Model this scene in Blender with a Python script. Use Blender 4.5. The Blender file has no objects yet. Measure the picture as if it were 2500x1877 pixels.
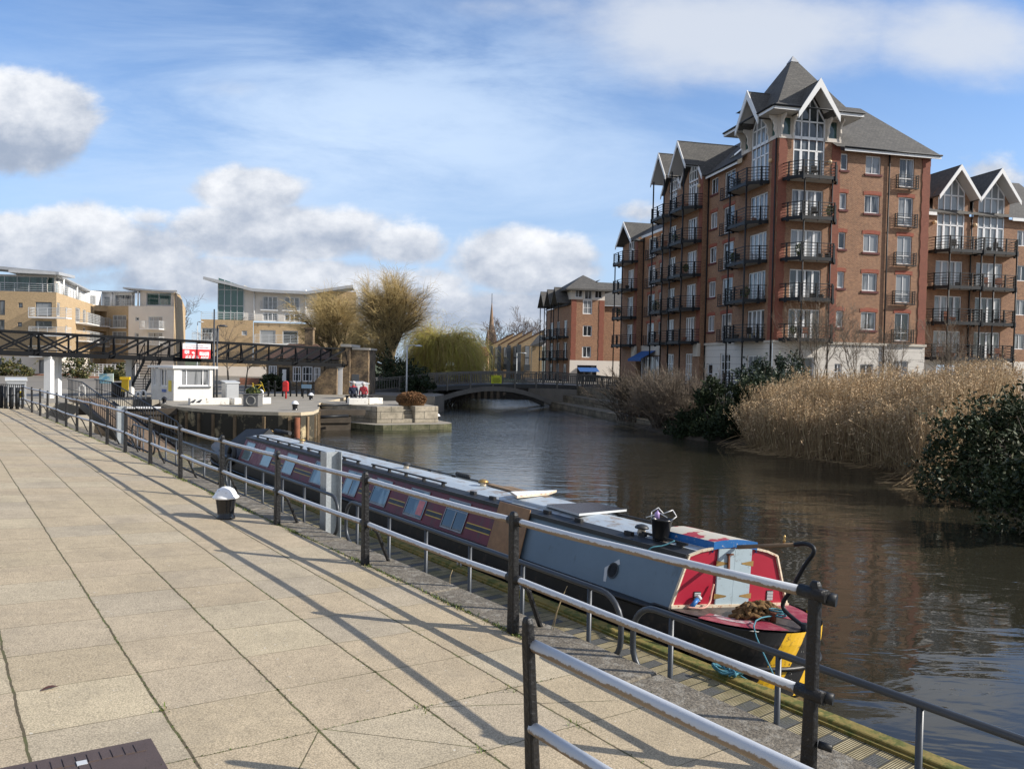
import bpy, math, random
import numpy as np
from mathutils import Vector
random.seed(7); RNG = np.random.default_rng(7)
scene = bpy.context.scene
COL = scene.collection
R_ = math.radians
# ---------------------------------------------------------------- camera model (pixels of the 2500 x 1877 photograph)
F = 1900.; CX = 1250.; CY = 938.5; PIT = R_(1.5); ROL = 0.02; EZ = 2.4
cp, sp, cr, sr = math.cos(PIT), math.sin(PIT), math.cos(ROL), math.sin(ROL)
FW = Vector((0, cp, -sp)); U0 = Vector((0, sp, cp)); X0 = Vector((1, 0, 0))
RT = X0 * cr + U0 * sr; UP = U0 * cr - X0 * sr
def ray(u, v): return FW + RT * ((u - CX) / F) - UP * ((v - CY) / F)
def PZ(u, v, z):
    r = ray(u, v); t = (z - EZ) / r.z
    return Vector((r.x * t, r.y * t, z))
def PY(u, v, y):
    r = ray(u, v); t = y / r.y
    return Vector((r.x * t, y, EZ + r.z * t))
# the quay runs along QD (coordinate s), QN (coordinate d) points over the water
TH = math.atan(1420 / 1900.)
QD = Vector((-math.sin(TH), math.cos(TH), 0)); QN = Vector((math.cos(TH), math.sin(TH), 0))
ZV = Vector((0, 0, 1))
def S(s, d, z=0.): return QD * s + QN * d + ZV * z
def PD(u, v, d):
    r = ray(u, v); t = d / r.dot(QN)
    return Vector((r.x * t, r.y * t, EZ + r.z * t))
def sd(p): return (p.dot(QD), p.dot(QN), p.z)
WATER = -1.45
KFALL = .057; DF = 4.12
def pavz(d): return KFALL * (DF - d)

# ---------------------------------------------------------------- mesh builder
class MB:
    def __init__(self): self.v = []; self.f = []; self.m = []; self.s = []
    def face(self, pts, m=0, s=False):
        b = len(self.v); self.v += [tuple(p) for p in pts]
        self.f.append(tuple(range(b, b + len(pts)))); self.m.append(m); self.s.append(s)
    def obox(self, c, ax, ay, az, m=0):
        c = Vector(c); b = len(self.v)
        for k in (-1, 1):
            for j in (-1, 1):
                for i in (-1, 1):
                    self.v.append(tuple(c + ax * i + ay * j + az * k))
        for q in ((0, 2, 3, 1), (4, 5, 7, 6), (0, 1, 5, 4), (2, 6, 7, 3), (0, 4, 6, 2), (1, 3, 7, 5)):
            self.f.append(tuple(b + i for i in q)); self.m.append(m); self.s.append(False)
    def box(self, x0, x1, y0, y1, z0, z1, m=0):
        self.obox(((x0 + x1) / 2, (y0 + y1) / 2, (z0 + z1) / 2), Vector(((x1 - x0) / 2, 0, 0)), Vector((0, (y1 - y0) / 2, 0)), Vector((0, 0, (z1 - z0) / 2)), m)
    def bar(self, p, q, w, h, m=0, up=ZV):
        p = Vector(p); q = Vector(q); d = q - p; L = d.length
        if L < 1e-6: return
        d /= L; side = d.cross(up)
        if side.length < 1e-3: side = d.cross(Vector((1, 0, 0)))
        side.normalize(); u2 = side.cross(d).normalized()
        self.obox((p + q) / 2, d * (L / 2), side * (w / 2), u2 * (h / 2), m)
    def tube(self, pts, r, n=8, m=0, cap=True, s=True):
        pts = [Vector(p) for p in pts]; b = len(self.v); K = len(pts)
        rr = r if isinstance(r, (list, tuple)) else [r] * K
        t0 = (pts[1] - pts[0]).normalized()
        a = t0.cross(ZV)
        if a.length < 1e-3: a = t0.cross(Vector((1, 0, 0)))
        a.normalize()
        for i, p in enumerate(pts):
            t = (pts[min(i + 1, K - 1)] - pts[max(i - 1, 0)]).normalized()
            a = (a - t * a.dot(t)).normalized(); c = t.cross(a)
            for k in range(n):
                an = 2 * math.pi * k / n
                self.v.append(tuple(p + (a * math.cos(an) + c * math.sin(an)) * rr[i]))
        for i in range(K - 1):
            for k in range(n):
                k2 = (k + 1) % n
                self.f.append((b + i * n + k, b + i * n + k2, b + (i + 1) * n + k2, b + (i + 1) * n + k)); self.m.append(m); self.s.append(s)
        if cap:
            self.f.append(tuple(b + k for k in reversed(range(n)))); self.m.append(m); self.s.append(False)
            self.f.append(tuple(b + (K - 1) * n + k for k in range(n))); self.m.append(m); self.s.append(False)
    def lathe(self, prof, c, n=20, m=0, ms=None, s=True, ax=1., ay=1.):
        c = Vector(c); b = len(self.v)
        for r, z in prof:
            for k in range(n):
                an = 2 * math.pi * k / n
                self.v.append((c.x + r * math.cos(an) * ax, c.y + r * math.sin(an) * ay, c.z + z))
        for i in range(len(prof) - 1):
            for k in range(n):
                k2 = (k + 1) % n
                self.f.append((b + i * n + k, b + i * n + k2, b + (i + 1) * n + k2, b + (i + 1) * n + k)); self.m.append(ms[i] if ms else m); self.s.append(s)
        self.f.append(tuple(b + k for k in reversed(range(n)))); self.m.append(ms[0] if ms else m); self.s.append(False)
        e = b + (len(prof) - 1) * n
        self.f.append(tuple(e + k for k in range(n))); self.m.append(ms[-1] if ms else m); self.s.append(False)
    def prism(self, pts, vec, m=0, mtop=None):
        """polygon pts (ordered) extruded by vec"""
        pts = [Vector(p) for p in pts]; vec = Vector(vec); n = len(pts); b = len(self.v)
        self.v += [tuple(p) for p in pts] + [tuple(p + vec) for p in pts]
        nrm = Vector((0, 0, 0))
        for i in range(n): nrm += pts[i].cross(pts[(i + 1) % n])
        flip = nrm.dot(vec) < 0
        def ad(t, mm):
            self.f.append(tuple(reversed(t)) if flip else t); self.m.append(mm); self.s.append(False)
        ad(tuple(b + i for i in reversed(range(n))), m)
        ad(tuple(b + n + i for i in range(n)), m if mtop is None else mtop)
        for i in range(n):
            j = (i + 1) % n; ad((b + i, b + j, b + n + j, b + n + i), m)
    def build(self, name, mats, parent=None, world=True, bevel=0, loc=None):
        """verts are world coordinates (parent unrotated) unless world=False (parent's own frame)"""
        off = Vector((0, 0, 0))
        if parent is not None and world:
            q = parent
            while q is not None: off += q.location; q = q.parent
        elif parent is None and world:
            off = Vector(loc) if loc is not None else sum((Vector(p) for p in self.v), Vector()) / max(1, len(self.v))
            if loc is None: off.z = min(p[2] for p in self.v)
        me = bpy.data.meshes.new(name)
        V = np.array(self.v, dtype=np.float64)
        me.from_pydata([tuple(p) for p in (V - np.array(off))], [], self.f)
        for mt in (mats if isinstance(mats, (list, tuple)) else [mats]): me.materials.append(mt)
        me.polygons.foreach_set('material_index', self.m)
        me.polygons.foreach_set('use_smooth', self.s)
        uvl = me.uv_layers.new(name='UVMap'); uv = np.zeros((len(me.loops), 2)); li = 0
        for p in me.polygons:
            n = p.normal
            vs = V[list(p.vertices)]
            if abs(n.z) > .8: uv[li:li + len(vs)] = vs[:, :2]
            else:
                h = math.hypot(n.x, n.y); tx, ty = -n.y / h, n.x / h
                uv[li:li + len(vs), 0] = vs[:, 0] * tx + vs[:, 1] * ty
                uv[li:li + len(vs), 1] = vs[:, 2] / max(h, .2)
            li += len(vs)
        uvl.data.foreach_set('uv', uv.ravel())
        me.update()
        o = bpy.data.objects.new(name, me); COL.objects.link(o)
        o.location = (0, 0, 0) if parent is not None else off
        if parent is not None:
            o.parent = parent
        if bevel:
            bv = o.modifiers.new('bevel', 'BEVEL'); bv.width = bevel; bv.segments = 2; bv.limit_method = 'ANGLE'; bv.angle_limit = R_(40)
        return o
def npmesh(name, V, Fq, mat, parent=None, smooth=False, loc=None, midx=None):
    """big meshes from numpy: V (n,3) world, Fq (m,4) quads"""
    me = bpy.data.meshes.new(name)
    off = np.zeros(3)
    if parent is not None:
        q = parent
        while q is not None: off += np.array(q.location); q = q.parent
    elif loc is not None: off = np.array(loc)
    V = np.asarray(V, dtype=np.float32) - off.astype(np.float32); Fq = np.asarray(Fq, dtype=np.int32)
    me.vertices.add(len(V)); me.vertices.foreach_set('co', V.ravel())
    me.loops.add(Fq.size); me.loops.foreach_set('vertex_index', Fq.ravel())
    me.polygons.add(len(Fq)); k = Fq.shape[1]
    me.polygons.foreach_set('loop_start', np.arange(0, Fq.size, k, dtype=np.int32))
    me.polygons.foreach_set('loop_total', np.full(len(Fq), k, dtype=np.int32))
    if smooth: me.polygons.foreach_set('use_smooth', np.ones(len(Fq), dtype=bool))
    for mt in (mat if isinstance(mat, (list, tuple)) else [mat]): me.materials.append(mt)
    if midx is not None: me.polygons.foreach_set('material_index', np.asarray(midx, dtype=np.int32))
    me.update(); me.validate()
    o = bpy.data.objects.new(name, me); COL.objects.link(o)
    if parent is not None: o.parent = parent
    elif loc is not None: o.location = Vector(loc)
    return o
def tag(o, label=None, cat=None, group=None, kind=None):
    if label: o['label'] = label
    if cat: o['category'] = cat
    if group: o['group'] = group
    if kind: o['kind'] = kind
    return o
def emp(name, loc, label, cat, group=None, rot=(0, 0, 0)):
    o = bpy.data.objects.new(name, None); COL.objects.link(o); o.location = Vector(loc); o.rotation_euler = rot
    o.empty_display_size = .2
    return tag(o, label, cat, group)
def copy_tree(o, parent=None):
    c = o.copy(); COL.objects.link(c)
    if parent is not None: c.parent = parent
    for ch in list(o.children): copy_tree(ch, c)
    return c

# ---------------------------------------------------------------- materials
def nodes(m):
    m.use_nodes = True; nt = m.node_tree; return nt, nt.nodes, nt.links, nt.nodes.get('Principled BSDF')
def mk(name, col, rough=.6, metal=0., var=.12, scale=2., bump=0., bscale=40., dirt=None, spec=None, fine=0., fscale=200., coat=0., streak=0.):
    """plain material with large-scale value variation, fine grain, bump and optional dirt (col, amount 0..1, scale)"""
    m = bpy.data.materials.new(name); nt, N, L, B = nodes(m)
    g = N.new('ShaderNodeNewGeometry')
    nz = N.new('ShaderNodeTexNoise'); nz.inputs['Scale'].default_value = scale; nz.inputs['Detail'].default_value = 5; nz.inputs['Roughness'].default_value = .65
    L.new(g.outputs['Position'], nz.inputs['Vector'])
    mr = N.new('ShaderNodeMapRange'); mr.inputs[1].default_value = .25; mr.inputs[2].default_value = .75; mr.inputs[3].default_value = 1 - var; mr.inputs[4].default_value = 1 + var
    L.new(nz.outputs['Fac'], mr.inputs[0])
    mul = N.new('ShaderNodeMix'); mul.data_type = 'RGBA'; mul.blend_type = 'MULTIPLY'; mul.inputs[0].default_value = 1
    mul.inputs[6].default_value = (*col, 1); L.new(mr.outputs[0], mul.inputs[7]); out = mul.outputs[2]
    if fine:
        n2 = N.new('ShaderNodeTexNoise'); n2.inputs['Scale'].default_value = fscale; n2.inputs['Detail'].default_value = 2
        L.new(g.outputs['Position'], n2.inputs['Vector'])
        m2 = N.new('ShaderNodeMapRange'); m2.inputs[1].default_value = .3; m2.inputs[2].default_value = .7; m2.inputs[3].default_value = 1 - fine; m2.inputs[4].default_value = 1 + fine
        L.new(n2.outputs['Fac'], m2.inputs[0])
        x = N.new('ShaderNodeMix'); x.data_type = 'RGBA'; x.blend_type = 'MULTIPLY'; x.inputs[0].default_value = 1
        L.new(out, x.inputs[6]); L.new(m2.outputs[0], x.inputs[7]); out = x.outputs[2]
    if dirt:
        dc, da, ds = dirt
        n3 = N.new('ShaderNodeTexNoise'); n3.inputs['Scale'].default_value = ds; n3.inputs['Detail'].default_value = 6; n3.inputs['Roughness'].default_value = .7
        if streak:
            mp = N.new('ShaderNodeMapping'); mp.inputs['Scale'].default_value = (1, 1, streak); L.new(g.outputs['Position'], mp.inputs['Vector']); L.new(mp.outputs[0], n3.inputs['Vector'])
        else: L.new(g.outputs['Position'], n3.inputs['Vector'])
        r3 = N.new('ShaderNodeMapRange'); r3.inputs[1].default_value = .62 - .35 * da; r3.inputs[2].default_value = .70 - .3 * da
        L.new(n3.outputs['Fac'], r3.inputs[0])
        x = N.new('ShaderNodeMix'); x.data_type = 'RGBA'; x.inputs[7].default_value = (*dc, 1)
        L.new(r3.outputs[0], x.inputs[0]); L.new(out, x.inputs[6]); out = x.outputs[2]
    L.new(out, B.inputs['Base Color'])
    B.inputs['Roughness'].default_value = rough; B.inputs['Metallic'].default_value = metal
    if spec is not None: B.inputs['Specular IOR Level'].default_value = spec
    if coat: B.inputs['Coat Weight'].default_value = coat
    if bump:
        nb = N.new('ShaderNodeTexNoise'); nb.inputs['Scale'].default_value = bscale; nb.inputs['Detail'].default_value = 4
        L.new(g.outputs['Position'], nb.inputs['Vector'])
        bp = N.new('ShaderNodeBump'); bp.inputs['Strength'].default_value = bump; bp.inputs['Distance'].default_value = .02
        L.new(nb.outputs['Fac'], bp.inputs['Height']); L.new(bp.outputs[0], B.inputs['Normal'])
    return m
def mk_brick(name, c1, c2, mortar, bw=.225, bh=.075, var=.25, ms=.012, bump=.3, stain=None, msmooth=.1):
    m = bpy.data.materials.new(name); nt, N, L, B = nodes(m)
    uv = N.new('ShaderNodeUVMap'); g = N.new('ShaderNodeNewGeometry')
    br = N.new('ShaderNodeTexBrick'); br.inputs['Scale'].default_value = 1
    br.inputs['Brick Width'].default_value = bw; br.inputs['Row Height'].default_value = bh
    br.inputs['Mortar Size'].default_value = ms; br.inputs['Mortar Smooth'].default_value = msmooth; br.inputs['Bias'].default_value = 0
    br.inputs['Color1'].default_value = (*c1, 1); br.inputs['Color2'].default_value = (*c2, 1); br.inputs['Mortar'].default_value = (*mortar, 1)
    L.new(uv.outputs[0], br.inputs['Vector'])
    nz = N.new('ShaderNodeTexNoise'); nz.inputs['Scale'].default_value = .7; nz.inputs['Detail'].default_value = 8; nz.inputs['Roughness'].default_value = .75
    L.new(g.outputs['Position'], nz.inputs['Vector'])
    mr = N.new('ShaderNodeMapRange'); mr.inputs[1].default_value = .3; mr.inputs[2].default_value = .7; mr.inputs[3].default_value = 1 - var; mr.inputs[4].default_value = 1 + var
    L.new(nz.outputs['Fac'], mr.inputs[0])
    mr.inputs[3].default_value = 1 - var * .45; mr.inputs[4].default_value = 1 + var * .45
    nf = N.new('ShaderNodeTexNoise'); nf.inputs['Scale'].default_value = 7; nf.inputs['Detail'].default_value = 6; nf.inputs['Roughness'].default_value = .8; L.new(g.outputs['Position'], nf.inputs['Vector'])
    mf = N.new('ShaderNodeMapRange'); mf.inputs[1].default_value = .3; mf.inputs[2].default_value = .7; mf.inputs[3].default_value = 1 - var * 1.1; mf.inputs[4].default_value = 1 + var * 1.1; L.new(nf.outputs['Fac'], mf.inputs[0])
    mm = N.new('ShaderNodeMath'); mm.operation = 'MULTIPLY'; L.new(mr.outputs[0], mm.inputs[0]); L.new(mf.outputs[0], mm.inputs[1])
    x = N.new('ShaderNodeMix'); x.data_type = 'RGBA'; x.blend_type = 'MULTIPLY'; x.inputs[0].default_value = 1
    L.new(br.outputs['Color'], x.inputs[6]); L.new(mm.outputs[0], x.inputs[7]); out = x.outputs[2]
    if stain:
        sc, sa, ss = stain
        n3 = N.new('ShaderNodeTexNoise'); n3.inputs['Scale'].default_value = ss; n3.inputs['Detail'].default_value = 7; n3.inputs['Roughness'].default_value = .7
        L.new(g.outputs['Position'], n3.inputs['Vector'])
        r3 = N.new('ShaderNodeMapRange'); r3.inputs[1].default_value = .42; r3.inputs[2].default_value = .62; r3.inputs[4].default_value = sa
        L.new(n3.outputs['Fac'], r3.inputs[0])
        y = N.new('ShaderNodeMix'); y.data_type = 'RGBA'; y.inputs[7].default_value = (*sc, 1)
        L.new(r3.outputs[0], y.inputs[0]); L.new(out, y.inputs[6]); out = y.outputs[2]
    L.new(out, B.inputs['Base Color']); B.inputs['Roughness'].default_value = .85
    bp = N.new('ShaderNodeBump'); bp.inputs['Strength'].default_value = bump; bp.inputs['Distance'].default_value = .01; bp.invert = True
    L.new(br.outputs['Fac'], bp.inputs['Height']); L.new(bp.outputs[0], B.inputs['Normal'])
    return m
def mk_glass(name, lo=(.02, .025, .03), hi=(.26, .27, .28), p=.38, rough=.04):
    """window pane: dark room behind, pale curtains in some (per object random)"""
    m = bpy.data.materials.new(name); nt, N, L, B = nodes(m)
    oi = N.new('ShaderNodeObjectInfo'); uv = N.new('ShaderNodeUVMap'); g = N.new('ShaderNodeNewGeometry')
    nz = N.new('ShaderNodeTexNoise'); nz.inputs['Scale'].default_value = 1.3; nz.inputs['Detail'].default_value = 3
    mp = N.new('ShaderNodeMapping'); mp.inputs['Scale'].default_value = (2.2, 2.2, .35)
    L.new(g.outputs['Position'], mp.inputs['Vector']); L.new(mp.outputs[0], nz.inputs['Vector'])
    ad = N.new('ShaderNodeMath'); ad.operation = 'MULTIPLY_ADD'; L.new(oi.outputs['Random'], ad.inputs[0]); ad.inputs[1].default_value = .5; L.new(nz.outputs['Fac'], ad.inputs[2])
    mr = N.new('ShaderNodeMapRange'); mr.inputs[1].default_value = 1 - p; mr.inputs[2].default_value = 1.15 - p
    L.new(ad.outputs[0], mr.inputs[0])
    x = N.new('ShaderNodeMix'); x.data_type = 'RGBA'; x.inputs[6].default_value = (*lo, 1); x.inputs[7].default_value = (*hi, 1)
    L.new(mr.outputs[0], x.inputs[0]); L.new(x.outputs[2], B.inputs['Base Color'])
    B.inputs['Roughness'].default_value = rough; B.inputs['IOR'].default_value = 1.52; B.inputs['Specular IOR Level'].default_value = .8
    return m
M = {}
M['brick'] = mk_brick('red_brown_brick', (.32, .148, .075), (.20, .082, .045), (.36, .26, .17), var=.28)
M['brick_red'] = mk_brick('bright_red_brick', (.27, .085, .05), (.22, .065, .04), (.2, .09, .06), var=.18)
M['brick_arch'] = mk_brick('arch_brick', (.34, .07, .035), (.26, .05, .03), (.3, .15, .1), bw=.075, bh=.3, var=.15)
M['brick_yel'] = mk_brick('yellow_stock_brick', (.50, .345, .18), (.40, .27, .14), (.5, .40, .27), var=.18)
M['brick_old'] = mk_brick('old_london_brick', (.33, .22, .10), (.20, .12, .06), (.24, .2, .15), var=.45, stain=((.035, .03, .025), .8, 1.2))
M['brick_base'] = mk_brick('red_plinth_brick', (.33, .12, .06), (.26, .09, .05), (.3, .2, .15), var=.2)
M['render'] = mk('white_render', (.72, .67, .60), .8, var=.05, scale=.8)
M['render2'] = mk('pale_render', (.66, .60, .53), .8, var=.06, scale=.6)
M['stone_band'] = mk('stone_band', (.55, .50, .42), .8, var=.1, scale=1.5)
M['slate'] = mk_brick('slate_tiles', (.115, .11, .10), (.085, .082, .078), (.05, .05, .05), bw=.3, bh=.2, ms=.012, var=.25)
M['tile_brown'] = mk_brick('brown_tiles', (.13, .07, .045), (.10, .055, .04), (.05, .03, .02), bw=.25, bh=.2, ms=.02, var=.25)
M['wpaint'] = mk('white_paint', (.80, .80, .79), .45, var=.04, scale=3)
M['wframe'] = mk('window_white', (.82, .82, .82), .4, var=.02)
M['frame_dk'] = mk('dark_frame', (.09, .10, .11), .4, var=.05)
M['alu'] = mk('pale_grey_metal', (.52, .54, .55), .45, .0, var=.06)
M['black_iron'] = mk('black_paint_iron', (.010, .012, .015), .5, var=.2, spec=.35)
M['soffit'] = mk('soffit', (.55, .54, .52), .7, var=.04)
M['slab'] = mk('balcony_concrete', (.42, .41, .38), .8, var=.1)
M['glass'] = mk_glass('window_glass')
M['glass_gr'] = mk_glass('green_glass', (.012, .05, .045), (.05, .12, .11), p=.35)
M['glass_sky'] = mk_glass('gable_glass', (.035, .045, .05), (.24, .26, .27), p=.45)
M['lead'] = mk('lead', (.45, .46, .47), .5, .3)
M['wood'] = mk('weathered_wood', (.22, .15, .09), .8, var=.3, scale=4, bump=.3)
M['wood_dk'] = mk('dark_timber', (.03, .025, .02), .7, var=.4, scale=3, bump=.3)
M['blue_awn'] = mk('blue_awning', (.02, .09, .28), .7, var=.1)
# ================================================================ camera, sun, sky
cam = bpy.data.cameras.new('camera'); camo = bpy.data.objects.new('camera', cam); COL.objects.link(camo); scene.camera = camo
cam.sensor_width = 36; cam.sensor_fit = 'HORIZONTAL'; cam.lens = 36 * F / 2500; cam.clip_start = .05; cam.clip_end = 6000
from mathutils import Matrix
Mx = Matrix(((RT.x, UP.x, -FW.x), (RT.y, UP.y, -FW.y), (RT.z, UP.z, -FW.z)))
camo.matrix_world = Matrix.Translation((0, 0, EZ)) @ Mx.to_4x4()
SUN_AZ = math.atan2(.992, -.128); SUN_EL = R_(28.7)
sl = bpy.data.lights.new('sun', 'SUN'); sl.energy = 4.6; sl.angle = R_(.53); sl.color = (1, .93, .83)
so = bpy.data.objects.new('sun', sl); COL.objects.link(so)
sdv = Vector((math.sin(SUN_AZ) * math.cos(SUN_EL), math.cos(SUN_AZ) * math.cos(SUN_EL), math.sin(SUN_EL)))
so.rotation_euler = sdv.to_track_quat('Z', 'Y').to_euler(); so.location = (20, 0, 60)
scene.view_settings.view_transform = 'Standard'; scene.view_settings.look = 'None'; scene.view_settings.exposure = .42; scene.view_settings.gamma = 1
W = bpy.data.worlds.new('World'); scene.world = W; W.use_nodes = True
nt = W.node_tree; N = nt.nodes; L = nt.links
for n in list(N): N.remove(n)
def nd(t, **k):
    n = N.new(t)
    for a, b in k.items(): setattr(n, a, b)
    return n
def mth(op, a, b=None, c=None, clamp=False):
    n = nd('ShaderNodeMath', operation=op); n.use_clamp = clamp
    for i, x in enumerate((a, b, c)):
        if x is None: continue
        if isinstance(x, (int, float)): n.inputs[i].default_value = x
        else: L.new(x, n.inputs[i])
    return n.outputs[0]
def smooth(x, a, b, lo=0., hi=1.):
    n = nd('ShaderNodeMapRange', interpolation_type='SMOOTHSTEP')
    L.new(x, n.inputs[0])
    for i, q in enumerate((a, b, lo, hi)): n.inputs[i + 1].default_value = q
    return n.outputs[0]
out = nd('ShaderNodeOutputWorld'); bg = nd('ShaderNodeBackground')
sky = nd('ShaderNodeTexSky', sky_type='NISHITA', sun_disc=False, sun_elevation=SUN_EL, sun_rotation=SUN_AZ)
sky.air_density = 1.0; sky.dust_density = .6; sky.ozone_density = 1.4; sky.altitude = 20
tc = nd('ShaderNodeTexCoord'); sx = nd('ShaderNodeSeparateXYZ'); L.new(tc.outputs['Generated'], sx.inputs[0])
yy = mth('MAXIMUM', sx.outputs['Y'], .06)
ca = mth('DIVIDE', sx.outputs['X'], yy); ce = mth('DIVIDE', sx.outputs['Z'], yy)      # direction as (x/y, z/y)
cb = nd('ShaderNodeCombineXYZ'); L.new(ca, cb.inputs[0]); L.new(ce, cb.inputs[1])
def noise(vec, scale, detail=6, rough=.6, mapscale=(1, 1, 1), rot=0., off=(0, 0, 0), dist=0.):
    mp = nd('ShaderNodeMapping'); mp.inputs['Scale'].default_value = mapscale; mp.inputs['Rotation'].default_value = (0, 0, rot); mp.inputs['Location'].default_value = off
    L.new(vec, mp.inputs['Vector'])
    n = nd('ShaderNodeTexNoise'); n.inputs['Scale'].default_value = scale; n.inputs['Detail'].default_value = detail; n.inputs['Roughness'].default_value = rough; n.inputs['Distortion'].default_value = dist
    L.new(mp.outputs[0], n.inputs['Vector']); return n.outputs['Fac']
cn = noise(cb.outputs[0], 7.5, 12, .60, (1, 1.5, 1), dist=.2)            # cumulus billows
cn2 = noise(cb.outputs[0], 17, 9, .6, (1, 1.35, 1), off=(.13, .21, 0))
def blob(a, e, ra, re, w=1.):
    v = nd('ShaderNodeVectorMath', operation='SUBTRACT'); L.new(cb.outputs[0], v.inputs[0]); v.inputs[1].default_value = (a, e, 0)
    v2 = nd('ShaderNodeVectorMath', operation='MULTIPLY'); L.new(v.outputs[0], v2.inputs[0]); v2.inputs[1].default_value = (1 / ra, 1 / re, 0)
    l = nd('ShaderNodeVectorMath', operation='LENGTH'); L.new(v2.outputs[0], l.inputs[0])
    return mth('MULTIPLY', smooth(l.outputs['Value'], 0., 1.35, 1., 0.), w), mth('MULTIPLY_ADD', mth('SUBTRACT', ce, e), 1 / re, 0.)
def pix(u, v): r = ray(u, v); return r.x / r.y, r.z / r.y
cum = None; shade = None
for (u, v, ru, rv, w) in ((40, 295, 235, 165, 1.25), (150, 590, 460, 115, 1.0), (610, 465, 190, 80, 1.1), (690, 565, 420, 95, 1.05), (990, 600, 160, 75, .95),
                          (1290, 640, 270, 115, 1.08), (700, 690, 760, 85, .88), (1250, 760, 900, 90, .8), (2420, 420, 200, 90, .45), (360, 530, 120, 45, .7), (1560, 520, 120, 50, .5)):
    a, e = pix(u, v); b_, h_ = blob(a, e, ru / F, rv / F, w)
    cum = b_ if cum is None else mth('MAXIMUM', cum, b_)
    hh = mth('MULTIPLY', h_, b_)
    shade = hh if shade is None else mth('ADD', shade, hh)
dens = mth('ADD', mth('MULTIPLY', cum, .62), mth('MULTIPLY', cn, .75))
dens = mth('ADD', dens, mth('MULTIPLY', mth('SUBTRACT', cn2, .5), .28))
cmask = smooth(dens, .555, .765)
up2 = None
for (u, v, ru, rv, w) in ((1780, 80, 620, 170, 1.1), (2330, 100, 360, 150, .95), (1350, 20, 330, 70, .6), (560, 215, 130, 45, .42), (2200, 230, 200, 100, .2)):
    a, e = pix(u, v); b_, h_ = blob(a, e, ru / F, rv / F, w)
    up2 = b_ if up2 is None else mth('MAXIMUM', up2, b_)
un = noise(cb.outputs[0], 4.2, 7, .6, (1, 2.0, 1), rot=.35, off=(.4, .1, 0))
umask = mth('MULTIPLY', smooth(mth('ADD', mth('MULTIPLY', up2, .6), mth('MULTIPLY', un, .8)), .52, 1.02), .9)
ci = noise(cb.outputs[0], 2.0, 9, .62, (1, 3.8, 1), rot=.40, off=(1.3, .55, 0), dist=.5)
cib, _ = blob(*pix(850, 330), 1250 / F, 380 / F, 1.)
cimask = mth('MULTIPLY', mth('MULTIPLY', smooth(ci, .30, .66), cib), .9)
# colours (linear) of the clouds in daylight: white tops, blue-grey bellies
litf = smooth(mth('ADD', mth('MULTIPLY', shade, .55), mth('MULTIPLY', mth('SUBTRACT', cn2, .5), 1.05)), -.38, .55)
ccol = nd('ShaderNodeMix', data_type='RGBA'); ccol.inputs[6].default_value = (.285, .34, .44, 1); ccol.inputs[7].default_value = (.80, .81, .83, 1); L.new(litf, ccol.inputs[0])
skm = nd('ShaderNodeMix', data_type='RGBA', blend_type='MULTIPLY'); skm.inputs[0].default_value = 1
L.new(sky.outputs[0], skm.inputs[6]); skm.inputs[7].default_value = (.092, .113, .142, 1)          # Nishita radiance at strength about 0.11
hz = smooth(ce, .0, .46, .72, 0.)
hm = nd('ShaderNodeMix', data_type='RGBA'); L.new(hz, hm.inputs[0]); L.new(skm.outputs[2], hm.inputs[6]); hm.inputs[7].default_value = (.40, .51, .68, 1)
m1 = nd('ShaderNodeMix', data_type='RGBA'); L.new(cimask, m1.inputs[0]); L.new(hm.outputs[2], m1.inputs[6]); m1.inputs[7].default_value = (.50, .62, .79, 1)
m2 = nd('ShaderNodeMix', data_type='RGBA'); L.new(umask, m2.inputs[0]); L.new(m1.outputs[2], m2.inputs[6]); m2.inputs[7].default_value = (.54, .58, .65, 1)
m3 = nd('ShaderNodeMix', data_type='RGBA'); L.new(cmask, m3.inputs[0]); L.new(m2.outputs[2], m3.inputs[6]); L.new(ccol.outputs[2], m3.inputs[7])
ov = nd('ShaderNodeMix', data_type='RGBA'); L.new(smooth(sx.outputs['Y'], .05, .45, .62, 0.), ov.inputs[0]); L.new(m3.outputs[2], ov.inputs[6]); ov.inputs[7].default_value = (.44, .44, .45, 1)   # flat grey cloud tone added to the unseen sky so its light is less blue
L.new(ov.outputs[2], bg.inputs['Color']); bg.inputs['Strength'].default_value = 1.0
L.new(bg.outputs[0], out.inputs[0])

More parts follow.
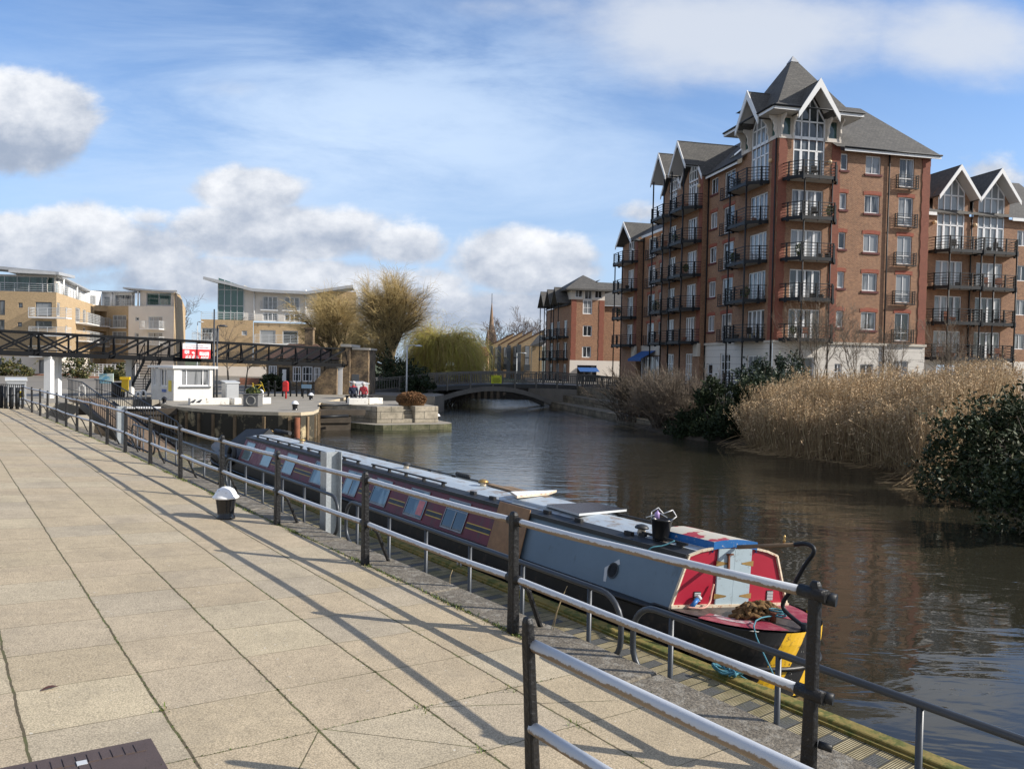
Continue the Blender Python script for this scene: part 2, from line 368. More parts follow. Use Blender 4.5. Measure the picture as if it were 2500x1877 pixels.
# ================================================================ water
def mk_water():
    m = bpy.data.materials.new('river_water'); nt, N, L, B = nodes(m)
    g = N.new('ShaderNodeNewGeometry')
    def nz(scale, ms, rot, det, rough=.5, dist=0.):
        mp = N.new('ShaderNodeMapping'); mp.inputs['Scale'].default_value = ms; mp.inputs['Rotation'].default_value = (0, 0, rot)
        L.new(g.outputs['Position'], mp.inputs['Vector'])
        n = N.new('ShaderNodeTexNoise'); n.inputs['Scale'].default_value = scale; n.inputs['Detail'].default_value = det; n.inputs['Roughness'].default_value = rough; n.inputs['Distortion'].default_value = dist
        L.new(mp.outputs[0], n.inputs['Vector']); return n.outputs['Fac']
    a = nz(.55, (1, 2.2, 1), .25, 3, .5, .6); b = nz(2.1, (1, 2.6, 1), -.1, 4, .55, .4); c = nz(6.5, (1, 2.2, 1), .2, 2)
    pz = nz(.06, (1, 1.6, 1), .5, 3)                                        # calm and ruffled patches
    mr = N.new('ShaderNodeMapRange'); mr.inputs[1].default_value = .38; mr.inputs[2].default_value = .62; mr.inputs[3].default_value = .45; mr.inputs[4].default_value = 1.2
    L.new(pz, mr.inputs[0])
    sx = N.new('ShaderNodeSeparateXYZ'); L.new(g.outputs['Position'], sx.inputs[0])
    wz = N.new('ShaderNodeMapRange'); wz.interpolation_type = 'SMOOTHSTEP'; L.new(sx.outputs['Y'], wz.inputs[0])        # breeze ruffles the reach towards the bridge
    for i_, q_ in enumerate((20., 50., .34, 8.)): wz.inputs[i_ + 1].default_value = q_
    def mt(op, x, y):
        n = N.new('ShaderNodeMath'); n.operation = op
        for i, q in enumerate((x, y)):
            if isinstance(q, float): n.inputs[i].default_value = q
            else: L.new(q, n.inputs[i])
        return n.outputs[0]
    h = mt('ADD', mt('MULTIPLY', a, .10), mt('MULTIPLY', mt('ADD', mt('MULTIPLY', b, .028), mt('MULTIPLY', c, .006)), mt('MULTIPLY', mr.outputs[0], wz.outputs[0])))
    bp = N.new('ShaderNodeBump'); bp.inputs['Strength'].default_value = 1.0; bp.inputs['Distance'].default_value = WBUMP
    L.new(h, bp.inputs['Height']); L.new(bp.outputs[0], B.inputs['Normal'])
    B.inputs['Base Color'].default_value = (.027, .025, .017, 1); B.inputs['Roughness'].default_value = .0; B.inputs['IOR'].default_value = 1.43
    return m
WBUMP = .24
mb = MB(); mb.face([(-140, -30, WATER), (120, -30, WATER), (120, 240, WATER), (-140, 240, WATER)])
tag(mb.build('water', mk_water(), loc=(0, 0, WATER)), kind='structure')
mb = MB(); mb.face([(-900, -200, -2.6), (900, -200, -2.6), (900, 1500, -2.6), (-900, 1500, -2.6)])
tag(mb.build('river_bed', mk('mud', (.05, .04, .03), .9), loc=(0, 0, -2.6)), kind='structure')

# ================================================================ quay paving, coping, wall
EDGE = [(-6, 4.2), (0, 4.2), (5.5, 4.17), (8.33, 4.11), (11, 4.03), (16.1, 3.95), (21.5, 3.87), (25.8, 3.73), (32, 3.5), (39.1, 3.19), (46, 2.9)]
def dedge(s):
    for (a, b), (c, d) in zip(EDGE, EDGE[1:]):
        if s <= c: return b + (d - b) * (s - a) / (c - a)
    return EDGE[-1][1]
def mk_paving():
    m = bpy.data.materials.new('sandy_paving_slabs'); nt, N, L, B = nodes(m)
    uv = N.new('ShaderNodeUVMap'); g = N.new('ShaderNodeNewGeometry')
    def mt(op, x, y=None, z=None):
        n = N.new('ShaderNodeMath'); n.operation = op
        for i, q in enumerate((x, y, z)):
            if q is None: continue
            if isinstance(q, (int, float)): n.inputs[i].default_value = q
            else: L.new(q, n.inputs[i])
        return n.outputs[0]
    def nz(scale, det=4, rough=.6, vec=None):
        n = N.new('ShaderNodeTexNoise'); n.inputs['Scale'].default_value = scale; n.inputs['Detail'].default_value = det; n.inputs['Roughness'].default_value = rough
        L.new(vec or g.outputs['Position'], n.inputs['Vector']); return n.outputs['Fac']
    def mr(x, a, b, c=0., d=1.):
        n = N.new('ShaderNodeMapRange'); L.new(x, n.inputs[0])
        for i, q in enumerate((a, b, c, d)): n.inputs[i + 1].default_value = q
        return n.outputs[0]
    sx = N.new('ShaderNodeSeparateXYZ'); L.new(uv.outputs[0], sx.inputs[0])
    wob = mt('MULTIPLY', mt('SUBTRACT', nz(2.5, 4), .5), .03)
    wob2 = mt('MULTIPLY', mt('SUBTRACT', nz(14, 3), .5), .012)
    w = mt('ADD', wob, wob2)
    gs = mt('DIVIDE', mt('ADD', mt('SUBTRACT', sx.outputs[0], 4.475), w), .7165)
    gd = mt('DIVIDE', mt('ADD', mt('SUBTRACT', sx.outputs[1], .43), w), .743)
    def dist(x, p):   # distance to nearest joint in metres
        f = mt('FRACT', x); return mt('MULTIPLY', mt('MINIMUM', f, mt('SUBTRACT', 1., f)), p)
    ds = dist(gs, .7165); dd = dist(gd, .743)
    jn = nz(1.7, 3)                        # joint width varies
    js = mt('LESS_THAN', ds, mr(jn, .3, .7, .0008, .0048)); jd = mt('LESS_THAN', dd, mr(jn, .3, .7, .0065, .0095))
    jt = mt('MAXIMUM', js, jd)
    def cut(s0, d0, s1, d1):
        L_ = math.hypot(s1 - s0, d1 - d0); ts, td = (s1 - s0) / L_, (d1 - d0) / L_
        us = mt('SUBTRACT', sx.outputs[0], s0); ud = mt('SUBTRACT', sx.outputs[1], d0)
        dis = mt('ABSOLUTE', mt('ADD', mt('SUBTRACT', mt('MULTIPLY', us, td), mt('MULTIPLY', ud, ts)), mt('MULTIPLY', w, .5))); al = mt('ADD', mt('MULTIPLY', us, ts), mt('MULTIPLY', ud, td))
        return mt('MULTIPLY', mt('LESS_THAN', dis, .0045), mt('MULTIPLY', mt('GREATER_THAN', al, 0.), mt('LESS_THAN', al, L_)))
    for q_ in ((4.475, 1.916, 3.76, 1.40), (4.475, 1.95, 3.80, 2.66), (4.475, 2.66, 3.95, 3.9)): jt = mt('MAXIMUM', jt, cut(*q_))
    soft = mt('MAXIMUM', mr(ds, 0., .012, 1., 0.), mr(dd, 0., .022, 1., 0.))
    cell = N.new('ShaderNodeCombineXYZ'); L.new(mt('FLOOR', gs), cell.inputs[0]); L.new(mt('FLOOR', gd), cell.inputs[1])
    wn = N.new('ShaderNodeTexWhiteNoise'); wn.noise_dimensions = '2D'; L.new(cell.outputs[0], wn.inputs['Vector'])
    ramp = N.new('ShaderNodeValToRGB'); r = ramp.color_ramp
    r.elements[0].color = (.45, .37, .245, 1); r.elements[1].color = (.51, .43, .29, 1)
    e = r.elements.new(.5); e.color = (.475, .385, .26, 1); e = r.elements.new(.8); e.color = (.43, .365, .265, 1)
    L.new(wn.outputs['Value'], ramp.inputs[0])
    def mixc(f, a, b, bt='MIX'):
        n = N.new('ShaderNodeMix'); n.data_type = 'RGBA'; n.blend_type = bt
        if isinstance(f, (int, float)): n.inputs[0].default_value = f
        else: L.new(f, n.inputs[0])
        for i, q in ((6, a), (7, b)):
            if isinstance(q, tuple): n.inputs[i].default_value = (*q, 1)
            else: L.new(q, n.inputs[i])
        return n.outputs[2]
    c = mixc(1., ramp.outputs[0], mr(nz(1.3, 6, .7), .25, .75, .80, 1.14), 'MULTIPLY')
    c = mixc(1., c, mr(nz(9, 5, .7), .25, .75, .88, 1.10), 'MULTIPLY')
    vor = N.new('ShaderNodeTexVoronoi'); vor.inputs['Scale'].default_value = 95; L.new(g.outputs['Position'], vor.inputs['Vector'])
    c = mixc(1., c, mr(vor.outputs['Distance'], .0, .75, 1.42, .68), 'MULTIPLY')      # exposed aggregate
    c = mixc(mr(nz(160, 2), .58, .72, 0., .35), c, (.16, .12, .10))
    c = mixc(mr(nz(120, 2), .62, .74, 0., .5), c, (.66, .58, .48))
    c = mixc(mr(nz(5.5, 7, .75), .64, .74, 0., .5), c, (.20, .17, .13)); c = mixc(mr(nz(.8, 7, .75), .52, .66, 0., .38), c, (.25, .215, .16)); c = mixc(mr(nz(26, 3, .6), .70, .74, 0., .6), c, (.10, .09, .075)); c = mixc(mr(nz(21, 2, .5), .735, .75, 0., .7), c, (.6, .57, .5))               # stains
    c = mixc(mt('MULTIPLY', soft, .30), c, (.20, .16, .09))
    jc = mixc(mr(nz(6, 4), .45, .62), (.07, .055, .03), (.075, .085, .02))
    c = mixc(mt('MULTIPLY', jt, .92), c, jc)
    L.new(c, B.inputs['Base Color']); B.inputs['Roughness'].default_value = .88
    hgt = mt('SUBTRACT', mt('MULTIPLY', vor.outputs['Distance'], -.12), jt)
    bp = N.new('ShaderNodeBump'); bp.inputs['Strength'].default_value = .5; bp.inputs['Distance'].default_value = .008
    L.new(hgt, bp.inputs['Height']); L.new(bp.outputs[0], B.inputs['Normal'])
    return m
def grid_sd(name, mat, ss, fd0, fd1, nd_, fz, kind='structure'):
    """sheet in quay coordinates with uv = (s, d)"""
    V = []; U = []; Fc = []
    for s in ss:
        for j in range(nd_ + 1):
            d = fd0(s) + (fd1(s) - fd0(s)) * j / nd_
            V.append(tuple(S(s, d, fz(s, d)))); U.append((s, d))
    for i in range(len(ss) - 1):
        for j in range(nd_):
            a = i * (nd_ + 1) + j; Fc.append((a, a + nd_ + 1, a + nd_ + 2, a + 1)[::-1])
    me = bpy.data.meshes.new(name); me.from_pydata(V, [], Fc); me.materials.append(mat)
    ul = me.uv_layers.new(name='UVMap')
    for l in me.loops: ul.data[l.index].uv = U[l.vertex_index]
    me.update(); o = bpy.data.objects.new(name, me); COL.objects.link(o); o.location = (0, 0, 0)
    if kind: o['kind'] = kind
    return o
SS = [-6 + i * 1.0 for i in range(53)]
grid_sd('pavement', mk_paving(), SS, lambda s: -22., lambda s: dedge(s) - .0, 2, lambda s, d: pavz(d))
M['coping'] = mk('granite_coping', (.155, .135, .105), .9, var=.3, scale=3, bump=.5, bscale=60, fine=.5, fscale=55, dirt=((.26, .24, .20), .3, 9))
CW = .40
mb = MB()
for a, b in zip(EDGE, EDGE[1:]):
    n_ = max(1, round((b[0] - a[0]) / 1.35))
    for k in range(n_):
        s0 = a[0] + (b[0] - a[0]) * k / n_ + .008; s1 = a[0] + (b[0] - a[0]) * (k + 1) / n_ - .008
        d0, d1 = dedge(s0), dedge(s1); zt = .012 + random.uniform(-.006, .006)
        mb.prism([S(s0, d0 + .006, zt), S(s1, d1 + .006, zt), S(s1, d1 + CW, zt), S(s0, d0 + CW, zt)], (0, 0, -.32))
tag(mb.build('kerb', M['coping'], bevel=.018), kind='structure')
mb = MB(); pts_t = [S(s, d + CW - .03, -.31) for s, d in EDGE] + [S(s, d - .5, -.31) for s, d in reversed(EDGE)]
mb.prism(pts_t, (0, 0, -2.3))
M['wall_wet'] = mk_brick('wet_quay_stone', (.16, .14, .10), (.11, .10, .07), (.05, .05, .03), bw=.9, bh=.4, var=.4, stain=((.03, .035, .015), .7, 1.5))
tag(mb.build('quay_wall', M['wall_wet']), 'dark stone quay wall dropping from the paved walk to the pontoon', 'wall')
# weeds and moss along the coping joint
def blades(name, n, posf, hlo, hhi, w, cols, label=None, kind='stuff'):
    P = []; Q = []
    for i in range(n):
        p = posf(); h = random.uniform(hlo, hhi); an = random.uniform(0, 6.28); t = random.uniform(.2, 1.1) * h
        a2 = an + random.uniform(-.5, .5)
        sv = Vector((math.cos(an + 1.57), math.sin(an + 1.57), 0)) * w * random.uniform(.6, 1.4)
        tip = p + Vector((math.cos(a2) * t, math.sin(a2) * t, h)); mid = p + Vector((math.cos(an) * t * .35, math.sin(an) * t * .35, h * .62))
        b = len(P); P += [p - sv, p + sv, mid + sv * .9, mid - sv * .9, tip + sv * .15, tip - sv * .15]
        Q += [(b, b + 1, b + 2, b + 3), (b + 3, b + 2, b + 4, b + 5)]
    o = npmesh(name, [tuple(p) for p in P], Q, cols[0] if len(cols) == 1 else cols, midx=[random.randrange(len(cols)) for _ in Q], loc=tuple(P[0]))
    if kind: o['kind'] = kind
    return o
M['weed1'] = mk('weed_green', (.10, .16, .03), .7, var=.3, scale=20); M['weed2'] = mk('weed_yellow', (.20, .19, .05), .7, var=.3, scale=20); M['weed3'] = mk('moss_dark', (.05, .08, .015), .9, var=.3, scale=20)
clumps = []
for s in [3.9, 4.6, 5.45, 5.6, 6.3, 6.7, 7.6, 8.2, 8.5, 9.1, 9.9, 10.4, 11.1, 12.2, 12.8, 13.3, 14, 15.9, 16.3, 17.2, 18.6, 19.3, 20.1, 22, 24.2, 26, 28.5, 31]:
    clumps += [s] * random.randint(1, 3)
def weedpos():
    if random.random() < .55:
        s = random.choice(clumps) + random.gauss(0, .14); d = dedge(s) + random.gauss(-.005, .028)
    else:
        s = random.uniform(2.2, 34); d = dedge(s) + random.gauss(0, .012)
    return S(s, d, pavz(d) - .004)
blades('moss', 5200, weedpos, .006, .035, .0045, [M['weed1'], M['weed2'], M['weed3']])
def weedpos2():
    c = random.choice([(5.22, 1.17), (4.47, 2.64), (3.76, 2.64), (3.76, 3.39), (4.45, 3.36)])
    s, d = c[0] + random.gauss(0, .045), c[1] + random.gauss(0, .03); return S(s, d, pavz(d) - .002)
blades('weeds', 90, weedpos2, .008, .03, .003, [M['weed1'], M['weed2']])

def jointmoss():
    d = .43 + .743 * random.choice([1, 1, 2, 2, 3, 3, 4]); s = random.uniform(2.6, 9) if random.random() < .7 else 4.475 + .7165 * random.choice([-1, 0, 0, 1]) ; d = d + random.gauss(0, .006) if s % .7165 != 4.475 % .7165 else random.uniform(.5, 3.9)
    return S(s, d, pavz(d) - .003)
blades('joint_moss', 1500, jointmoss, .003, .012, .004, [M['weed1'], M['weed3'], M['weed3']])
# ================================================================ quay railing
def mk_rail():
    m = bpy.data.materials.new('chipped_silver_paint'); nt, N, L, B = nodes(m)
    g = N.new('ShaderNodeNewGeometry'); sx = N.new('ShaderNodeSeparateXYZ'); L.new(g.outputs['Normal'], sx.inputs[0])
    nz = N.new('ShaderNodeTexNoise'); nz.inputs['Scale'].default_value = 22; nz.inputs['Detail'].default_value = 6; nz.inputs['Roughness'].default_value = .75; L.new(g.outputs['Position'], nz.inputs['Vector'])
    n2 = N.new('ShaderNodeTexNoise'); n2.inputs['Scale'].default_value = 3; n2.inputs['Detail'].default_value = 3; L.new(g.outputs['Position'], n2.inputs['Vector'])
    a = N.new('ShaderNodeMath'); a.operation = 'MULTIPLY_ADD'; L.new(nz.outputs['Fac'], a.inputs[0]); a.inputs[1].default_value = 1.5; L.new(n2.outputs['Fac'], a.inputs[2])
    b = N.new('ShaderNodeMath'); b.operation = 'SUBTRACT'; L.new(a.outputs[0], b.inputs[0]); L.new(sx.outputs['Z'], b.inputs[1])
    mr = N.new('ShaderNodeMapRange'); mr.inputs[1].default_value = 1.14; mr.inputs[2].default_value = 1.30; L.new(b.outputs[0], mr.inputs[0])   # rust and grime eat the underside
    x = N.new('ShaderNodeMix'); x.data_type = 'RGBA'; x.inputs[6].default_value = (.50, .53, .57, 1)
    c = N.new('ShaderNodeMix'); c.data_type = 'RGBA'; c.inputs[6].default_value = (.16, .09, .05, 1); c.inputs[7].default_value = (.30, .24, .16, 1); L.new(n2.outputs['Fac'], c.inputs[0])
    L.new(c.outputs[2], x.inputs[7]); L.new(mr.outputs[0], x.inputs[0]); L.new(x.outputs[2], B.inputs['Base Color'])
    B.inputs['Roughness'].default_value = .5
    bp = N.new('ShaderNodeBump'); bp.inputs['Strength'].default_value = .4; bp.inputs['Distance'].default_value = .004; L.new(nz.outputs['Fac'], bp.inputs['Height']); L.new(bp.outputs[0], B.inputs['Normal'])
    return m
M['rail'] = mk_rail()
M['post'] = mk('lumpy_black_iron', (.010, .010, .011), .45, var=.3, scale=6, bump=.5, bscale=32, dirt=((.06, .055, .052), .06, 26), spec=.35)
fpx = [(58, 1000.5), (77, 1010), (94, 1018), (112, 1025), (138, 1034.5), (162, 1044), (188, 1055), (216, 1069), (257, 1086.5), (298, 1106), (362, 1135), (440, 1169.5), None, (676, 1281), (892, 1378), (1252, 1545)]
fpos = []
for p in fpx:
    if p is None: fpos.append(None); continue
    q = sd(PZ(*p, 0)); fpos.append((q[0], dedge(q[0])))
i = fpx.index(None); fpos[i] = ((fpos[i - 1][0] + fpos[i + 1][0]) / 2, 3.99)
fpos.append((2.57, 4.17)); fpos = fpos[::-1]                                # nearest first
def fence_post(parent, s, d, zb, h, lean=0., strut=True, wob=0., sc=.84):
    mb = MB(); hs, hd = .048 * sc, .040 * sc
    secs = [(0, 1.25, 1.1), (.30, 1.12, 1.05), (.55, 1.0, 1.0), (h - .10, .98, .98), (h - .03, .9, .85), (h, .62, .6)]
    b = len(mb.v)
    for z, fs, fd in secs:
        for (i, j) in ((-1, -1), (1, -1), (1, 1), (-1, 1)):
            mb.v.append(tuple(S(s + i * hs * fs + wob * z, d + j * hd * fd + lean * z, zb + z)))
    for k in range(len(secs) - 1):
        for j in range(4):
            j2 = (j + 1) % 4; mb.f.append((b + k * 4 + j, b + k * 4 + j2, b + k * 4 + 4 + j2, b + k * 4 + 4 + j)[::-1]); mb.m.append(0); mb.s.append(False)
    e = b + (len(secs) - 1) * 4
    mb.f.append((e, e + 3, e + 2, e + 1)); mb.m.append(0); mb.s.append(False)
    o = mb.build('post', M['post'], parent, bevel=.012)
    if strut:
        mb = MB(); mb.bar(S(s, d + .03, zb + .50), S(s - .03, d + .14, zb + .36), .045, .03); mb.bar(S(s - .03, d + .14, zb + .37), S(s - .02, d + .30, zb - .0), .05, .03)
        mb.build('strut', M['post'], parent, bevel=.006)
    return o
fence = emp('quay_railing', S(fpos[0][0], fpos[0][1], 0), 'long black post railing with two chipped silver rails along the paved quay edge', 'railing')
tops = []; mids = []
for k, (s, d) in enumerate(fpos):
    zb = .0
    fence_post(fence, s, d, zb, (1.15 if k == 0 else 1.09) + random.uniform(-.012, .012), lean=random.uniform(-.012, .012), strut=(k != 0), wob=random.uniform(-.012, .018), sc=.72 if k == 0 else .86)
    j = 0 if k < 4 else random.uniform(-.02, .02)
    tops.append(S(s, d, zb + 1.005 + j)); mids.append(S(s, d, zb + .49 + j))
def sagline(pts, sag):
    o = [pts[0]]
    for a, b in zip(pts, pts[1:]):
        for t in (.25, .5, .75): o.append(a.lerp(b, t) + ZV * (-sag * 4 * t * (1 - t)) * random.uniform(.4, 1.4))
        o.append(b)
    return o
tops.append(S(40.2, 3.15, .9)); mids.append(S(40.2, 3.15, .42))
tops[0] = S(fpos[0][0] - .02, fpos[0][1], 1.085); mids[0] = S(fpos[0][0] - .02, fpos[0][1], .49)
for nm, pl in (('top_rail', tops), ('middle_rail', mids)):
    mb = MB(); mb.tube(sagline(pl, .012), .031, 10); mb.build(nm, M['rail'], fence)
for k, (s, d) in enumerate(fpos[:8]):
    for z in (1.085 if k == 0 else 1.005, .49): mb = MB(); mb.tube([S(s - .09, d, z), S(s + .09, d, z)], .040, 10); mb.build('rail_collar', M['post'], fence)
for z, r in ((1.07, .05), (.49, .045), (.2, .03)):
    mb = MB(); mb.tube([S(fpos[0][0] - .05, fpos[0][1] + .02, z), S(fpos[0][0] - .12, fpos[0][1] + .045, z - .005)], r * .8, 8); mb.build('end_lug', M['black_iron'], fence)
# nearer length of the same railing, set back from the edge
nf = emp('near_railing', S(3.18, 2.55, pavz(2.55)), 'short nearest length of black and silver railing, set back from the quay edge', 'railing')
fence_post(nf, 3.16, 2.56, pavz(2.55), .985, lean=-.045, strut=False, wob=.03, sc=.66); fence_post(nf, .4, 2.58, pavz(2.55), .985, strut=False)
for nm, za in (('top_rail', .835), ('middle_rail', .40)):
    mb = MB(); mb.tube(sagline([S(3.16, 2.54, za + pavz(2.55)), S(.4, 2.58, za + pavz(2.55)), S(-3, 2.6, za + pavz(2.55))], .006), .033, 12); mb.build(nm, M['rail'], nf)

# ================================================================ bollard, manhole cover, leaf
M['gloss_blk'] = mk('gloss_black_paint', (.012, .013, .016), .22, var=.1)
M['gloss_wht'] = mk('gloss_white_paint', (.80, .81, .83), .25, var=.04, dirt=((.45, .42, .36), .12, 14))
def bollard(loc, label, sc=1., group=None, cap='gloss_wht'):
    e = emp('mooring_bollard', loc, label, 'bollard', group)
    mb = MB(); mb.lathe([(.135, -.02), (.135, .03), (.118, .05), (.12, .12), (.145, .29), (.15, .30)], (0, 0, 0), 24)
    mb.build('body', M['gloss_blk'], e, world=False)
    mb = MB(); mb.lathe([(.15, .30), (.188, .305), (.192, .325), (.165, .345), (.150, .38), (.118, .43), (.06, .465), (.01, .475)], (0, 0, 0), 24)
    mb.build('cap', M[cap], e, world=False); e.scale = (sc,) * 3
    return e
bollard(S(11.7, 3.5, pavz(3.5)), 'black mooring bollard with a domed white cap standing on the paving by the railing')
mc = emp('manhole_cover', S(4.4, .5, pavz(.5)), 'dark iron manhole cover let into the paving at the bottom left', 'manhole cover')
M['cast_iron'] = mk('cast_iron', (.085, .060, .052), .6, 0, var=.15, scale=6, fine=.2, fscale=150)
mb = MB(); c0 = (4.38, .52)
def pr(s0, s1, d0, d1, z0, z1, m=0):
    mb.prism([S(s0, d0, pavz(d0) + z0), S(s1, d0, pavz(d0) + z0), S(s1, d1, pavz(d1) + z0), S(s0, d1, pavz(d1) + z0)], (0, 0, z1 - z0), m)
pr(3.93, 4.83, 0., 1.03, .001, .003); mb.build('plate', M['cast_iron'], mc, bevel=.004)
mb = MB()
for i in range(7):
    for j in range(8):
        s0 = 3.975 + i * .118; d0 = .045 + j * .118
        if j >= 6 and 1 < i < 6: continue
        pr(s0, s0 + .10, d0, d0 + .048, .0028, .0075); pr(s0, s0 + .10, d0 + .055, d0 + .103, .0028, .0075)
mb.build('tread_pattern', M['cast_iron'], mc)
mb = MB(); pr(4.66, 4.71, .63, .68, .0028, .009); mb.build('key_plate', M['alu'], mc)
M['leaf_dead'] = mk('dead_leaf', (.07, .03, .025), .6, var=.2)
mb = MB(); c = PZ(120, 1682, pavz(.6)); c.z = pavz(sd(c)[1]) + .004
for k in range(6):
    a = k / 6; b = (k + 1) / 6
    f_ = lambda t: .02 * math.sin(math.pi * t) ** .7
    q = lambda t, y: c + QN * (t - .5) * .11 + QD * (y + .02 * (t - .5)) + ZV * (.012 * abs(y) * 40 + .006 * math.sin(t * 3))
    mb.face([q(a, -f_(a)), q(b, -f_(b)), q(b, 0), q(a, 0)]); mb.face([q(a, 0), q(b, 0), q(b, f_(b)), q(a, f_(a))])
tag(mb.build('dead_leaf', M['leaf_dead']), 'curled dark dead leaf lying on a paving slab', 'leaf')
# ================================================================ pontoon with hoop railings
def mk_deck():
    m = bpy.data.materials.new('pontoon_boards'); nt, N, L, B = nodes(m)
    uv = N.new('ShaderNodeUVMap'); sx = N.new('ShaderNodeSeparateXYZ'); L.new(uv.outputs[0], sx.inputs[0]); g = N.new('ShaderNodeNewGeometry')
    def mt(op, x, y=None):
        n = N.new('ShaderNodeMath'); n.operation = op
        for i, q in enumerate((x, y)):
            if q is None: continue
            if isinstance(q, (int, float)): n.inputs[i].default_value = q
            else: L.new(q, n.inputs[i])
        return n.outputs[0]
    def mr(x, a, b, c=0., d=1.):
        n = N.new('ShaderNodeMapRange'); L.new(x, n.inputs[0])
        for i, q in enumerate((a, b, c, d)): n.inputs[i + 1].default_value = q
        return n.outputs[0]
    bs = mt('DIVIDE', sx.outputs[0], .145); fl = mt('FLOOR', bs); fr = mt('FRACT', bs)
    wn = N.new('ShaderNodeTexWhiteNoise'); wn.noise_dimensions = '1D'; L.new(fl, wn.inputs['W'])
    gap = mt('LESS_THAN', fr, .05)
    groove = mr(mt('SINE', mt('MULTIPLY', fr, 44.)), -.2, .6, 0, 1)
    nz = N.new('ShaderNodeTexNoise'); nz.inputs['Scale'].default_value = 5; nz.inputs['Detail'].default_value = 6; L.new(g.outputs['Position'], nz.inputs['Vector'])
    n2 = N.new('ShaderNodeTexNoise'); n2.inputs['Scale'].default_value = 1.6; n2.inputs['Detail'].default_value = 6; n2.inputs['Roughness'].default_value = .7; L.new(g.outputs['Position'], n2.inputs['Vector'])
    def mix(f, a, b):
        n = N.new('ShaderNodeMix'); n.data_type = 'RGBA'
        if isinstance(f, (int, float)): n.inputs[0].default_value = f
        else: L.new(f, n.inputs[0])
        for i, q in ((6, a), (7, b)):
            if isinstance(q, tuple): n.inputs[i].default_value = (*q, 1)
            else: L.new(q, n.inputs[i])
        return n.outputs[2]
    tan_ = mix(mr(nz.outputs['Fac'], .35, .65), (.52, .44, .27), (.31, .25, .13))
    gro = mix(groove, (.09, .075, .035), tan_)
    grip = mt('GREATER_THAN', mt('FRACT', mt('MULTIPLY', fl, .3334)), .6)               # every third board carries a dark grit strip
    n3 = N.new('ShaderNodeTexNoise'); n3.inputs['Scale'].default_value = 60; L.new(g.outputs['Position'], n3.inputs['Vector'])
    gritc = mix(mr(n3.outputs['Fac'], .4, .65), (.065, .066, .062), (.11, .11, .10))
    inset = mt('MULTIPLY', mt('LESS_THAN', sx.outputs[1], 6.68), mt('GREATER_THAN', sx.outputs[1], 4.9))
    c = mix(mt('MULTIPLY', grip, inset), gro, gritc)
    c = mix(mr(n2.outputs['Fac'], .50, .68, 0, .65), c, (.10, .095, .025))
    c = mix(gap, c, (.012, .012, .01))
    L.new(c, B.inputs['Base Color']); B.inputs['Roughness'].default_value = .8
    bp = N.new('ShaderNodeBump'); bp.inputs['Strength'].default_value = .5; bp.inputs['Distance'].default_value = .006
    L.new(mt('SUBTRACT', groove, mt('MULTIPLY', gap, 3.)), bp.inputs['Height']); L.new(bp.outputs[0], B.inputs['Normal'])
    return m
M['deck'] = mk_deck()
M['mossy'] = mk('mossy_timber', (.25, .19, .05), .85, var=.35, scale=4, bump=.4, bscale=25, dirt=((.10, .11, .02), .45, 8))
PZD = -.97
pont = emp('pontoon', S(12, 5.9, PZD), 'long floating timber landing stage below the quay edge beside the narrow boat', 'pontoon')
dk = grid_sd('deck', M['deck'], [-4, 4, 12, 20, 31.5], lambda s: 4.72, lambda s: 6.84, 1, lambda s, d: PZD, kind=None)
dk.parent = pont; dk.location = -pont.location
mb = MB(); mb.prism([S(-4, 6.84, PZD - .05), S(31.5, 6.84, PZD - .05), S(31.5, 7.01, PZD - .05), S(-4, 7.01, PZD - .05)], (0, 0, .11)); mb.build('edge_beam', M['mossy'], pont, bevel=.02)
mb = MB(); mb.prism([S(-4, 6.80, PZD - .06), S(31.5, 6.80, PZD - .06), S(31.5, 6.835, PZD - .06), S(-4, 6.835, PZD - .06)], (0, 0, .09)); mb.build('edge_batten', M['mossy'], pont)
mb = MB(); mb.prism([S(-4, 4.75, PZD - .75), S(31.5, 4.75, PZD - .75), S(31.5, 6.9, PZD - .75), S(-4, 6.9, PZD - .75)], (0, 0, .70)); mb.build('float', M['wood_dk'], pont)
for s in (2.2, 9.0, 10.6, 13.8, 18.5):                    # mooring cleats on the outer edge
    mb = MB(); mb.tube([S(s - .11, 6.92, PZD + .13), S(s + .11, 6.92, PZD + .13)], .016, 8)
    for k in (-.05, .05): mb.tube([S(s + k, 6.92, PZD + .055), S(s + k, 6.92, PZD + .13)], .014, 8)
    mb.build('cleat', M['alu'], pont)
M['rail_gry'] = mk('dark_grey_tube', (.045, .052, .062), .40, .2, var=.12, scale=5)
def arc(c, r, a0, a1, n, fx):
    return [fx(c[0] + r * math.cos(a0 + (a1 - a0) * k / n), c[1] + r * math.sin(a0 + (a1 - a0) * k / n)) for k in range(n + 1)]
HD = 4.62
def hoop_rail(s0, s1, posts, label, open0=False, zt=.47, zb=-.12):
    """rounded hoop frame from s0 (near) to s1 (far)"""
    e = emp('hoop_railing', S((s0 + s1) / 2, HD, PZD), label, 'railing', 'hoop railings along the landing stage')
    r = .24; fx = lambda s, z: S(s, HD, z)
    path = [fx(s0, zt)] if open0 else arc((s0 + r, zb + r), r, -math.pi / 2, -math.pi, 6, fx) + arc((s0 + r, zt - r), r, math.pi, math.pi / 2, 6, fx)
    path = path + arc((s1 - r, zt - r), r, math.pi / 2, 0, 6, fx) + arc((s1 - r, zb + r), r, 0, -math.pi / 2, 6, fx) + ([fx(s0, zb)] if open0 else [path[0]])
    mb = MB(); mb.tube(path, .025, 10); mb.build('hoop', M['rail_gry'], e)
    for s in posts:
        mb = MB(); mb.tube([S(s, HD, zt), S(s, HD, PZD + .01)], .0215, 8); mb.tube([S(s, HD, PZD + .0), S(s, HD, PZD + .02)], .05, 8)
        mb.build('post', M['rail_gry'], e)
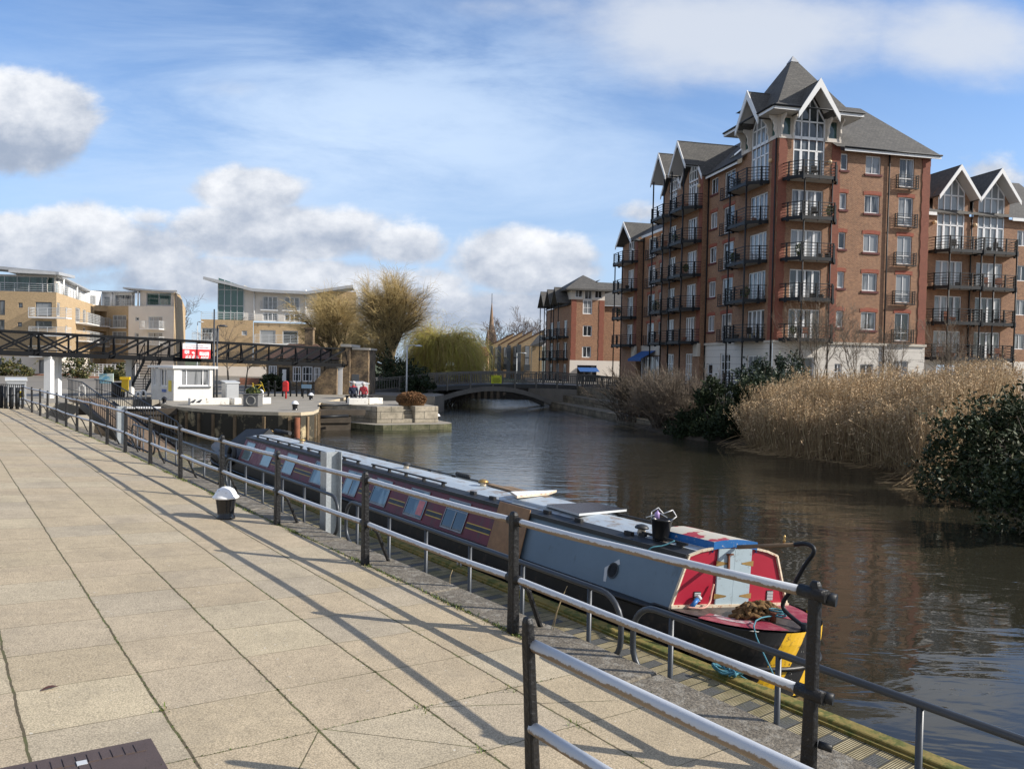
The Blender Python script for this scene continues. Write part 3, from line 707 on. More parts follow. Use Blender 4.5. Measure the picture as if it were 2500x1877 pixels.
def ps(px, y): return sd(PD(px, y, HD))[0]
hoop_rail(-2.5, ps(1546, 1530), [ps(2248, 1690), ps(1901, 1600), ps(1640, 1490)], 'nearest hoop railing on the landing stage, beside the yellow striped boat stern', open0=True)
hoop_rail(ps(1517, 1500), ps(845, 1270), [ps(1440, 1430), ps(1277, 1375), ps(1148, 1330), ps(1041, 1295), ps(951, 1262), ps(873, 1235)], 'longest hoop railing on the landing stage, in front of the maroon boat windows')
hoop_rail(ps(826, 1225), ps(552, 1140), [ps(743, 1200), ps(690, 1180), ps(642, 1165), ps(600, 1150), ps(562, 1140)], 'hoop railing on the landing stage just beyond the galvanised steel pile')
hoop_rail(ps(540, 1135), ps(388, 1085), [ps(499, 1115), ps(470, 1105), ps(430, 1095), ps(405, 1090)], 'hoop railing on the landing stage near the foot of the ramp')
hoop_rail(ps(378, 1080), ps(322, 1060), [ps(365, 1075), ps(350, 1070), ps(335, 1063)], 'short far hoop railing on the landing stage beside the ramp')
# galvanised guide piles
M['galv'] = mk('galvanised_steel', (.40, .43, .45), .45, .55, var=.12, scale=3, bump=.1, bscale=20, fine=.1, fscale=30)
def pile(s, d, ztop, label):
    mb = MB(); w = .11; t = .012; h0 = -2.3
    def pl(a0, a1, b0, b1): mb.prism([S(s + a0, d + b0, h0), S(s + a1, d + b0, h0), S(s + a1, d + b1, h0), S(s + a0, d + b1, h0)], (0, 0, ztop - h0))
    pl(-w, w, -w - t, -w); pl(-w, w, w, w + t); pl(-t / 2, t / 2, -w, w)
    tag(mb.build('steel_pile', M['galv']), label, 'pile', 'steel guide piles of the landing stage')
q = sd(PD(800, 1290, 4.78)); pile(q[0] - .05, 4.80, PD(818, 1105, 4.8).z, 'galvanised steel guide pile standing by the quay edge in front of the maroon boat')
q = sd(PD(291, 1075, 4.60)); pile(q[0], 4.65, PD(291, 990, 4.65).z, 'far galvanised steel guide pile beside the sloping ramp')
# ramp down to the pontoon
ramp = emp('ramp', S(35, 6.6, -.6), 'sloping gangway with baluster railings leading down to the landing stage', 'ramp')
sa, sb, za, zb_ = 42.5, 29.6, .12, -.93; d0, d1 = 5.85, 7.15
def rz(s): return za + (zb_ - za) * (s - sa) / (sb - sa) if s < sa else za
mb = MB(); mb.prism([S(sa, d0, za), S(sb, d0, zb_), S(sb, d1, zb_), S(sa, d1, za)], (0, 0, -.12))
mb.prism([S(47, d0, za), S(sa, d0, za), S(sa, d1, za), S(47, d1, za)], (0, 0, -.14)); mb.build('walkway', M['wood'], ramp)
for d in (d0, d1):
    mb = MB(); top = [S(47.5, d, za + 1.0), S(sa, d, za + 1.0), S(sb + .2, d, zb_ + 1.0), S(sb - .15, d, zb_ + .88), S(sb - .25, d, zb_ + .6), S(sb - .1, d, zb_ + .05)]
    mb.tube(top, .026, 8); mb.tube([S(47.5, d, za + .5), S(sa, d, za + .5), S(sb - .2, d, zb_ + .5)], .018, 6)
    mb.tube([S(47.5, d, za + .08), S(sa, d, za + .08), S(sb - .1, d, zb_ + .08)], .018, 6); mb.build('handrail', M['black_iron'], ramp)
    mb = MB(); s = sb + .1
    while s < 47.4: mb.tube([S(s, d, rz(s) + .05), S(s, d, rz(s) + 1.0)], .013 if (round(s * 10) % 5) else .02, 5); s += .48
    mb.build('balusters', M['black_iron'], ramp)
for d in (d0 - .05, d1 + .05):
    mb = MB(); mb.bar(S(sa, d, za - .1), S(sb, d, zb_ - .12), .06, .35); mb.build('side_beam', M['black_iron'], ramp)

# ================================================================ the narrow boat (own frame: x towards the bow, y to port, z up; listing to starboard)
BS0, BD0, BZ0 = 6.30, 8.30, -.70
boat = emp('narrowboat', S(BS0, BD0, BZ0), 'long maroon and blue grey narrow boat with red stern bulkhead and yellow striped counter', 'narrow boat', rot=(R_(4.4), 0, math.atan2(QD.y, QD.x)))
BM = Matrix.Translation(boat.location) @ boat.rotation_euler.to_matrix().to_4x4(); BI = BM.inverted()
def bl(u, v, axis, val):
    """local boat point where the pixel ray meets the local plane axis = val"""
    o = BI @ Vector((0, 0, EZ)); r = (BI.to_3x3() @ ray(u, v)); t = (val - o[axis]) / r[axis]; return o + r * t
M['b_maroon'] = mk('boat_maroon', (.14, .016, .024), .5, var=.25, scale=2.5, bump=.06, bscale=6, dirt=((.085, .035, .03), .3, 7), streak=.16)
M['b_maroon_f'] = mk('boat_faded_maroon', (.19, .06, .07), .55, var=.3, scale=3, dirt=((.28, .13, .13), .35, 6), streak=.3)
M['b_grey'] = mk('boat_slate_blue', (.125, .18, .23), .42, var=.12, scale=1.5, bump=.05, bscale=5, dirt=((.095, .135, .17), .12, 5), streak=.2)
M['b_red'] = mk('boat_crimson', (.36, .014, .036), .35, var=.06, scale=3, bump=.05, bscale=6)
M['b_door'] = mk('boat_door_grey', (.36, .45, .50), .5, var=.07, scale=4, dirt=((.24, .28, .3), .12, 12))
M['b_cream'] = mk('chipped_cream', (.62, .53, .40), .6, var=.15, scale=14, dirt=((.35, .12, .06), .22, 25))
M['b_roof'] = mk('boat_roof_pale_blue', (.40, .46, .51), .45, .05, var=.10, scale=1.5, dirt=((.27, .23, .19), .3, 3), bump=.05, bscale=8)
M['b_black'] = mk('boat_black', (.012, .012, .013), .45, var=.3, dirt=((.04, .03, .025), .2, 8))
M['b_edge'] = mk('roof_edge_black', (.028, .03, .032), .5, var=.25)
M['b_yellow'] = mk('boat_yellow', (.72, .42, .015), .4, var=.08, dirt=((.25, .15, .03), .18, 14))
M['b_gold'] = mk('coach_line_gold', (.55, .36, .03), .45, var=.1)
M['b_win'] = mk('window_alloy', (.30, .30, .30), .45, .3, var=.1)
M['b_glass'] = mk_glass('boat_glass', (.02, .032, .036), (.20, .27, .28), p=.32, rough=.06)
M['ply'] = mk('plywood', (.27, .145, .06), .6, var=.3, scale=6)
M['brass'] = mk('old_brass', (.42, .27, .10), .4, .6, var=.25, scale=20)
M['b_blue'] = mk('hatch_blue', (.015, .13, .38), .45, var=.15, scale=8, dirt=((.5, .48, .42), .06, 18))
M['canvas'] = mk('black_canvas', (.035, .037, .04), .75, var=.25, scale=3, bump=.3, bscale=6)
M['rust'] = mk('rusty_steel', (.16, .06, .03), .8, var=.4, scale=10, bump=.3)
M['rope_b'] = mk('blue_rope', (.06, .20, .25), .8, var=.25, scale=40)
M['coir'] = mk('coir', (.15, .085, .03), .95, var=.4, scale=25, bump=.8, bscale=90)
M['panel'] = mk('solar_cells', (.035, .04, .05), .25, .1, var=.15, scale=5)
YB, YT, HC = .885, .665, .665                      # half widths at gunwale and roof edge, cabin height
LC = 17.35                                        # cabin length
def skew(y): return .30 * y * 0.92                # the stern bulkhead is not quite square
def sidep(x, t, out=0., side=1):                  # t: 0 gunwale .. 1 roof edge
    return Vector((x, side * (YB + (YT - YB) * t + out), HC * t))
def side_quad(mb, x0, x1, t0, t1, out=0., m=0, side=1):
    q = [sidep(x0, t0, out, side), sidep(x1, t0, out, side), sidep(x1, t1, out, side), sidep(x0, t1, out, side)]
    mb.face(q if side < 0 else q[::-1], m)
# hull
def hullw(x):
    if x < .9: u = max(0., (x + 1.12) / 2.0); return .98 * math.sqrt(max(0., 1 - (1 - min(1, u)) ** 2.4)) 
    if x < 18.6: return 1.0
    u = (x - 18.6) / 3.6; return 1.0 * (1 - u ** 2.1)
def sheer(x): return .0 if x < 17 else .16 * ((x - 17) / 5) ** 1.5
xs = [-1.12, -1.08, -1.0, -.85, -.6, -.3, 0, .5, 1, 2, 4, 6, 8, 10, 12, 14, 16, 17, 18, 18.6, 19.2, 19.8, 20.4, 21, 21.5, 22.0, 22.18]
mb = MB()
for a, b in zip(xs, xs[1:]):
    for sgn in (1, -1):
        for (za0, zb0, oa, ob) in ((.0, -.30, 0, .02), (-.30, -.36, .05, .05), (-.36, -1.0, .02, -.02)):
            wa, wb = hullw(a), hullw(b)
            q = [(a, sgn * (wa + oa * (wa > .2)), za0 + sheer(a)), (b, sgn * (wb + oa * (wb > .2)), za0 + sheer(b)), (b, sgn * (wb + ob * (wb > .2)), zb0 + sheer(b)), (a, sgn * (wa + ob * (wa > .2)), zb0 + sheer(a))]
            if a < 0 and za0 == -.36: continue
            mb.face(q if sgn > 0 else q[::-1], 0)
for a, b in zip(xs, xs[1:]):                       # gunwale deck strip
    mb.face([(a, hullw(a), sheer(a)), (a, -hullw(a), sheer(a)), (b, -hullw(b), sheer(b)), (b, hullw(b), sheer(b))], 0)
mb.tube([(x, hullw(x) + .03, sheer(x) - .02) for x in xs[3:-1]], .03, 6); mb.tube([(x, hullw(x) + .035, -.34) for x in xs[3:-2]], .03, 6)
mb.tube([(x, -hullw(x) - .03, sheer(x) - .02) for x in xs[3:-1]], .03, 6)
mb.build('hull', M['b_black'], boat, world=False)
# striped counter at the stern: a curved band of slanted yellow and black stripes
mb = MB(); nA = 40
def sternp(a, z, o=.015):
    x = -1.12 * math.cos(a) ** .8 if math.cos(a) > 0 else 0; y = .98 * math.sin(a); tuck = .10 * max(0, -z - .1)
    return Vector((x * (1 + o) + tuck * math.cos(a), y * (1 + o), z))
zs = [.02, -.12, -.26, -.38, -.5, -.62, -.74]
SW_ = .31
for i in range(-6, 7):
    for h in range(4):
        a0 = .06 + i * SW_ + h * SW_ / 4; a1 = a0 + SW_ / 4
        for j in range(len(zs) - 1):
            sl = lambda a, z: max(-1.45, min(1.45, a - .5 * z))
            mb.face([sternp(sl(a0, zs[j]), zs[j]), sternp(sl(a1, zs[j]), zs[j]), sternp(sl(a1, zs[j + 1]), zs[j + 1]), sternp(sl(a0, zs[j + 1]), zs[j + 1])], 1 if (i % 2 == 0 and -4 <= i <= 0) else 0)
mb.build('counter_skirt', [M['b_black'], M['b_yellow']], boat, world=False)
mb = MB(); mb.tube([sternp(-1.3 + 2.6 * k / 24, -.40, .03) for k in range(25)], .028, 6); mb.build('rubbing_strake', M['b_black'], boat, world=False)
# stern deck: chequer plate
def mk_plate(name, ca, cb):
    m = bpy.data.materials.new(name); nt, N, L, B = nodes(m); g = N.new('ShaderNodeTexCoord')
    mp = N.new('ShaderNodeMapping'); mp.inputs['Rotation'].default_value = (0, 0, .78); L.new(g.outputs['Object'], mp.inputs['Vector'])
    ch = N.new('ShaderNodeTexChecker'); ch.inputs['Scale'].default_value = 46; L.new(mp.outputs[0], ch.inputs['Vector'])
    nz = N.new('ShaderNodeTexNoise'); nz.inputs['Scale'].default_value = 9; nz.inputs['Detail'].default_value = 6; L.new(g.outputs['Object'], nz.inputs['Vector'])
    mr = N.new('ShaderNodeMapRange'); mr.inputs[1].default_value = .42; mr.inputs[2].default_value = .6; L.new(nz.outputs['Fac'], mr.inputs[0])
    x = N.new('ShaderNodeMix'); x.data_type = 'RGBA'; x.inputs[6].default_value = (*ca, 1); x.inputs[7].default_value = (*cb, 1); L.new(mr.outputs[0], x.inputs[0])
    y = N.new('ShaderNodeMix'); y.data_type = 'RGBA'; y.blend_type = 'MULTIPLY'; y.inputs[0].default_value = .6; L.new(x.outputs[2], y.inputs[6]); L.new(ch.outputs['Color'], y.inputs[7])
    ch.inputs[1].default_value = (1, 1, 1, 1); ch.inputs[2].default_value = (.5, .5, .5, 1)
    L.new(y.outputs[2], B.inputs['Base Color']); B.inputs['Roughness'].default_value = .5
    bp = N.new('ShaderNodeBump'); bp.inputs['Strength'].default_value = .6; bp.inputs['Distance'].default_value = .004; L.new(ch.outputs['Fac'], bp.inputs['Height']); L.new(bp.outputs[0], B.inputs['Normal'])
    return m
M['plate_dk'] = mk_plate('dark_chequer_plate', (.06, .05, .045), (.10, .08, .07))
M['plate_red'] = mk_plate('worn_red_chequer_plate', (.30, .03, .06), (.38, .10, .12))
M['plate_wht'] = mk_plate('worn_white_chequer_plate', (.55, .50, .50), (.36, .08, .12))
mb = MB(); pts = [(x, hullw(x) - .02, .022) for x in xs[1:8]]; pts2 = [(x, -hullw(x) + .02, .022) for x in xs[1:8]]
mb.face(pts[::-1] + pts2 if False else [*pts, *pts2[::-1]][::-1]); mb.build('stern_deck', M['plate_dk'], boat, world=False)
def rimquad(mb, a0, a1, r0, r1, n=10, z=.028, m=0):
    for k in range(n):
        b0 = a0 + (a1 - a0) * k / n; b1 = a0 + (a1 - a0) * (k + 1) / n
        f_ = lambda a, r: Vector((-1.10 * math.cos(a) * r, .96 * math.sin(a) * r, z))
        mb.face([f_(b0, r0), f_(b0, r1), f_(b1, r1), f_(b1, r0)][::-1], m)
mb = MB(); rimquad(mb, .25, 1.35, .62, .97, m=0); rimquad(mb, .62, 1.25, .62, .80, z=.031, m=1); rimquad(mb, -1.3, -.35, .5, .97, m=0); mb.build('deck_edging', [M['plate_red'], M['plate_wht']], boat, world=False)
# cabin sides
def cabin_side(side):
    mb = MB(); segs = [(skew(YB), 3.40, 0), (3.40, 4.25, 1), (4.25, 13.2, 2), (13.2, LC, 3)]
    for x0, x1, m in segs:
        if x0 == segs[0][0]:
            q = [sidep(skew(side * YB), 0, 0, side), sidep(x1, 0, 0, side), sidep(x1, 1, 0, side), sidep(skew(side * YT), 1, 0, side)]
            mb.face(q if side < 0 else q[::-1], m)
        else: side_quad(mb, x0, x1, 0, 1, 0, m, side)
    return mb.build('cabin_side', [M['b_grey'], M['b_maroon'], M['b_maroon'], M['b_maroon_f']], boat, world=False)
cabin_side(1); cabin_side(-1)
mb = MB(); xr = [skew(YB), 2, 4, 6, 9, 12, 15, LC]
prof = [(YT + .025, HC), (.5, HC + .06), (.26, HC + .105), (0, HC + .12), (-.26, HC + .105), (-.5, HC + .06), (-YT - .025, HC)]
for a, b in zip(xr, xr[1:]):
    for (y0, z0), (y1, z1) in zip(prof, prof[1:]):
        aa = skew(y0) if a == xr[0] else a; ab = skew(y1) if a == xr[0] else a
        mb.face([(aa, y0, z0), (b, y0, z0), (b, y1, z1), (ab, y1, z1)][::-1], 1 if (y0 > .55 or y1 < -.55) else 0, True)
mb.build('roof', [M['b_roof'], M['b_edge']], boat, world=False)
mb = MB()
for sgn in (1, -1): mb.bar((skew(YT) if sgn > 0 else skew(-YT), sgn * (YT + .03), HC - .005), (LC, sgn * (YT + .03), HC - .005), .035, .06)
mb.build('roof_edge', M['b_edge'], boat, world=False)
mb = MB(); mb.face([(LC, YB, 0), (LC, YT, HC), (LC, 0, HC + .12), (LC, -YT, HC), (LC, -YB, 0)][::-1]); mb.build('fore_bulkhead', M['b_maroon_f'], boat, world=False)
# stern bulkhead with doors
def bk(y, z, o=0.): return Vector((skew(y) - o, y, z))
mb = MB()
outl = [(YB, .0), (YT, HC), (.5, HC + .06), (.26, HC + .105), (0, HC + .12), (-.26, HC + .105), (-.5, HC + .06), (-YT, HC), (-YB, 0)]
mb.face([bk(y, z) for y, z in outl]); mb.build('stern_bulkhead', M['b_red'], boat, world=False)
mb = MB(); pl = [bk(y, z + (.012 if z > .1 else 0), .012) for y, z in outl]
for a, b in zip(pl, pl[1:]):
    if abs(a.y + b.y) / 2 > .2: mb.bar(a, b, .03, .03, up=Vector((1, 0, 0)))
mb.bar(bk(YB, .03, .02), bk(-YB, .03, .02), .05, .05); mb.build('cream_edging', M['b_cream'], boat, world=False)
for (y0, y1) in ((.245, .002), (-.002, -.255)):
    mb = MB(); mb.prism([bk(y0, .05, .008), bk(y1, .05, .008), bk(y1, HC + .11, .008), bk(y0, HC + .10, .008)], Vector((-.02, 0, 0)))
    o = mb.build('door', M['b_door'], boat, world=False)
    hy = y0 if y0 > .1 else y1; sg = -1 if hy > 0 else 1
    for z in (.16, .58):
        mb = MB(); mb.face([bk(hy - sg * .03, z + .035, .031), bk(hy + sg * .02, z + .03, .031), bk(hy + sg * .15, z + .008, .031), bk(hy + sg * .15, z - .008, .031), bk(hy + sg * .02, z - .03, .031), bk(hy - sg * .03, z - .035, .031)][::(1 if sg > 0 else -1)])
        mb.build('hinge', M['brass'], o, world=False)
mb = MB(); mb.bar(bk(.11, .70, .045), bk(.10, .50, .045), .03, .02, up=Vector((1, 0, 0))); mb.bar(bk(.14, .70, .04), bk(.04, .70, .04), .02, .02); mb.build('door_latch', M['rust'], boat, world=False)
for y in (.50, -.60):
    mb = MB(); mb.prism([bk(y + .05, .09, .004), bk(y - .05, .09, .004), bk(y - .05, .22, .004), bk(y + .05, .22, .004)], Vector((-.004, 0, 0)), 0)
    for k in range(6): mb.bar(bk(y + .045, .10 + k * .02, .012), bk(y - .045, .10 + k * .02, .012), .01, .01, 1)
    mb.build('vent_grille', [M['b_black'], M['alu']], boat, world=False)
# sliding hatch
def roofz(y): return HC + .12 * (1 - (abs(y) / .69) ** 2)
mb = MB(); hx0, hx1, hy = -.03, .95, .33
for k in range(6):
    y0 = hy - 2 * hy * k / 6; y1 = hy - 2 * hy * (k + 1) / 6; zc = lambda y: HC + .19 + .035 * (1 - (y / hy) ** 2)
    mb.face([(hx0 + skew(y0), y0, zc(y0)), (hx1, y0, zc(y0)), (hx1, y1, zc(y1)), (hx0 + skew(y1), y1, zc(y1))][::-1], 1)
    mb.face([(hx0 + skew(y0), y0, roofz(y0) - .0), (hx0 + skew(y0), y0, zc(y0)), (hx0 + skew(y1), y1, zc(y1)), (hx0 + skew(y1), y1, roofz(y1) - .0)][::-1], 0)
for y in (hy, -hy): mb.face([(hx0 + skew(y), y, HC + .05), (hx1, y, HC + .05), (hx1, y, HC + .19), (hx0 + skew(y), y, HC + .19)][::(-1 if y > 0 else 1)], 0)
mb.face([(hx1, hy, HC + .05), (hx1, -hy, HC + .05), (hx1, -hy, HC + .19), (hx1, hy, HC + .19)], 0)
def mk_hatch():
    m = bpy.data.materials.new('flaking_hatch_top'); nt, N, L, B = nodes(m); g = N.new('ShaderNodeTexCoord')
    nz = N.new('ShaderNodeTexNoise'); nz.inputs['Scale'].default_value = 2.6; nz.inputs['Detail'].default_value = 7; L.new(g.outputs['Object'], nz.inputs['Vector'])
    r = N.new('ShaderNodeValToRGB'); e = r.color_ramp.elements; e[0].position = .45; e[0].color = (.33, .03, .05, 1); e[1].position = .48; e[1].color = (.50, .46, .37, 1)
    q = e.new(.66); q.color = (.46, .45, .41, 1); q = e.new(.70); q.color = (.12, .26, .46, 1)
    L.new(nz.outputs['Fac'], r.inputs[0]); L.new(r.outputs[0], B.inputs['Base Color']); B.inputs['Roughness'].default_value = .7
    return m
mb.build('sliding_hatch', [M['b_blue'], mk_hatch()], boat, world=False)
# windows, coach lines, plywood sheet, porthole
for k, (u, v) in enumerate([(1111, 1268), (1016, 1238), (929, 1211), (858, 1190), (777, 1168), (706, 1140), (652, 1122), (606, 1108)]):
    c = bl(u, v, 1, .79); x0, x1 = c.x - .36, c.x + .36; t0, t1 = .08, .86
    mb = MB(); w = .022
    for (a, b, p, q) in ((x0, x1, t0, t0 + .035), (x0, x1, t1 - .035, t1), (x0, x0 + w, t0, t1), (x1 - w, x1, t0, t1), (x0, x1, .58, .60)): side_quad(mb, a, b, p, q, .016)
    for (a, b, p, q) in ((x0, x1, t0, t0), (x0, x1, t1, t1)):
        mb.face([sidep(a, p, .016), sidep(b, p, .016), sidep(b, p, 0), sidep(a, p, 0)])
    if k in (0, 3): side_quad(mb, c.x - .015, c.x + .015, t0, .56, .016)
    o = mb.build('window', M['b_win'], boat, world=False)
    mb = MB(); side_quad(mb, x0 + .01, x1 - .01, t0 + .02, t1 - .02, .008); mb.build('pane', M['b_glass'], o, world=False)
    if k == 1:
        mb = MB(); side_quad(mb, c.x - .30, c.x - .08, .18, .60, .012); mb.build('curtain', mk('pink_cloth', (.62, .25, .27), .8, var=.2, scale=12), o, world=False)
def line_seg(x0, x1):
    mb = MB()
    side_quad(mb, x0, x1, .27, .375, .003, 0); side_quad(mb, x0, x1, .245, .27, .0035, 1); side_quad(mb, x0, x1, .375, .40, .0035, 1); mb.build('coach_line', [M['b_black'], M['b_gold']], boat, world=False)
wx = [bl(u, v, 1, .79).x for (u, v) in [(1111, 1268), (1016, 1238), (929, 1211), (858, 1190), (777, 1168), (706, 1140), (652, 1122)]]
line_seg(4.27, wx[0] - .4)
for a, b in zip(wx, wx[1:]): line_seg(a + .42, b - .42)
mb = MB(); q = [sidep(3.25, -.10, .06), sidep(4.13, -.08, .06), sidep(4.22, 1.12, .05), sidep(3.38, 1.10, .05)]
mb.prism(q, Vector((0, .014, 0))); tag(mb.build('plywood_sheet', M['ply']), 'bare plywood sheet leaning against the side of the narrow boat', 'board')
ob = bpy.data.objects['plywood_sheet']; ob.matrix_world = BM @ Matrix.Translation(ob.location)
c = bl(1492, 1392, 1, .85)
mb = MB(); tz = c.z / HC
def sp(x, z, o): return sidep(x, z / HC, o)
mb.face([sp(c.x + .17, c.z + .0, .004), sp(c.x + .12, c.z - .17, .004), sp(c.x + .07, c.z - .17, .004), sp(c.x + .10, c.z + .0, .004)][::-1], 1); mb.face([sp(c.x + .17, c.z + .0, .0045), sp(c.x + .10, c.z + .0, .0045), sp(c.x - .09, c.z + .10, .0045), sp(c.x - .05, c.z + .16, .0045)][::-1], 1)
n_ = 20
for k in range(n_):
    a0, a1 = 2 * math.pi * k / n_, 2 * math.pi * (k + 1) / n_
    P_ = lambda a, r, o: sp(c.x + r * .92 * math.cos(a), c.z + r * math.sin(a), o)
    mb.face([P_(a0, .10, .005), P_(a1, .10, .005), P_(a1, .105, .018), P_(a0, .105, .018)], 3); mb.face([P_(a0, .088, .016), P_(a1, .088, .016), P_(a1, .105, .018), P_(a0, .105, .018)][::-1], 3)
    mb.face([P_(a0, 0, .012), P_(a1, 0, .012), P_(a1, .09, .012), P_(a0, .09, .012)], 0)
    mb.face([P_(a0, 0, .012), P_(a1, .09, .012), P_(a0, .09, .012)][::-1], 0)
mb.build('porthole', [M['b_black'], M['alu'], M['b_win'], M['b_edge']], boat, world=False)
# roof furniture
def roofz(y): return HC + .12 * (1 - (abs(y) / .69) ** 2)
mb = MB()
for (x0, x1) in ((6.2, 9.3), (9.9, 13.0), (13.3, 16.9)):
    mb.bar((x0, .53, roofz(.53) + .07), (x1, .53, roofz(.53) + .07), .035, .03)
    for k in range(5): x = x0 + .1 + (x1 - x0 - .2) * k / 4; mb.bar((x, .53, roofz(.53)), (x, .53, roofz(.53) + .06), .06, .045, up=Vector((1, 0, 0)))
mb.build('handrail', M['b_black'], boat, world=False)
for x in (1.3, 2.35, 3.1, 4.6, 5.2): mb = MB(); mb.bar((x, .53, roofz(.53) + .02), (x + .14, .53, roofz(.53) + .02), .06, .05); mb.build('rail_block', M['b_black'], boat, world=False)
mb = MB(); mb.bar((.35, .50, roofz(.5) + .05), (1.2, .44, roofz(.5) + .05), .035, .03)
for x in (.42, 1.1): mb.bar((x, .48, roofz(.5)), (x + .12, .47, roofz(.5)), .05, .09)
mb.build('handrail', M['b_black'], boat, world=False)
mb = MB(); mb.bar((1.5, -.56, roofz(.56) + .05), (16.5, -.56, roofz(.56) + .05), .035, .03)
for k in range(16): mb.bar((1.6 + k, -.56, roofz(.56)), (1.68 + k, -.56, roofz(.56)), .05, .1)
mb.build('handrail', M['b_black'], boat, world=False)
for (u, v, dark) in ((1566, 1300, 1), (1179, 1190, 0), (991, 1146, 1), (736, 1084, 0), (659, 1061, 0)):
    p = bl(u, v, 2, HC + .09); mb = MB(); p.z = roofz(p.y)
    mb.lathe([(.06, 0), (.055, .05), (.052, .07)], p, 14, 0); mb.lathe([(.05, .065), (.098, .07), (.10, .09), (.075, .115), (.03, .13), (.005, .132)], p, 18, 1)
    mb.build('mushroom_vent', [M['b_cream'], M['b_edge'] if dark else M['brass']], boat, world=False)
def solid_on_roof(name, corners, h, z0, mats, label, cat, tilt=0.):
    mb = MB(); mb.prism([Vector((x, y, z0 + tilt * (y))) for x, y in corners], (0, 0, h), 0, 1 if len(mats) > 1 else 0)
    o = mb.build(name, mats); o.matrix_world = BM @ Matrix.Translation(o.location); return tag(o, label, cat)
zt = HC + .14
cs = [bl(u, v, 2, zt) for (u, v) in ((1335, 1233), (1414, 1256), (1530, 1245), (1448, 1228))]
solid_on_roof('solar_panel', [(p.x, p.y) for p in cs], .035, zt - .02, [M['alu'], M['panel']], 'thin grey solar panel propped on the boat roof ahead of the black bucket', 'solar panel')
cs = [bl(u, v, 2, zt + .02) for (u, v) in ((1262, 1216), (1340, 1208), (1359, 1201), (1246, 1205))]
solid_on_roof('white_plank', [(p.x, p.y) for p in cs], .04, zt + .02, [M['b_cream'], M['wpaint']], 'flaking white board lying on top of the boat roof beside the plywood', 'board')
c = bl(1362, 1222, 2, HC + .09)
mb = MB(); mb.prism([(c.x - .75, .42, HC + .05), (c.x + .15, .42, HC + .05), (c.x + .15, -.35, HC + .08), (c.x - .75, -.35, HC + .08)], (0, 0, .075)); mb.build('roof_box', M['b_roof'], boat, world=False, bevel=.02)
for k, (dx, y) in enumerate(((.9, -.28), (1.25, -.12))):
    mb = MB(); mb.bar((c.x + dx - .9, y, HC + .14), (c.x + dx + .5, y - .12, HC + .14), .16, .03); o = mb.build('grey_plank', M['wood']); o.matrix_world = BM @ Matrix.Translation(o.location)
    tag(o, ('weathered grey plank on the far side of the boat roof by the white board', 'second weathered grey plank on the boat roof, nearer the white board')[k], 'plank', 'planks on the boat roof')
# bucket with clothes airer
pb = bl(1612, 1316, 2, HC + .075)
M['bucket'] = mk('black_plastic', (.012, .012, .013), .3, var=.1)
mb = MB(); mb.lathe([(.105, 0), (.108, .02), (.138, .25), (.15, .255), (.15, .275), (.14, .28), (.132, .27), (.10, .06)], (pb.x, pb.y, pb.z), 24)
o = mb.build('bucket', M['bucket']); o.matrix_world = BM @ Matrix.Translation(o.location); tag(o, 'black plastic bucket standing on the stern end of the boat roof', 'bucket')
mb = MB(); b0 = Vector((pb.x, pb.y, pb.z + .25))
V_ = lambda a, b, c: b0 + Vector((a, b, c))
for pts in ([V_(.1, .1, 0), V_(.13, .07, .10), V_(.05, .03, .17), V_(-.02, -.0, .10), V_(-.1, -.09, .16), V_(-.15, -.12, .08), V_(-.09, -.06, .0)], [V_(.16, .14, .02), V_(.02, .02, .1), V_(-.06, -.04, .05)]):
    for a, b in zip(pts, pts[1:]): mb.tube([a, b], .007, 6, 0)
mb.lathe([(.005, -.05), (.035, -.045), (.037, .03), (.012, .05), (.012, .065)], b0 + Vector((.05, .04, .07)), 12, 1)
o = mb.build('clothes_airer', [M['wpaint'], mk('lilac_plastic', (.45, .32, .62), .4)]); o.matrix_world = BM @ Matrix.Translation(o.location)
tag(o, 'small white wire airer with a lilac bottle sticking out of the black bucket', 'airer')
# tiller
yb = 0.0
tl = [bl(u, v, 1, yb) for (u, v) in ((1945, 1500), (1918, 1492), (1912, 1470), (1930, 1442), (1965, 1380), (1986, 1350), (1984, 1335), (1965, 1327), (1940, 1329))]
tl[0] = Vector((tl[1].x - .25, 0, .06))
def smoothpath(p, n=4):
    o = []
    for i in range(len(p) - 1):
        p0 = p[max(i - 1, 0)]; p1 = p[i]; p2 = p[i + 1]; p3 = p[min(i + 2, len(p) - 1)]
        for k in range(n):
            t = k / n; o.append(.5 * ((2 * p1) + (p2 - p0) * t + (2 * p0 - 5 * p1 + 4 * p2 - p3) * t * t + (3 * p1 - p0 - 3 * p2 + p3) * t ** 3))
    return o + [p[-1]]
mb = MB(); mb.tube(smoothpath(tl), .026, 10); e_ = bl(1802, 1335, 1, yb); mb.tube([tl[-1], tl[-1].lerp(e_, .5), e_], [.024, .026, .028], 10, 1)
mb.tube([Vector((tl[0].x - .02, 0, -.05)), Vector((tl[0].x - .02, 0, .1))], .05, 10)
pk = bl(1914, 1325, 1, yb); mb.lathe([(.012, 0), (.02, .03), (.008, .05), (.02, .075), (.006, .10)], pk, 8, 2)
mb.build('tiller', [M['black_iron'], M['wood'], M['brass']], boat, world=False)
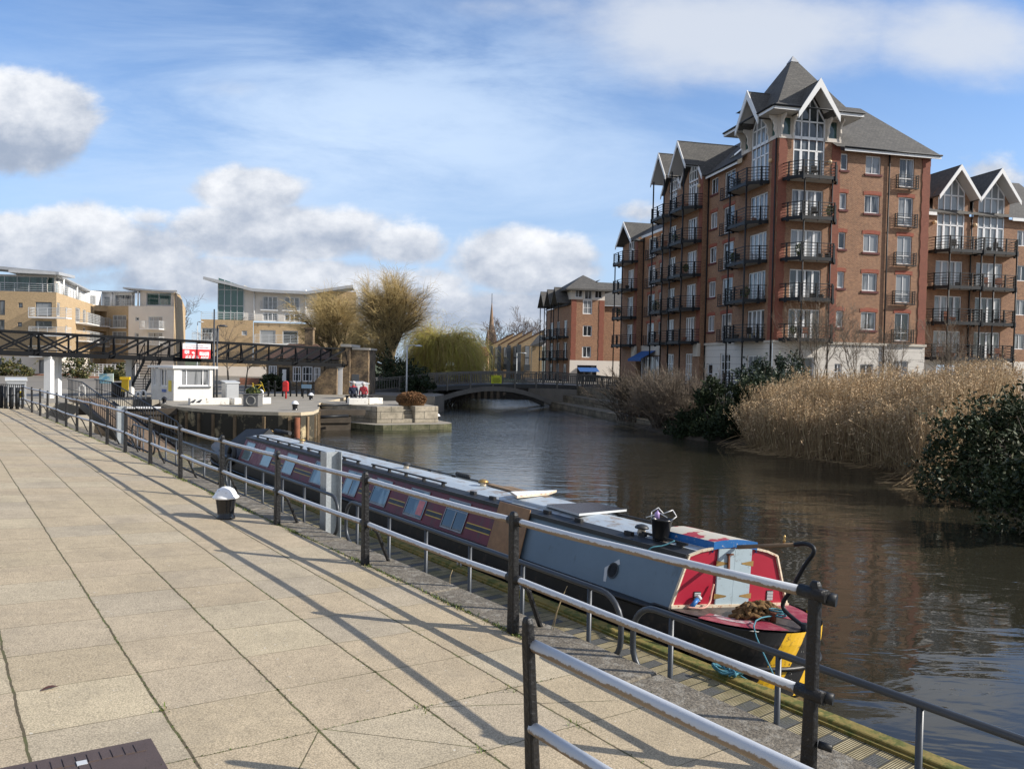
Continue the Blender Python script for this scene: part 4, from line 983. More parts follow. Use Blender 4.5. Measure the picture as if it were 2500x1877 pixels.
# coir fender, ropes, can, hose
mb = MB(); cc = bl(1850, 1490, 2, .1)
for k in range(95):
    a = random.uniform(0, 6.28); q = random.uniform(0, 1) ** .5; x, y = cc.x + .17 * q * math.cos(a), cc.y + .34 * q * math.sin(a); z = .05 + .15 * math.sqrt(max(0, 1 - q * q)) * random.uniform(.5, 1); t = random.uniform(0, 6.28); L_ = random.uniform(.05, .12)
    mb.tube([Vector((x - L_ * math.cos(t), y - L_ * math.sin(t), z - .02)), Vector((x, y, z + .015)), Vector((x + L_ * math.cos(t + .5), y + L_ * math.sin(t + .5), z - .025))], [.022, .03, .02], 6)
o = mb.build('coir_rope_coil', M['coir']); o.matrix_world = BM @ Matrix.Translation(o.location); tag(o, 'shaggy brown coil of coir rope lying on the stern deck of the boat', 'rope')
def rope(name, pts, r, mat, label, local=True):
    mb = MB(); mb.tube(smoothpath([Vector(p) for p in pts], 5), r, 7); o = mb.build(name, mat)
    if local: o.matrix_world = BM @ Matrix.Translation(o.location)
    return tag(o, label, 'rope')
st = Vector((-.72, .02, .10))
rp = [st + Vector((.10 * math.cos(a), .09 * math.sin(a), .004 * k)) for k, a in enumerate([i * .9 for i in range(18)])]
rope('blue_rope', rp, .011, M['rope_b'], 'blue mooring rope wound round the dolly on the stern deck')
mb = MB(); mb.lathe([(.035, 0), (.035, .1), (.05, .11), (.05, .13)], (-.72, .1, .02), 12); mb.build('mooring_dolly', M['rust'], boat, world=False)
cl = S(2.7, 6.92, PZD + .13)
cw = PZ(1775, 1640, PZD + .10); ca_ = BI @ cw
rope('mooring_line', [st, Vector((-.8, .6, .05)), ca_ + Vector((-.5, -.25, -.12)), ca_ + Vector((-.1, -.1, -.02)), ca_], .009, M['rope_b'], 'blue green mooring line running from the stern dolly to the landing stage')
kn = [cw + QD * (.16 * math.cos(i * 1.1) ) + QN * (.07 * math.sin(i * 1.7)) + ZV * (.02 + .03 * math.sin(i * 2.3)) for i in range(22)]
rope('rope_knot', kn, .012, M['rope_b'], 'blue green rope knotted round a cleat on the edge of the landing stage', local=False)
rope('cabin_rope', [(.55, .52, HC + .12), (.62, .65, HC + .05), (.70, .80, HC + .01), (.75, .83, HC - .1)], .010, M['rope_b'], 'thin blue cord tied to the roof handrail near the hatch')
h0 = bk(.37, .27, .05)
rope('pink_hose', [bk(.30, .32, .04), bk(.34, .22, .06), bk(.40, .10, .10), bk(.55, .05, .16), bk(.72, .05, .10)], .013, mk('pink_hose', (.62, .33, .25), .6), 'thin pink hose drooping over the red stern bulkhead')
mb = MB(); g0 = bk(.62, .06, .09); mb.tube([g0 + Vector((0, .04, -.01)), g0 + Vector((0, -.07, .08))], .030, 12, 0); mb.tube([g0 + Vector((0, -.07, .08)), g0 + Vector((0, -.10, .105))], [.030, .042], 12, 1)
o = mb.build('blue_lantern', [M['b_blue'], M['alu']]); o.matrix_world = BM @ Matrix.Translation(o.location); tag(o, 'small blue lamp lying against the red stern bulkhead', 'lamp')
# bow: canvas cratch cover
mb = MB(); x0, x1 = LC, LC + 2.1
for (sg) in (1, -1):
    q = [(x0, sg * .93, .02), (x1, sg * .90, .02), (x1, sg * .02, HC + .12), (x0, sg * .02, HC + .30)]
    mb.face(q[::-1] if sg > 0 else q); 
mb.face([(x1, .9, .02), (x1, -.9, .02), (x1, 0, HC + .12)][::-1]); mb.face([(x0, .93, .02), (x0, -.93, .02), (x0, 0, HC + .30)])
mb.build('cratch_cover', M['canvas'], boat, world=False)
mb = MB(); c = bl(548, 1105, 1, .95)
pts = [Vector((LC + .15 + .25 * math.cos(a) , 1.03, .12 + .26 * math.sin(a))) for a in [2 * math.pi * k / 20 for k in range(21)]]
mb.tube(pts, .07, 8); o = mb.build('tyre_fender', M['b_edge']); o.matrix_world = BM @ Matrix.Translation(o.location); tag(o, 'dark round fender hanging at the bow of the narrow boat', 'fender')
p = bl(688, 1058, 2, HC + .10)
mb = MB(); mb.tube([(p.x - .45, p.y - .1, HC + .15), (p.x + .45, p.y + .05, HC + .15)], .065, 12); o = mb.build('rolled_cover', M['canvas']); o.matrix_world = BM @ Matrix.Translation(o.location); tag(o, 'rolled dark cover lying on the far end of the boat roof', 'roll')
mb = MB(); p = bl(1158, 1168, 2, HC + .08)
pts = [Vector((p.x + t * .5 - .2, -.55 + .012 * math.sin(t * 40), roofz(.55) + .10 + .01 * math.cos(t * 40))) for t in [i / 30 for i in range(31)]]
mb.tube(pts, .035, 8); o = mb.build('coiled_rope', M['canvas']); o.matrix_world = BM @ Matrix.Translation(o.location); tag(o, 'black coiled rope resting along the far roof rail of the boat', 'rope')
# leaning dry stalks on the coping
mb = MB()
for a, b in (((1345, 1540), (1385, 1430)), ((1350, 1540), (1378, 1445)), ((1098, 1425), (1105, 1390))):
    p = PD(*a, 4.5); q = PD(*b, 4.55); mb.tube([p, p.lerp(q, .5) + QD * .02, q], .0035, 5)
tag(mb.build('dry_stalk', mk('straw', (.35, .27, .15), .8)), 'thin dry weed stalk growing out of the kerb by the railing', 'weed')
# ================================================================ lock side
GZ = -.12
M['concrete'] = mk('lock_concrete', (.29, .265, .22), .9, var=.2, scale=1.2, fine=.15, fscale=40)
M['asphalt'] = mk('far_ground', (.20, .18, .15), .9, var=.25, scale=.4)
M['grass'] = mk('rough_grass', (.07, .085, .03), .95, var=.4, scale=.6)
def mk_pier():
    m = mk('stained_pier_concrete', (.42, .34, .20), .9, var=.35, scale=1.3, dirt=((.045, .04, .028), .78, 1.1), bump=.4, bscale=8)
    return m
M['pier'] = mk_pier()
def land(name, pts, z, mat, depth=2.3, kind='structure', mats=None):
    mb = MB(); mb.prism([Vector((p[0], p[1], z)) for p in pts], (0, 0, -depth), 1 if mats else 0, 1 if mats else 0)
    o = mb.build(name, mats or mat)
    if mats:                                        # top faces take the first material
        for p in o.data.polygons:
            if p.normal.z > .9: p.material_index = 0
    return tag(o, kind=kind) if kind else o
# round nosed lock island
nose = [(388, 975), (394, 985), (420, 991), (470, 996), (540, 1001), (610, 1004), (680, 1006), (735, 1006.5), (765, 1004), (778, 998), (780, 990), (778, 984)]
np_ = [PZ(u, v, GZ) for u, v in nose]
pl = [(p.x, p.y) for p in np_]; bx0 = PZ(380, 948, GZ); bx1 = PZ(775, 950, GZ)
pl = pl + [(pl[-1][0] - .15, 58), (pl[0][0] - 3, 58)]
mb = MB(); n_ = len(pl)
for i in range(n_):
    a, b = pl[i], pl[(i + 1) % n_]
    nseg = 1
    mb.face([(a[0], a[1], -2.5), (a[0], a[1], GZ - .16), (b[0], b[1], GZ - .16), (b[0], b[1], -2.5)], 1)
mb.face([(p[0], p[1], GZ) for p in pl], 0)
cxm = sum(p[0] for p in pl) / n_; cym = sum(p[1] for p in pl) / n_
for i in range(n_):
    a, b = pl[i], pl[(i + 1) % n_]
    mb.face([(a[0], a[1], GZ - .16), (a[0], a[1], GZ), (b[0], b[1], GZ), (b[0], b[1], GZ - .16)], 2)
for i in range(len(nose) - 1):                       # vertical fender timbers
    a, b = np_[i], np_[i + 1]; L_ = (b - a).length; k = max(1, round(L_ / 1.1))
    for j in range(k):
        p = a.lerp(b, (j + .5) / k); t = (b - a).normalized(); nrm = Vector((t.y, -t.x, 0))
        mb.obox(p + nrm * .03 + ZV * -1.25, t * .07, nrm * .05, ZV * 1.02, 3)
for f_ in range(len(mb.f)): pass
o = mb.build('lock_island', [M['concrete'], M['pier'], mk('pale_coping', (.50, .42, .30), .9, var=.2, scale=3), mk('pier_timber', (.20, .14, .08), .9, var=.4, scale=2)]); tag(o, kind='structure')
o.data.flip_normals() if False else None
mb = MB(); yp = PZ(726, 1006, GZ).y - .28; p = PY(726, 1040, yp); mb.tube([(p.x, yp, -2.4), (p.x, yp, PY(726, 1019, yp).z)], .13, 12)
tag(mb.build('mooring_pile', mk('red_rust', (.22, .075, .035), .8, var=.3, scale=4)), 'rusty red round pile standing in the water against the lock island', 'pile')
# right hand stone landing with steps
M['stone'] = mk_brick('grey_lock_stone', (.44, .38, .29), (.34, .30, .23), (.13, .12, .10), bw=1.3, bh=.42, var=.25, ms=.02, stain=((.12, .11, .08), .55, 1.2))
M['stone_wet'] = mk_brick('mossy_lock_stone', (.16, .15, .09), (.10, .10, .05), (.03, .03, .02), bw=1.1, bh=.35, var=.4, ms=.02, stain=((.03, .04, .01), .7, 2))
LZ = -.12; A0 = PZ(922, 1055, WATER); A1 = PZ(1116, 1051, WATER)
ax = (A1 - A0); ax.z = 0; axl = ax.length; ax.normalize(); an = Vector((-ax.y, ax.x, 0))        # an points away
def Lp(a, b, z): return Vector((A0.x, A0.y, 0)) + ax * a + an * b + ZV * z
SZ = PY(1020, 1036, A0.y + 1).z
mb = MB(); mb.prism([Lp(-.1, .2, -2.5), Lp(.3, 0, -2.5), Lp(axl - .8, 0, -2.5), Lp(axl - .2, .35, -2.5), Lp(axl, 1.0, -2.5), Lp(axl - .2, 3.5, -2.5), Lp(axl - 1.5, 8, -2.5), Lp(axl - 3, 14, -2.5), Lp(-1.9, 14, -2.5), Lp(-1.9, 4, -2.5)], (0, 0, 2.5 + SZ), 0, 1)
tag(mb.build('stone_landing', [M['stone_wet'], M['concrete']]), kind='structure')
def xat(u, b, z):                                   # a-coordinate along the landing of pixel column u at offset b
    o = Lp(0, b, 0); r = ray(u, 1000); t = ((o - Vector((0, 0, 0))).dot(an)) / Vector((r.x, r.y, 0)).dot(an)
    return (Vector((r.x * t, r.y * t, 0)) - Lp(0, 0, 0)).dot(ax)
b0 = 1.15; xa, xb, xc, xd = (xat(u, b0, 0) for u in (920, 985, 1013, 1070))
mb = MB()
def blk(x0, x1, y0, y1, z0, z1, m=0): mb.prism([Lp(x0, y0, z0), Lp(x1, y0, z0), Lp(x1, y1, z0), Lp(x0, y1, z0)], (0, 0, z1 - z0), m, 1)
blk(xa, xb, b0, b0 + 6, SZ, LZ); blk(xc, xd, b0, b0 + 6, SZ, LZ); blk(xb, xc, b0 + 1.0, b0 + 6, SZ, LZ)
for k in range(3): blk(xb, xc, b0 + .25 * k + .1, b0 + 1.0, SZ + (LZ - SZ) * k / 4, SZ + (LZ - SZ) * (k + 1) / 4)
mb.prism([Lp(xa - .02, b0 + .02, -2.4), Lp(xa - .02, b0 + 6, -2.4), Lp(xa - 2.6, b0 + 6, -2.4), Lp(xa - 1.9, b0 + 3.2, -2.4), Lp(xa - .5, b0 + 1.2, -2.4)], (0, 0, 2.4 + LZ - .003), 0, 1)
tag(mb.build('lock_wall', [M['stone'], M['concrete']], bevel=.03), 'grey stone block wall of the lock with a small flight of steps, above the right hand landing', 'wall')
q = PZ(1068, 1027, SZ); bollard(Vector((q.x, q.y, SZ)), 'small white capped bollard on the low tip of the stone landing', .9)
q = PZ(720, 1001, GZ); bollard(Vector((q.x, q.y, GZ)), 'white capped bollard on the rounded end of the lock island', 1.0)
q = PZ(759, 976, GZ); bollard(Vector((q.x, q.y, GZ)), 'white capped bollard further back by the lock gates', .95)
q = PZ(401, 985, GZ); bollard(Vector((q.x, q.y, GZ)), 'squat mooring post on the lock side in front of the kiosk', .8, cap='gloss_blk')
# land behind the locks and to the left
land('lock_ground', [(-120, 58), (Lp(axl - 3, 0, 0).x, 58), (Lp(axl - 3, 0, 0).x + .4, 62), (-6.8, 66), (-6.5, 71), (-9, 100), (-12, 160), (-200, 160), (-200, 58)], GZ - .01, M['asphalt'])
qa = S(46, 2.9); qb = S(46, -22)
land('left_ground', [(qa.x, qa.y), (-22, 44.5), (-24, 58), (-120, 58), (-120, 40), (qb.x, qb.y)], GZ, M['concrete'])
# lock chamber walls left of the island and white coping blocks
mb = MB()
def wseg(u0, v0, u1, v1, hz, dz, y0=None):
    a = PZ(u0, v0, GZ); b = PZ(u1, v1, GZ); t = (b - a).normalized(); n_ = Vector((-t.y, t.x, 0))
    mb.obox((a + b) / 2 + n_ * .3 + ZV * hz / 2, t * ((b - a).length / 2), n_ * .3, ZV * hz / 2 * 1.0)
M['white_block'] = mk('whitewashed_stone', (.74, .72, .67), .85, var=.08, scale=2, dirt=((.35, .3, .24), .15, 4), bump=.3, bscale=12)
for k, (seg, lb) in enumerate((((464, 989, 560, 988), 'whitewashed coping block in front of the kiosk window'), ((572, 988, 590, 987.5), 'short whitewashed block left of the stone planter'), ((632, 987, 662, 986), 'whitewashed coping block right of the stone planter'), ((851, 988, 898, 988), 'whitewashed block on the right side of the lock gates'), ((902, 987, 935, 986), 'right hand whitewashed block beside the steel cabinet'))):
    mb = MB(); wseg(*seg, .36, 0); tag(mb.build('coping_block', M['white_block'], bevel=.03), lb, 'stone block', 'white coping blocks of the locks')
# lock gates
M['gate'] = mk('lock_gate_timber', (.07, .055, .04), .8, var=.4, scale=2, bump=.3)
def lockgate(u0, u1, yv, label, ztop, white=True):
    a = PZ(u0, yv, GZ); b = PZ(u1, yv, GZ); e = emp('lock_gate', (a + b) / 2, label, 'lock gate'); t = (b - a).normalized(); n_ = Vector((-t.y, t.x, 0)); L_ = (b - a).length
    mb = MB(); mb.obox((a + b) / 2 + ZV * (ztop - GZ - 1.4), t * (L_ / 2), n_ * .15, ZV * 1.25)
    for k in range(4): mb.obox((a + b) / 2 - n_ * .18 + ZV * (ztop - GZ - .45 - k * .55), t * (L_ / 2), n_ * .08, ZV * .12)
    mb.build('gate_leaf', M['gate'], e)
    mb = MB(); mb.obox((a + b) / 2 + ZV * (ztop - GZ), t * (L_ / 2 + .8), n_ * .22, ZV * .16); mb.build('balance_beam', [M['gate']], e)
    if white:
        mb = MB(); mb.obox((a + b) / 2 - n_ * .05 + ZV * (ztop - GZ + .19), t * (L_ / 2), n_ * .3, ZV * .035); mb.build('footboard', M['wpaint'], e)
lockgate(232, 392, 992, 'dark timber lock gate with a white footboard left of the island', GZ - .25)
lockgate(781, 856, 991, 'dark timber lock gate between the island and the stone landing', GZ - .35, False)
mb = MB(); a = PZ(776, 995, GZ); b = PZ(850, 993, GZ)
mb.tube([a + ZV * .1, b + ZV * .1], .05, 6); mb.tube([a + ZV * -.5, b + ZV * -.5], .09, 6); mb.build('walkway_pipe', M['black_iron']).hide_render = False
tag(bpy.data.objects['walkway_pipe'], 'dark horizontal pipe across the lock gates by the island', 'pipe')

# ---------------------------------------------------------------- facade helper
class Fac:
    """vertical wall plane through o with horizontal direction ud; outward normal points to the camera side"""
    def __init__(s, o, ud, out=None):
        s.o = Vector((o[0], o[1], 0)); s.u = Vector((ud[0], ud[1], 0)).normalized(); n = Vector((s.u.y, -s.u.x, 0))
        if out is None: out = -s.o
        s.n = n if n.dot(Vector((out[0], out[1], 0))) > 0 else -n
    def p(s, u, z, w=0.): return s.o + s.u * u + s.n * w + ZV * z
    def px(s, a, b, w=0.):
        r = ray(a, b); o = s.o + s.n * w; t = o.dot(s.n) / r.dot(s.n); q = Vector((r.x * t, r.y * t, 0)) - o
        return q.dot(s.u), EZ + r.z * t
    def rect(s, x0, y0, x1, y1):
        """pixel box -> u0,u1,z0,z1 (middle lines)"""
        ua = s.px(x0, (y0 + y1) / 2)[0]; ub = s.px(x1, (y0 + y1) / 2)[0]; za = s.px((x0 + x1) / 2, y1)[1]; zb = s.px((x0 + x1) / 2, y0)[1]
        return min(ua, ub), max(ua, ub), za, zb
def quadn(mb, pts, n, m=0):
    pts = [Vector(p) for p in pts]; nn = (pts[1] - pts[0]).cross(pts[2] - pts[1])
    mb.face(pts if nn.dot(n) > 0 else pts[::-1], m)
def wall(mb, fc, u0, u1, z0, z1, ops=(), rev=.14, m=0, w=0.):
    us = sorted(set([u0, u1] + [x for o in ops for x in (o[0], o[1]) if u0 < x < u1])); zs = sorted(set([z0, z1] + [x for o in ops for x in (o[2], o[3]) if z0 < x < z1]))
    for a, b in zip(us, us[1:]):
        for c, d in zip(zs, zs[1:]):
            um, zm = (a + b) / 2, (c + d) / 2
            if any(o[0] < um < o[1] and o[2] < zm < o[3] for o in ops): continue
            quadn(mb, [fc.p(a, c, w), fc.p(b, c, w), fc.p(b, d, w), fc.p(a, d, w)], fc.n, m)
    for o in ops:
        a, b, c, d = o[:4]; mid = fc.p((a + b) / 2, (c + d) / 2, w)
        for (p, q) in (((a, c), (a, d)), ((b, c), (b, d)), ((a, c), (b, c)), ((a, d), (b, d))):
            ps_ = [fc.p(*p, w), fc.p(*q, w), fc.p(*q, w - rev), fc.p(*p, w - rev)]
            ctr = (ps_[0] + ps_[2]) / 2; quadn(mb, ps_, mid - fc.n * rev / 2 - ctr, m)
def window(fc, op, parent, nx=2, ny=1, w=0., rec=.10, fw=.07, bw=.05, fm='wframe', gm='glass', name='window', hs=None, vs=None):
    a, b, c, d = op[:4]; mb = MB(); dp = .05
    def bar(u0, u1, z0, z1):
        ctr = fc.p((u0 + u1) / 2, (z0 + z1) / 2, w - rec); mb.obox(ctr, fc.u * ((u1 - u0) / 2), fc.n * (dp / 2), ZV * ((z1 - z0) / 2))
    bar(a, a + fw, c, d); bar(b - fw, b, c, d); bar(a + fw, b - fw, c, c + fw); bar(a + fw, b - fw, d - fw, d)
    vs = vs if vs is not None else [k / nx for k in range(1, nx)]; hs = hs if hs is not None else [k / ny for k in range(1, ny)]
    for t in vs: u = a + (b - a) * t; bar(u - bw / 2, u + bw / 2, c + fw, d - fw)
    for t in hs:
        z = c + (d - c) * t
        xs_ = [a + fw] + [a + (b - a) * q for q in vs] + [b - fw]
        for p, q in zip(xs_, xs_[1:]):
            bar(p + (bw / 2 if p != xs_[0] else 0), q - (bw / 2 if q != xs_[-1] else 0), z - bw / 2, z + bw / 2)
    o = mb.build(name, M[fm], parent)
    mb = MB(); quadn(mb, [fc.p(a + fw * .5, c + fw * .5, w - rec - .012), fc.p(b - fw * .5, c + fw * .5, w - rec - .012), fc.p(b - fw * .5, d - fw * .5, w - rec - .012), fc.p(a + fw * .5, d - fw * .5, w - rec - .012)], fc.n)
    mb.build('pane', M[gm], o); return o
def railing(mb, pts, h, n, r=.018, posts=True, pr=.03):
    for k in range(n):
        z = h * (k + 1) / n
        for a, b in zip(pts, pts[1:]): mb.bar(a + ZV * z, b + ZV * z, r * 2, r * 2)
    if posts:
        for p in pts: mb.bar(p + ZV * .003, p + ZV * (h + .02), pr, pr, up=Vector((1, 0, 0)))
def gable_prism(mb, fc, uc, hw, ze, za, w0, w1, th=.12, m=0):
    """two roof slopes with ridge along the facade normal, from w0 (back) to w1 (front)"""
    for sg in (-1, 1):
        e0 = fc.p(uc + sg * hw, ze, w0); e1 = fc.p(uc + sg * hw, ze, w1); r0 = fc.p(uc, za, w0); r1 = fc.p(uc, za, w1)
        nrm = (fc.u * sg * (za - ze) + ZV * hw).normalized()
        quadn(mb, [e0, e1, r1, r0], nrm, m); quadn(mb, [e0 - nrm * th, e1 - nrm * th, r1 - nrm * th, r0 - nrm * th], -nrm, m)
        quadn(mb, [e1, r1, r1 - nrm * th, e1 - nrm * th], fc.n, m); quadn(mb, [e0, e1, e1 - nrm * th, e0 - nrm * th], fc.u * sg - ZV * .2, m)

# ================================================================ kiosk and lock side furniture
kio = emp('lock_kiosk', PZ(465, 977, GZ), 'small white brick lock keeper kiosk under the footbridge with a wide front window', 'kiosk')
K0 = PZ(424, 978.5, GZ); K1 = PZ(519, 977, GZ); KF = Fac((K0.x, K0.y), (K1 - K0)[:2]); kw = (K1 - K0).length
ktop = KF.px(430, 899)[1]; KS = Fac((K0.x, K0.y), KF.n * -1)          # left side runs away from the corner
KS.n = -KF.u
kl = 2.3
k_op = KF.rect(440, 900, 512, 943); mb = MB(); M['wbrick'] = mk_brick('white_painted_brick', (.78, .77, .74), (.74, .73, .70), (.66, .65, .62), var=.06, stain=((.5, .45, .38), .3, 2))
wall(mb, KF, 0, kw, GZ, ktop, [k_op], m=0); quadn(mb, [KF.p(kw, GZ), KF.p(kw, ktop), KF.p(kw, ktop, -kl - .5), KF.p(kw, GZ, -kl - .5)], KF.u)
sop = [(.35, .95, .75, 1.75), (1.55, 1.95, .7, 1.7)]
KS2 = Fac((K0.x, K0.y), (-1, .62)); KS2.n = Vector((-KS2.u.y, KS2.u.x, 0)) if Vector((-KS2.u.y, KS2.u.x, 0)).y < 0 else -Vector((-KS2.u.y, KS2.u.x, 0))
sop = [KS2.rect(390, 900, 408, 943), KS2.rect(372, 902, 381, 941)]; slen = KS2.px(369, 940)[0]
wall(mb, KS2, 0, slen, GZ, ktop - .05, sop)
mb.build('wall', M['wbrick'], kio)
o_ = window(KF, k_op, kio, nx=4, vs=[.06, .22, .78], fm='wframe', gm='glass'); 
for s_ in sop: window(KS2, s_, kio, nx=2)
mb = MB(); mb.prism([KF.p(-.1, ktop, .15), KF.p(kw + .25, ktop, .15), KF.p(kw + .25, ktop, -kl - .6), KS2.p(slen + .2, ktop, -.2), KS2.p(slen + .2, ktop, .12)], (0, 0, .14)); mb.build('roof', M['wpaint'], kio)
mb = MB(); mb.obox(KF.p((k_op[0] + k_op[1]) / 2, k_op[2] - .05, .04), KF.u * ((k_op[1] - k_op[0]) / 2 + .06), KF.n * .06, ZV * .04); mb.build('sill', M['frame_dk'], kio)
mb = MB(); a = KS2.rect(412, 929, 419, 955); mb.obox(KS2.p((a[0] + a[1]) / 2, (a[2] + a[3]) / 2, .02), KS2.u * ((a[1] - a[0]) / 2), KS2.n * .015, ZV * ((a[3] - a[2]) / 2)); mb.build('yellow_notice', mk('sign_yellow', (.75, .60, .10), .6, var=.05), kio)
mb = MB(); a = KS2.rect(396, 950, 406, 957); mb.obox(KS2.p((a[0] + a[1]) / 2, (a[2] + a[3]) / 2, .02), KS2.u * ((a[1] - a[0]) / 2), KS2.n * .015, ZV * ((a[3] - a[2]) / 2)); mb.build('blue_notice', mk('sign_blue', (.12, .18, .42), .6), kio)
# steel cabinets, planter, signs
M['steel'] = mk('brushed_steel', (.46, .47, .48), .4, .6, var=.1)
def cabinet(u0, u1, v0, v1, dep, label, rz_=.1):
    a = PZ(u0, v1, GZ); b = PZ(u1, v1 - .5, GZ); h = PY((u0 + u1) / 2, v0, a.y).z - GZ; w = (b - a).length; e = emp('steel_cabinet', a, label, 'cabinet', 'steel control cabinets')
    t = (b - a).normalized(); n_ = Vector((-t.y, t.x, 0)); mb = MB(); mb.obox((a + b) / 2 + n_ * dep / 2 + ZV * h / 2, t * w / 2, n_ * dep / 2, ZV * h / 2); mb.build('body', M['steel'], e, bevel=.02)
    mb = MB(); mb.prism([a - n_ * .06 - t * .05 + ZV * h, b - n_ * .06 + t * .05 + ZV * h, b + n_ * (dep + .05) + t * .05 + ZV * (h + .1), a + n_ * (dep + .05) - t * .05 + ZV * (h + .1)], (0, 0, .06)); mb.build('lid', M['alu'], e)
    mb = MB(); mb.obox((a + b) / 2 - n_ * .012 + ZV * h * .5, t * w * .44, n_ * .01, ZV * h * .42); mb.build('door', M['steel'], e)
cabinet(551, 583, 936, 977, .7, 'brushed steel control cabinet between the kiosk and the stone planter')
cabinet(869, 899, 938, 974, .8, 'brushed steel control cabinet on the right of the lock beside two people')
cabinet(15, 64, 930, 988, .8, 'steel control cabinet behind the black gate at the far left')
pl_ = emp('stone_planter', PZ(610, 993, GZ), 'grey square planter with a round wreath relief on the lock island', 'planter')
a = PZ(590, 993, GZ); b = PZ(632, 993, GZ); h = PY(610, 962, a.y).z - GZ; w = (b - a).length; mb = MB(); c = (a + b) / 2 + Vector((0, w / 2, 0))
mb.prism([c + Vector((sx_ * w * .46, sy_ * w * .46, 0)) for sx_, sy_ in ((-1, -1), (1, -1), (1, 1), (-1, 1))], (0, 0, h)); mb.prism([c + Vector((sx_ * w * .52, sy_ * w * .52, h * .93)) for sx_, sy_ in ((-1, -1), (1, -1), (1, 1), (-1, 1))], (0, 0, h * .09))
mb.build('box', mk('grey_cast_stone', (.15, .15, .15), .7, var=.15), pl_, bevel=.02)
mb = MB(); mb.tube([c + Vector((w * .27 * math.cos(t_), -w * .475, h * .48 + w * .27 * math.sin(t_))) for t_ in [2 * math.pi * k / 24 for k in range(25)]], .045, 6); mb.build('wreath_relief', mk('pale_stone', (.22, .22, .21), .8), pl_)
M['leaf_mid'] = mk('mid_leaf', (.045, .062, .018), .65, var=.4, scale=3); M['leaf_dk'] = mk('dark_leaf', (.018, .030, .010), .65, var=.4, scale=3, spec=.25); M['leaf_lt'] = mk('light_leaf', (.11, .14, .04), .55, var=.4, scale=4)
def leafcloud(n, cfun, size, name, mats, parent=None, loc=None):
    """n small leaf quads; cfun(n) gives (n,3) centres"""
    C_ = cfun(n); n = len(C_); a = RNG.normal(size=(n, 3)); a /= np.linalg.norm(a, axis=1)[:, None]; b = RNG.normal(size=(n, 3)); b -= a * (a * b).sum(1)[:, None]; b /= np.linalg.norm(b, axis=1)[:, None]
    sz = size * RNG.uniform(.4, 1.65, n)[:, None]
    V = np.stack([C_ - a * sz, C_ - b * sz * .45, C_ + a * sz, C_ + b * sz * .45], 1).reshape(-1, 3)
    Q = np.arange(4 * n).reshape(n, 4)
    return npmesh(name, V, Q, mats, parent, loc=loc, midx=RNG.integers(0, len(mats), n) if len(mats) > 1 else None)
def ell(c, r, shell=.5):
    def f_(n):
        d = RNG.normal(size=(n, 3)); d /= np.linalg.norm(d, axis=1)[:, None]; rr = RNG.uniform(shell, 1, n) ** .6
        return np.array(c) + d * rr[:, None] * np.array(r)
    return f_
leafcloud(500, ell((c.x, c.y, h + GZ + .1), (w * .45, w * .45, .22)), .07, 'plants', [M['leaf_mid'], M['leaf_lt']], pl_)
def board(name, u0, u1, v0, v1, vb, col, label, cat='sign', z=GZ, mat=None, legs=True, tilt=0.):
    a = PZ((u0 + u1) / 2, vb, z); y = a.y; e = emp(name, a, label, cat)
    p0 = PY(u0, v1, y); p1 = PY(u1, v0, y); mb = MB(); mb.box(p0.x, p1.x, y - .03, y + .03, p0.z, p1.z); mb.build('panel', mat or mk(name + '_panel', col, .5, var=.05), e, bevel=.01)
    if legs:
        mb = MB()
        for x in (p0.x + .1, p1.x - .1): mb.tube([(x, y + .06, z), (x, y + .06, p0.z + .2)], .035, 6)
        mb.build('leg', M['black_iron'], e)
    return e, p0, p1, y
def mk_map():
    m = bpy.data.materials.new('map_board'); nt, N, L, B = nodes(m); g = N.new('ShaderNodeTexCoord'); v = N.new('ShaderNodeTexVoronoi'); v.inputs['Scale'].default_value = 3.2; v.distance = 'CHEBYCHEV'
    L.new(g.outputs['Generated'], v.inputs['Vector']); r = N.new('ShaderNodeValToRGB'); r.color_ramp.interpolation = 'CONSTANT'; e = r.color_ramp.elements; e[0].color = (.35, .62, .72, 1); e[1].color = (.70, .78, .76, 1); e[1].position = .35; q = e.new(.6); q.color = (.16, .42, .62, 1); q = e.new(.8); q.color = (.6, .72, .5, 1)
    s_ = N.new('ShaderNodeSeparateXYZ'); L.new(v.outputs['Color'], s_.inputs[0]); L.new(s_.outputs[0], r.inputs[0]); L.new(r.outputs[0], B.inputs['Base Color']); B.inputs['Roughness'].default_value = .4; return m
board('notice_board', 242, 277, 912, 936, 968, None, 'pale blue information board standing behind the ramp railing', 'notice board', mat=mk_map())
e, p0, p1, y = board('grit_bin', 297, 314, 921, 956, 970, (.85, .55, .02), 'bright yellow bin on legs behind the ramp railing', 'bin')
mb = MB(); mb.box(p0.x - .05, p1.x + .05, y - .15, y + .15, p1.z - .15, p1.z + .02); mb.build('lid', bpy.data.materials['grit_bin_panel'], e)
e, p0, p1, y = board('litter_bin', 281, 294, 940, 967, 969, (.03, .03, .035), 'dark round litter bin left of the yellow bin', 'bin', legs=False)
mb = MB(); mb.lathe([(.3, 0), (.33, .8), (.36, .82), (.36, .9)], ((p0.x + p1.x) / 2, y, GZ), 16); mb.build('drum', M['black_iron'], e)
e, p0, p1, y = board('warning_sign', 48, 58, 955, 971, 1000, (.80, .62, .03), 'small yellow triangle warning sign on the black gate post', 'sign', legs=False)
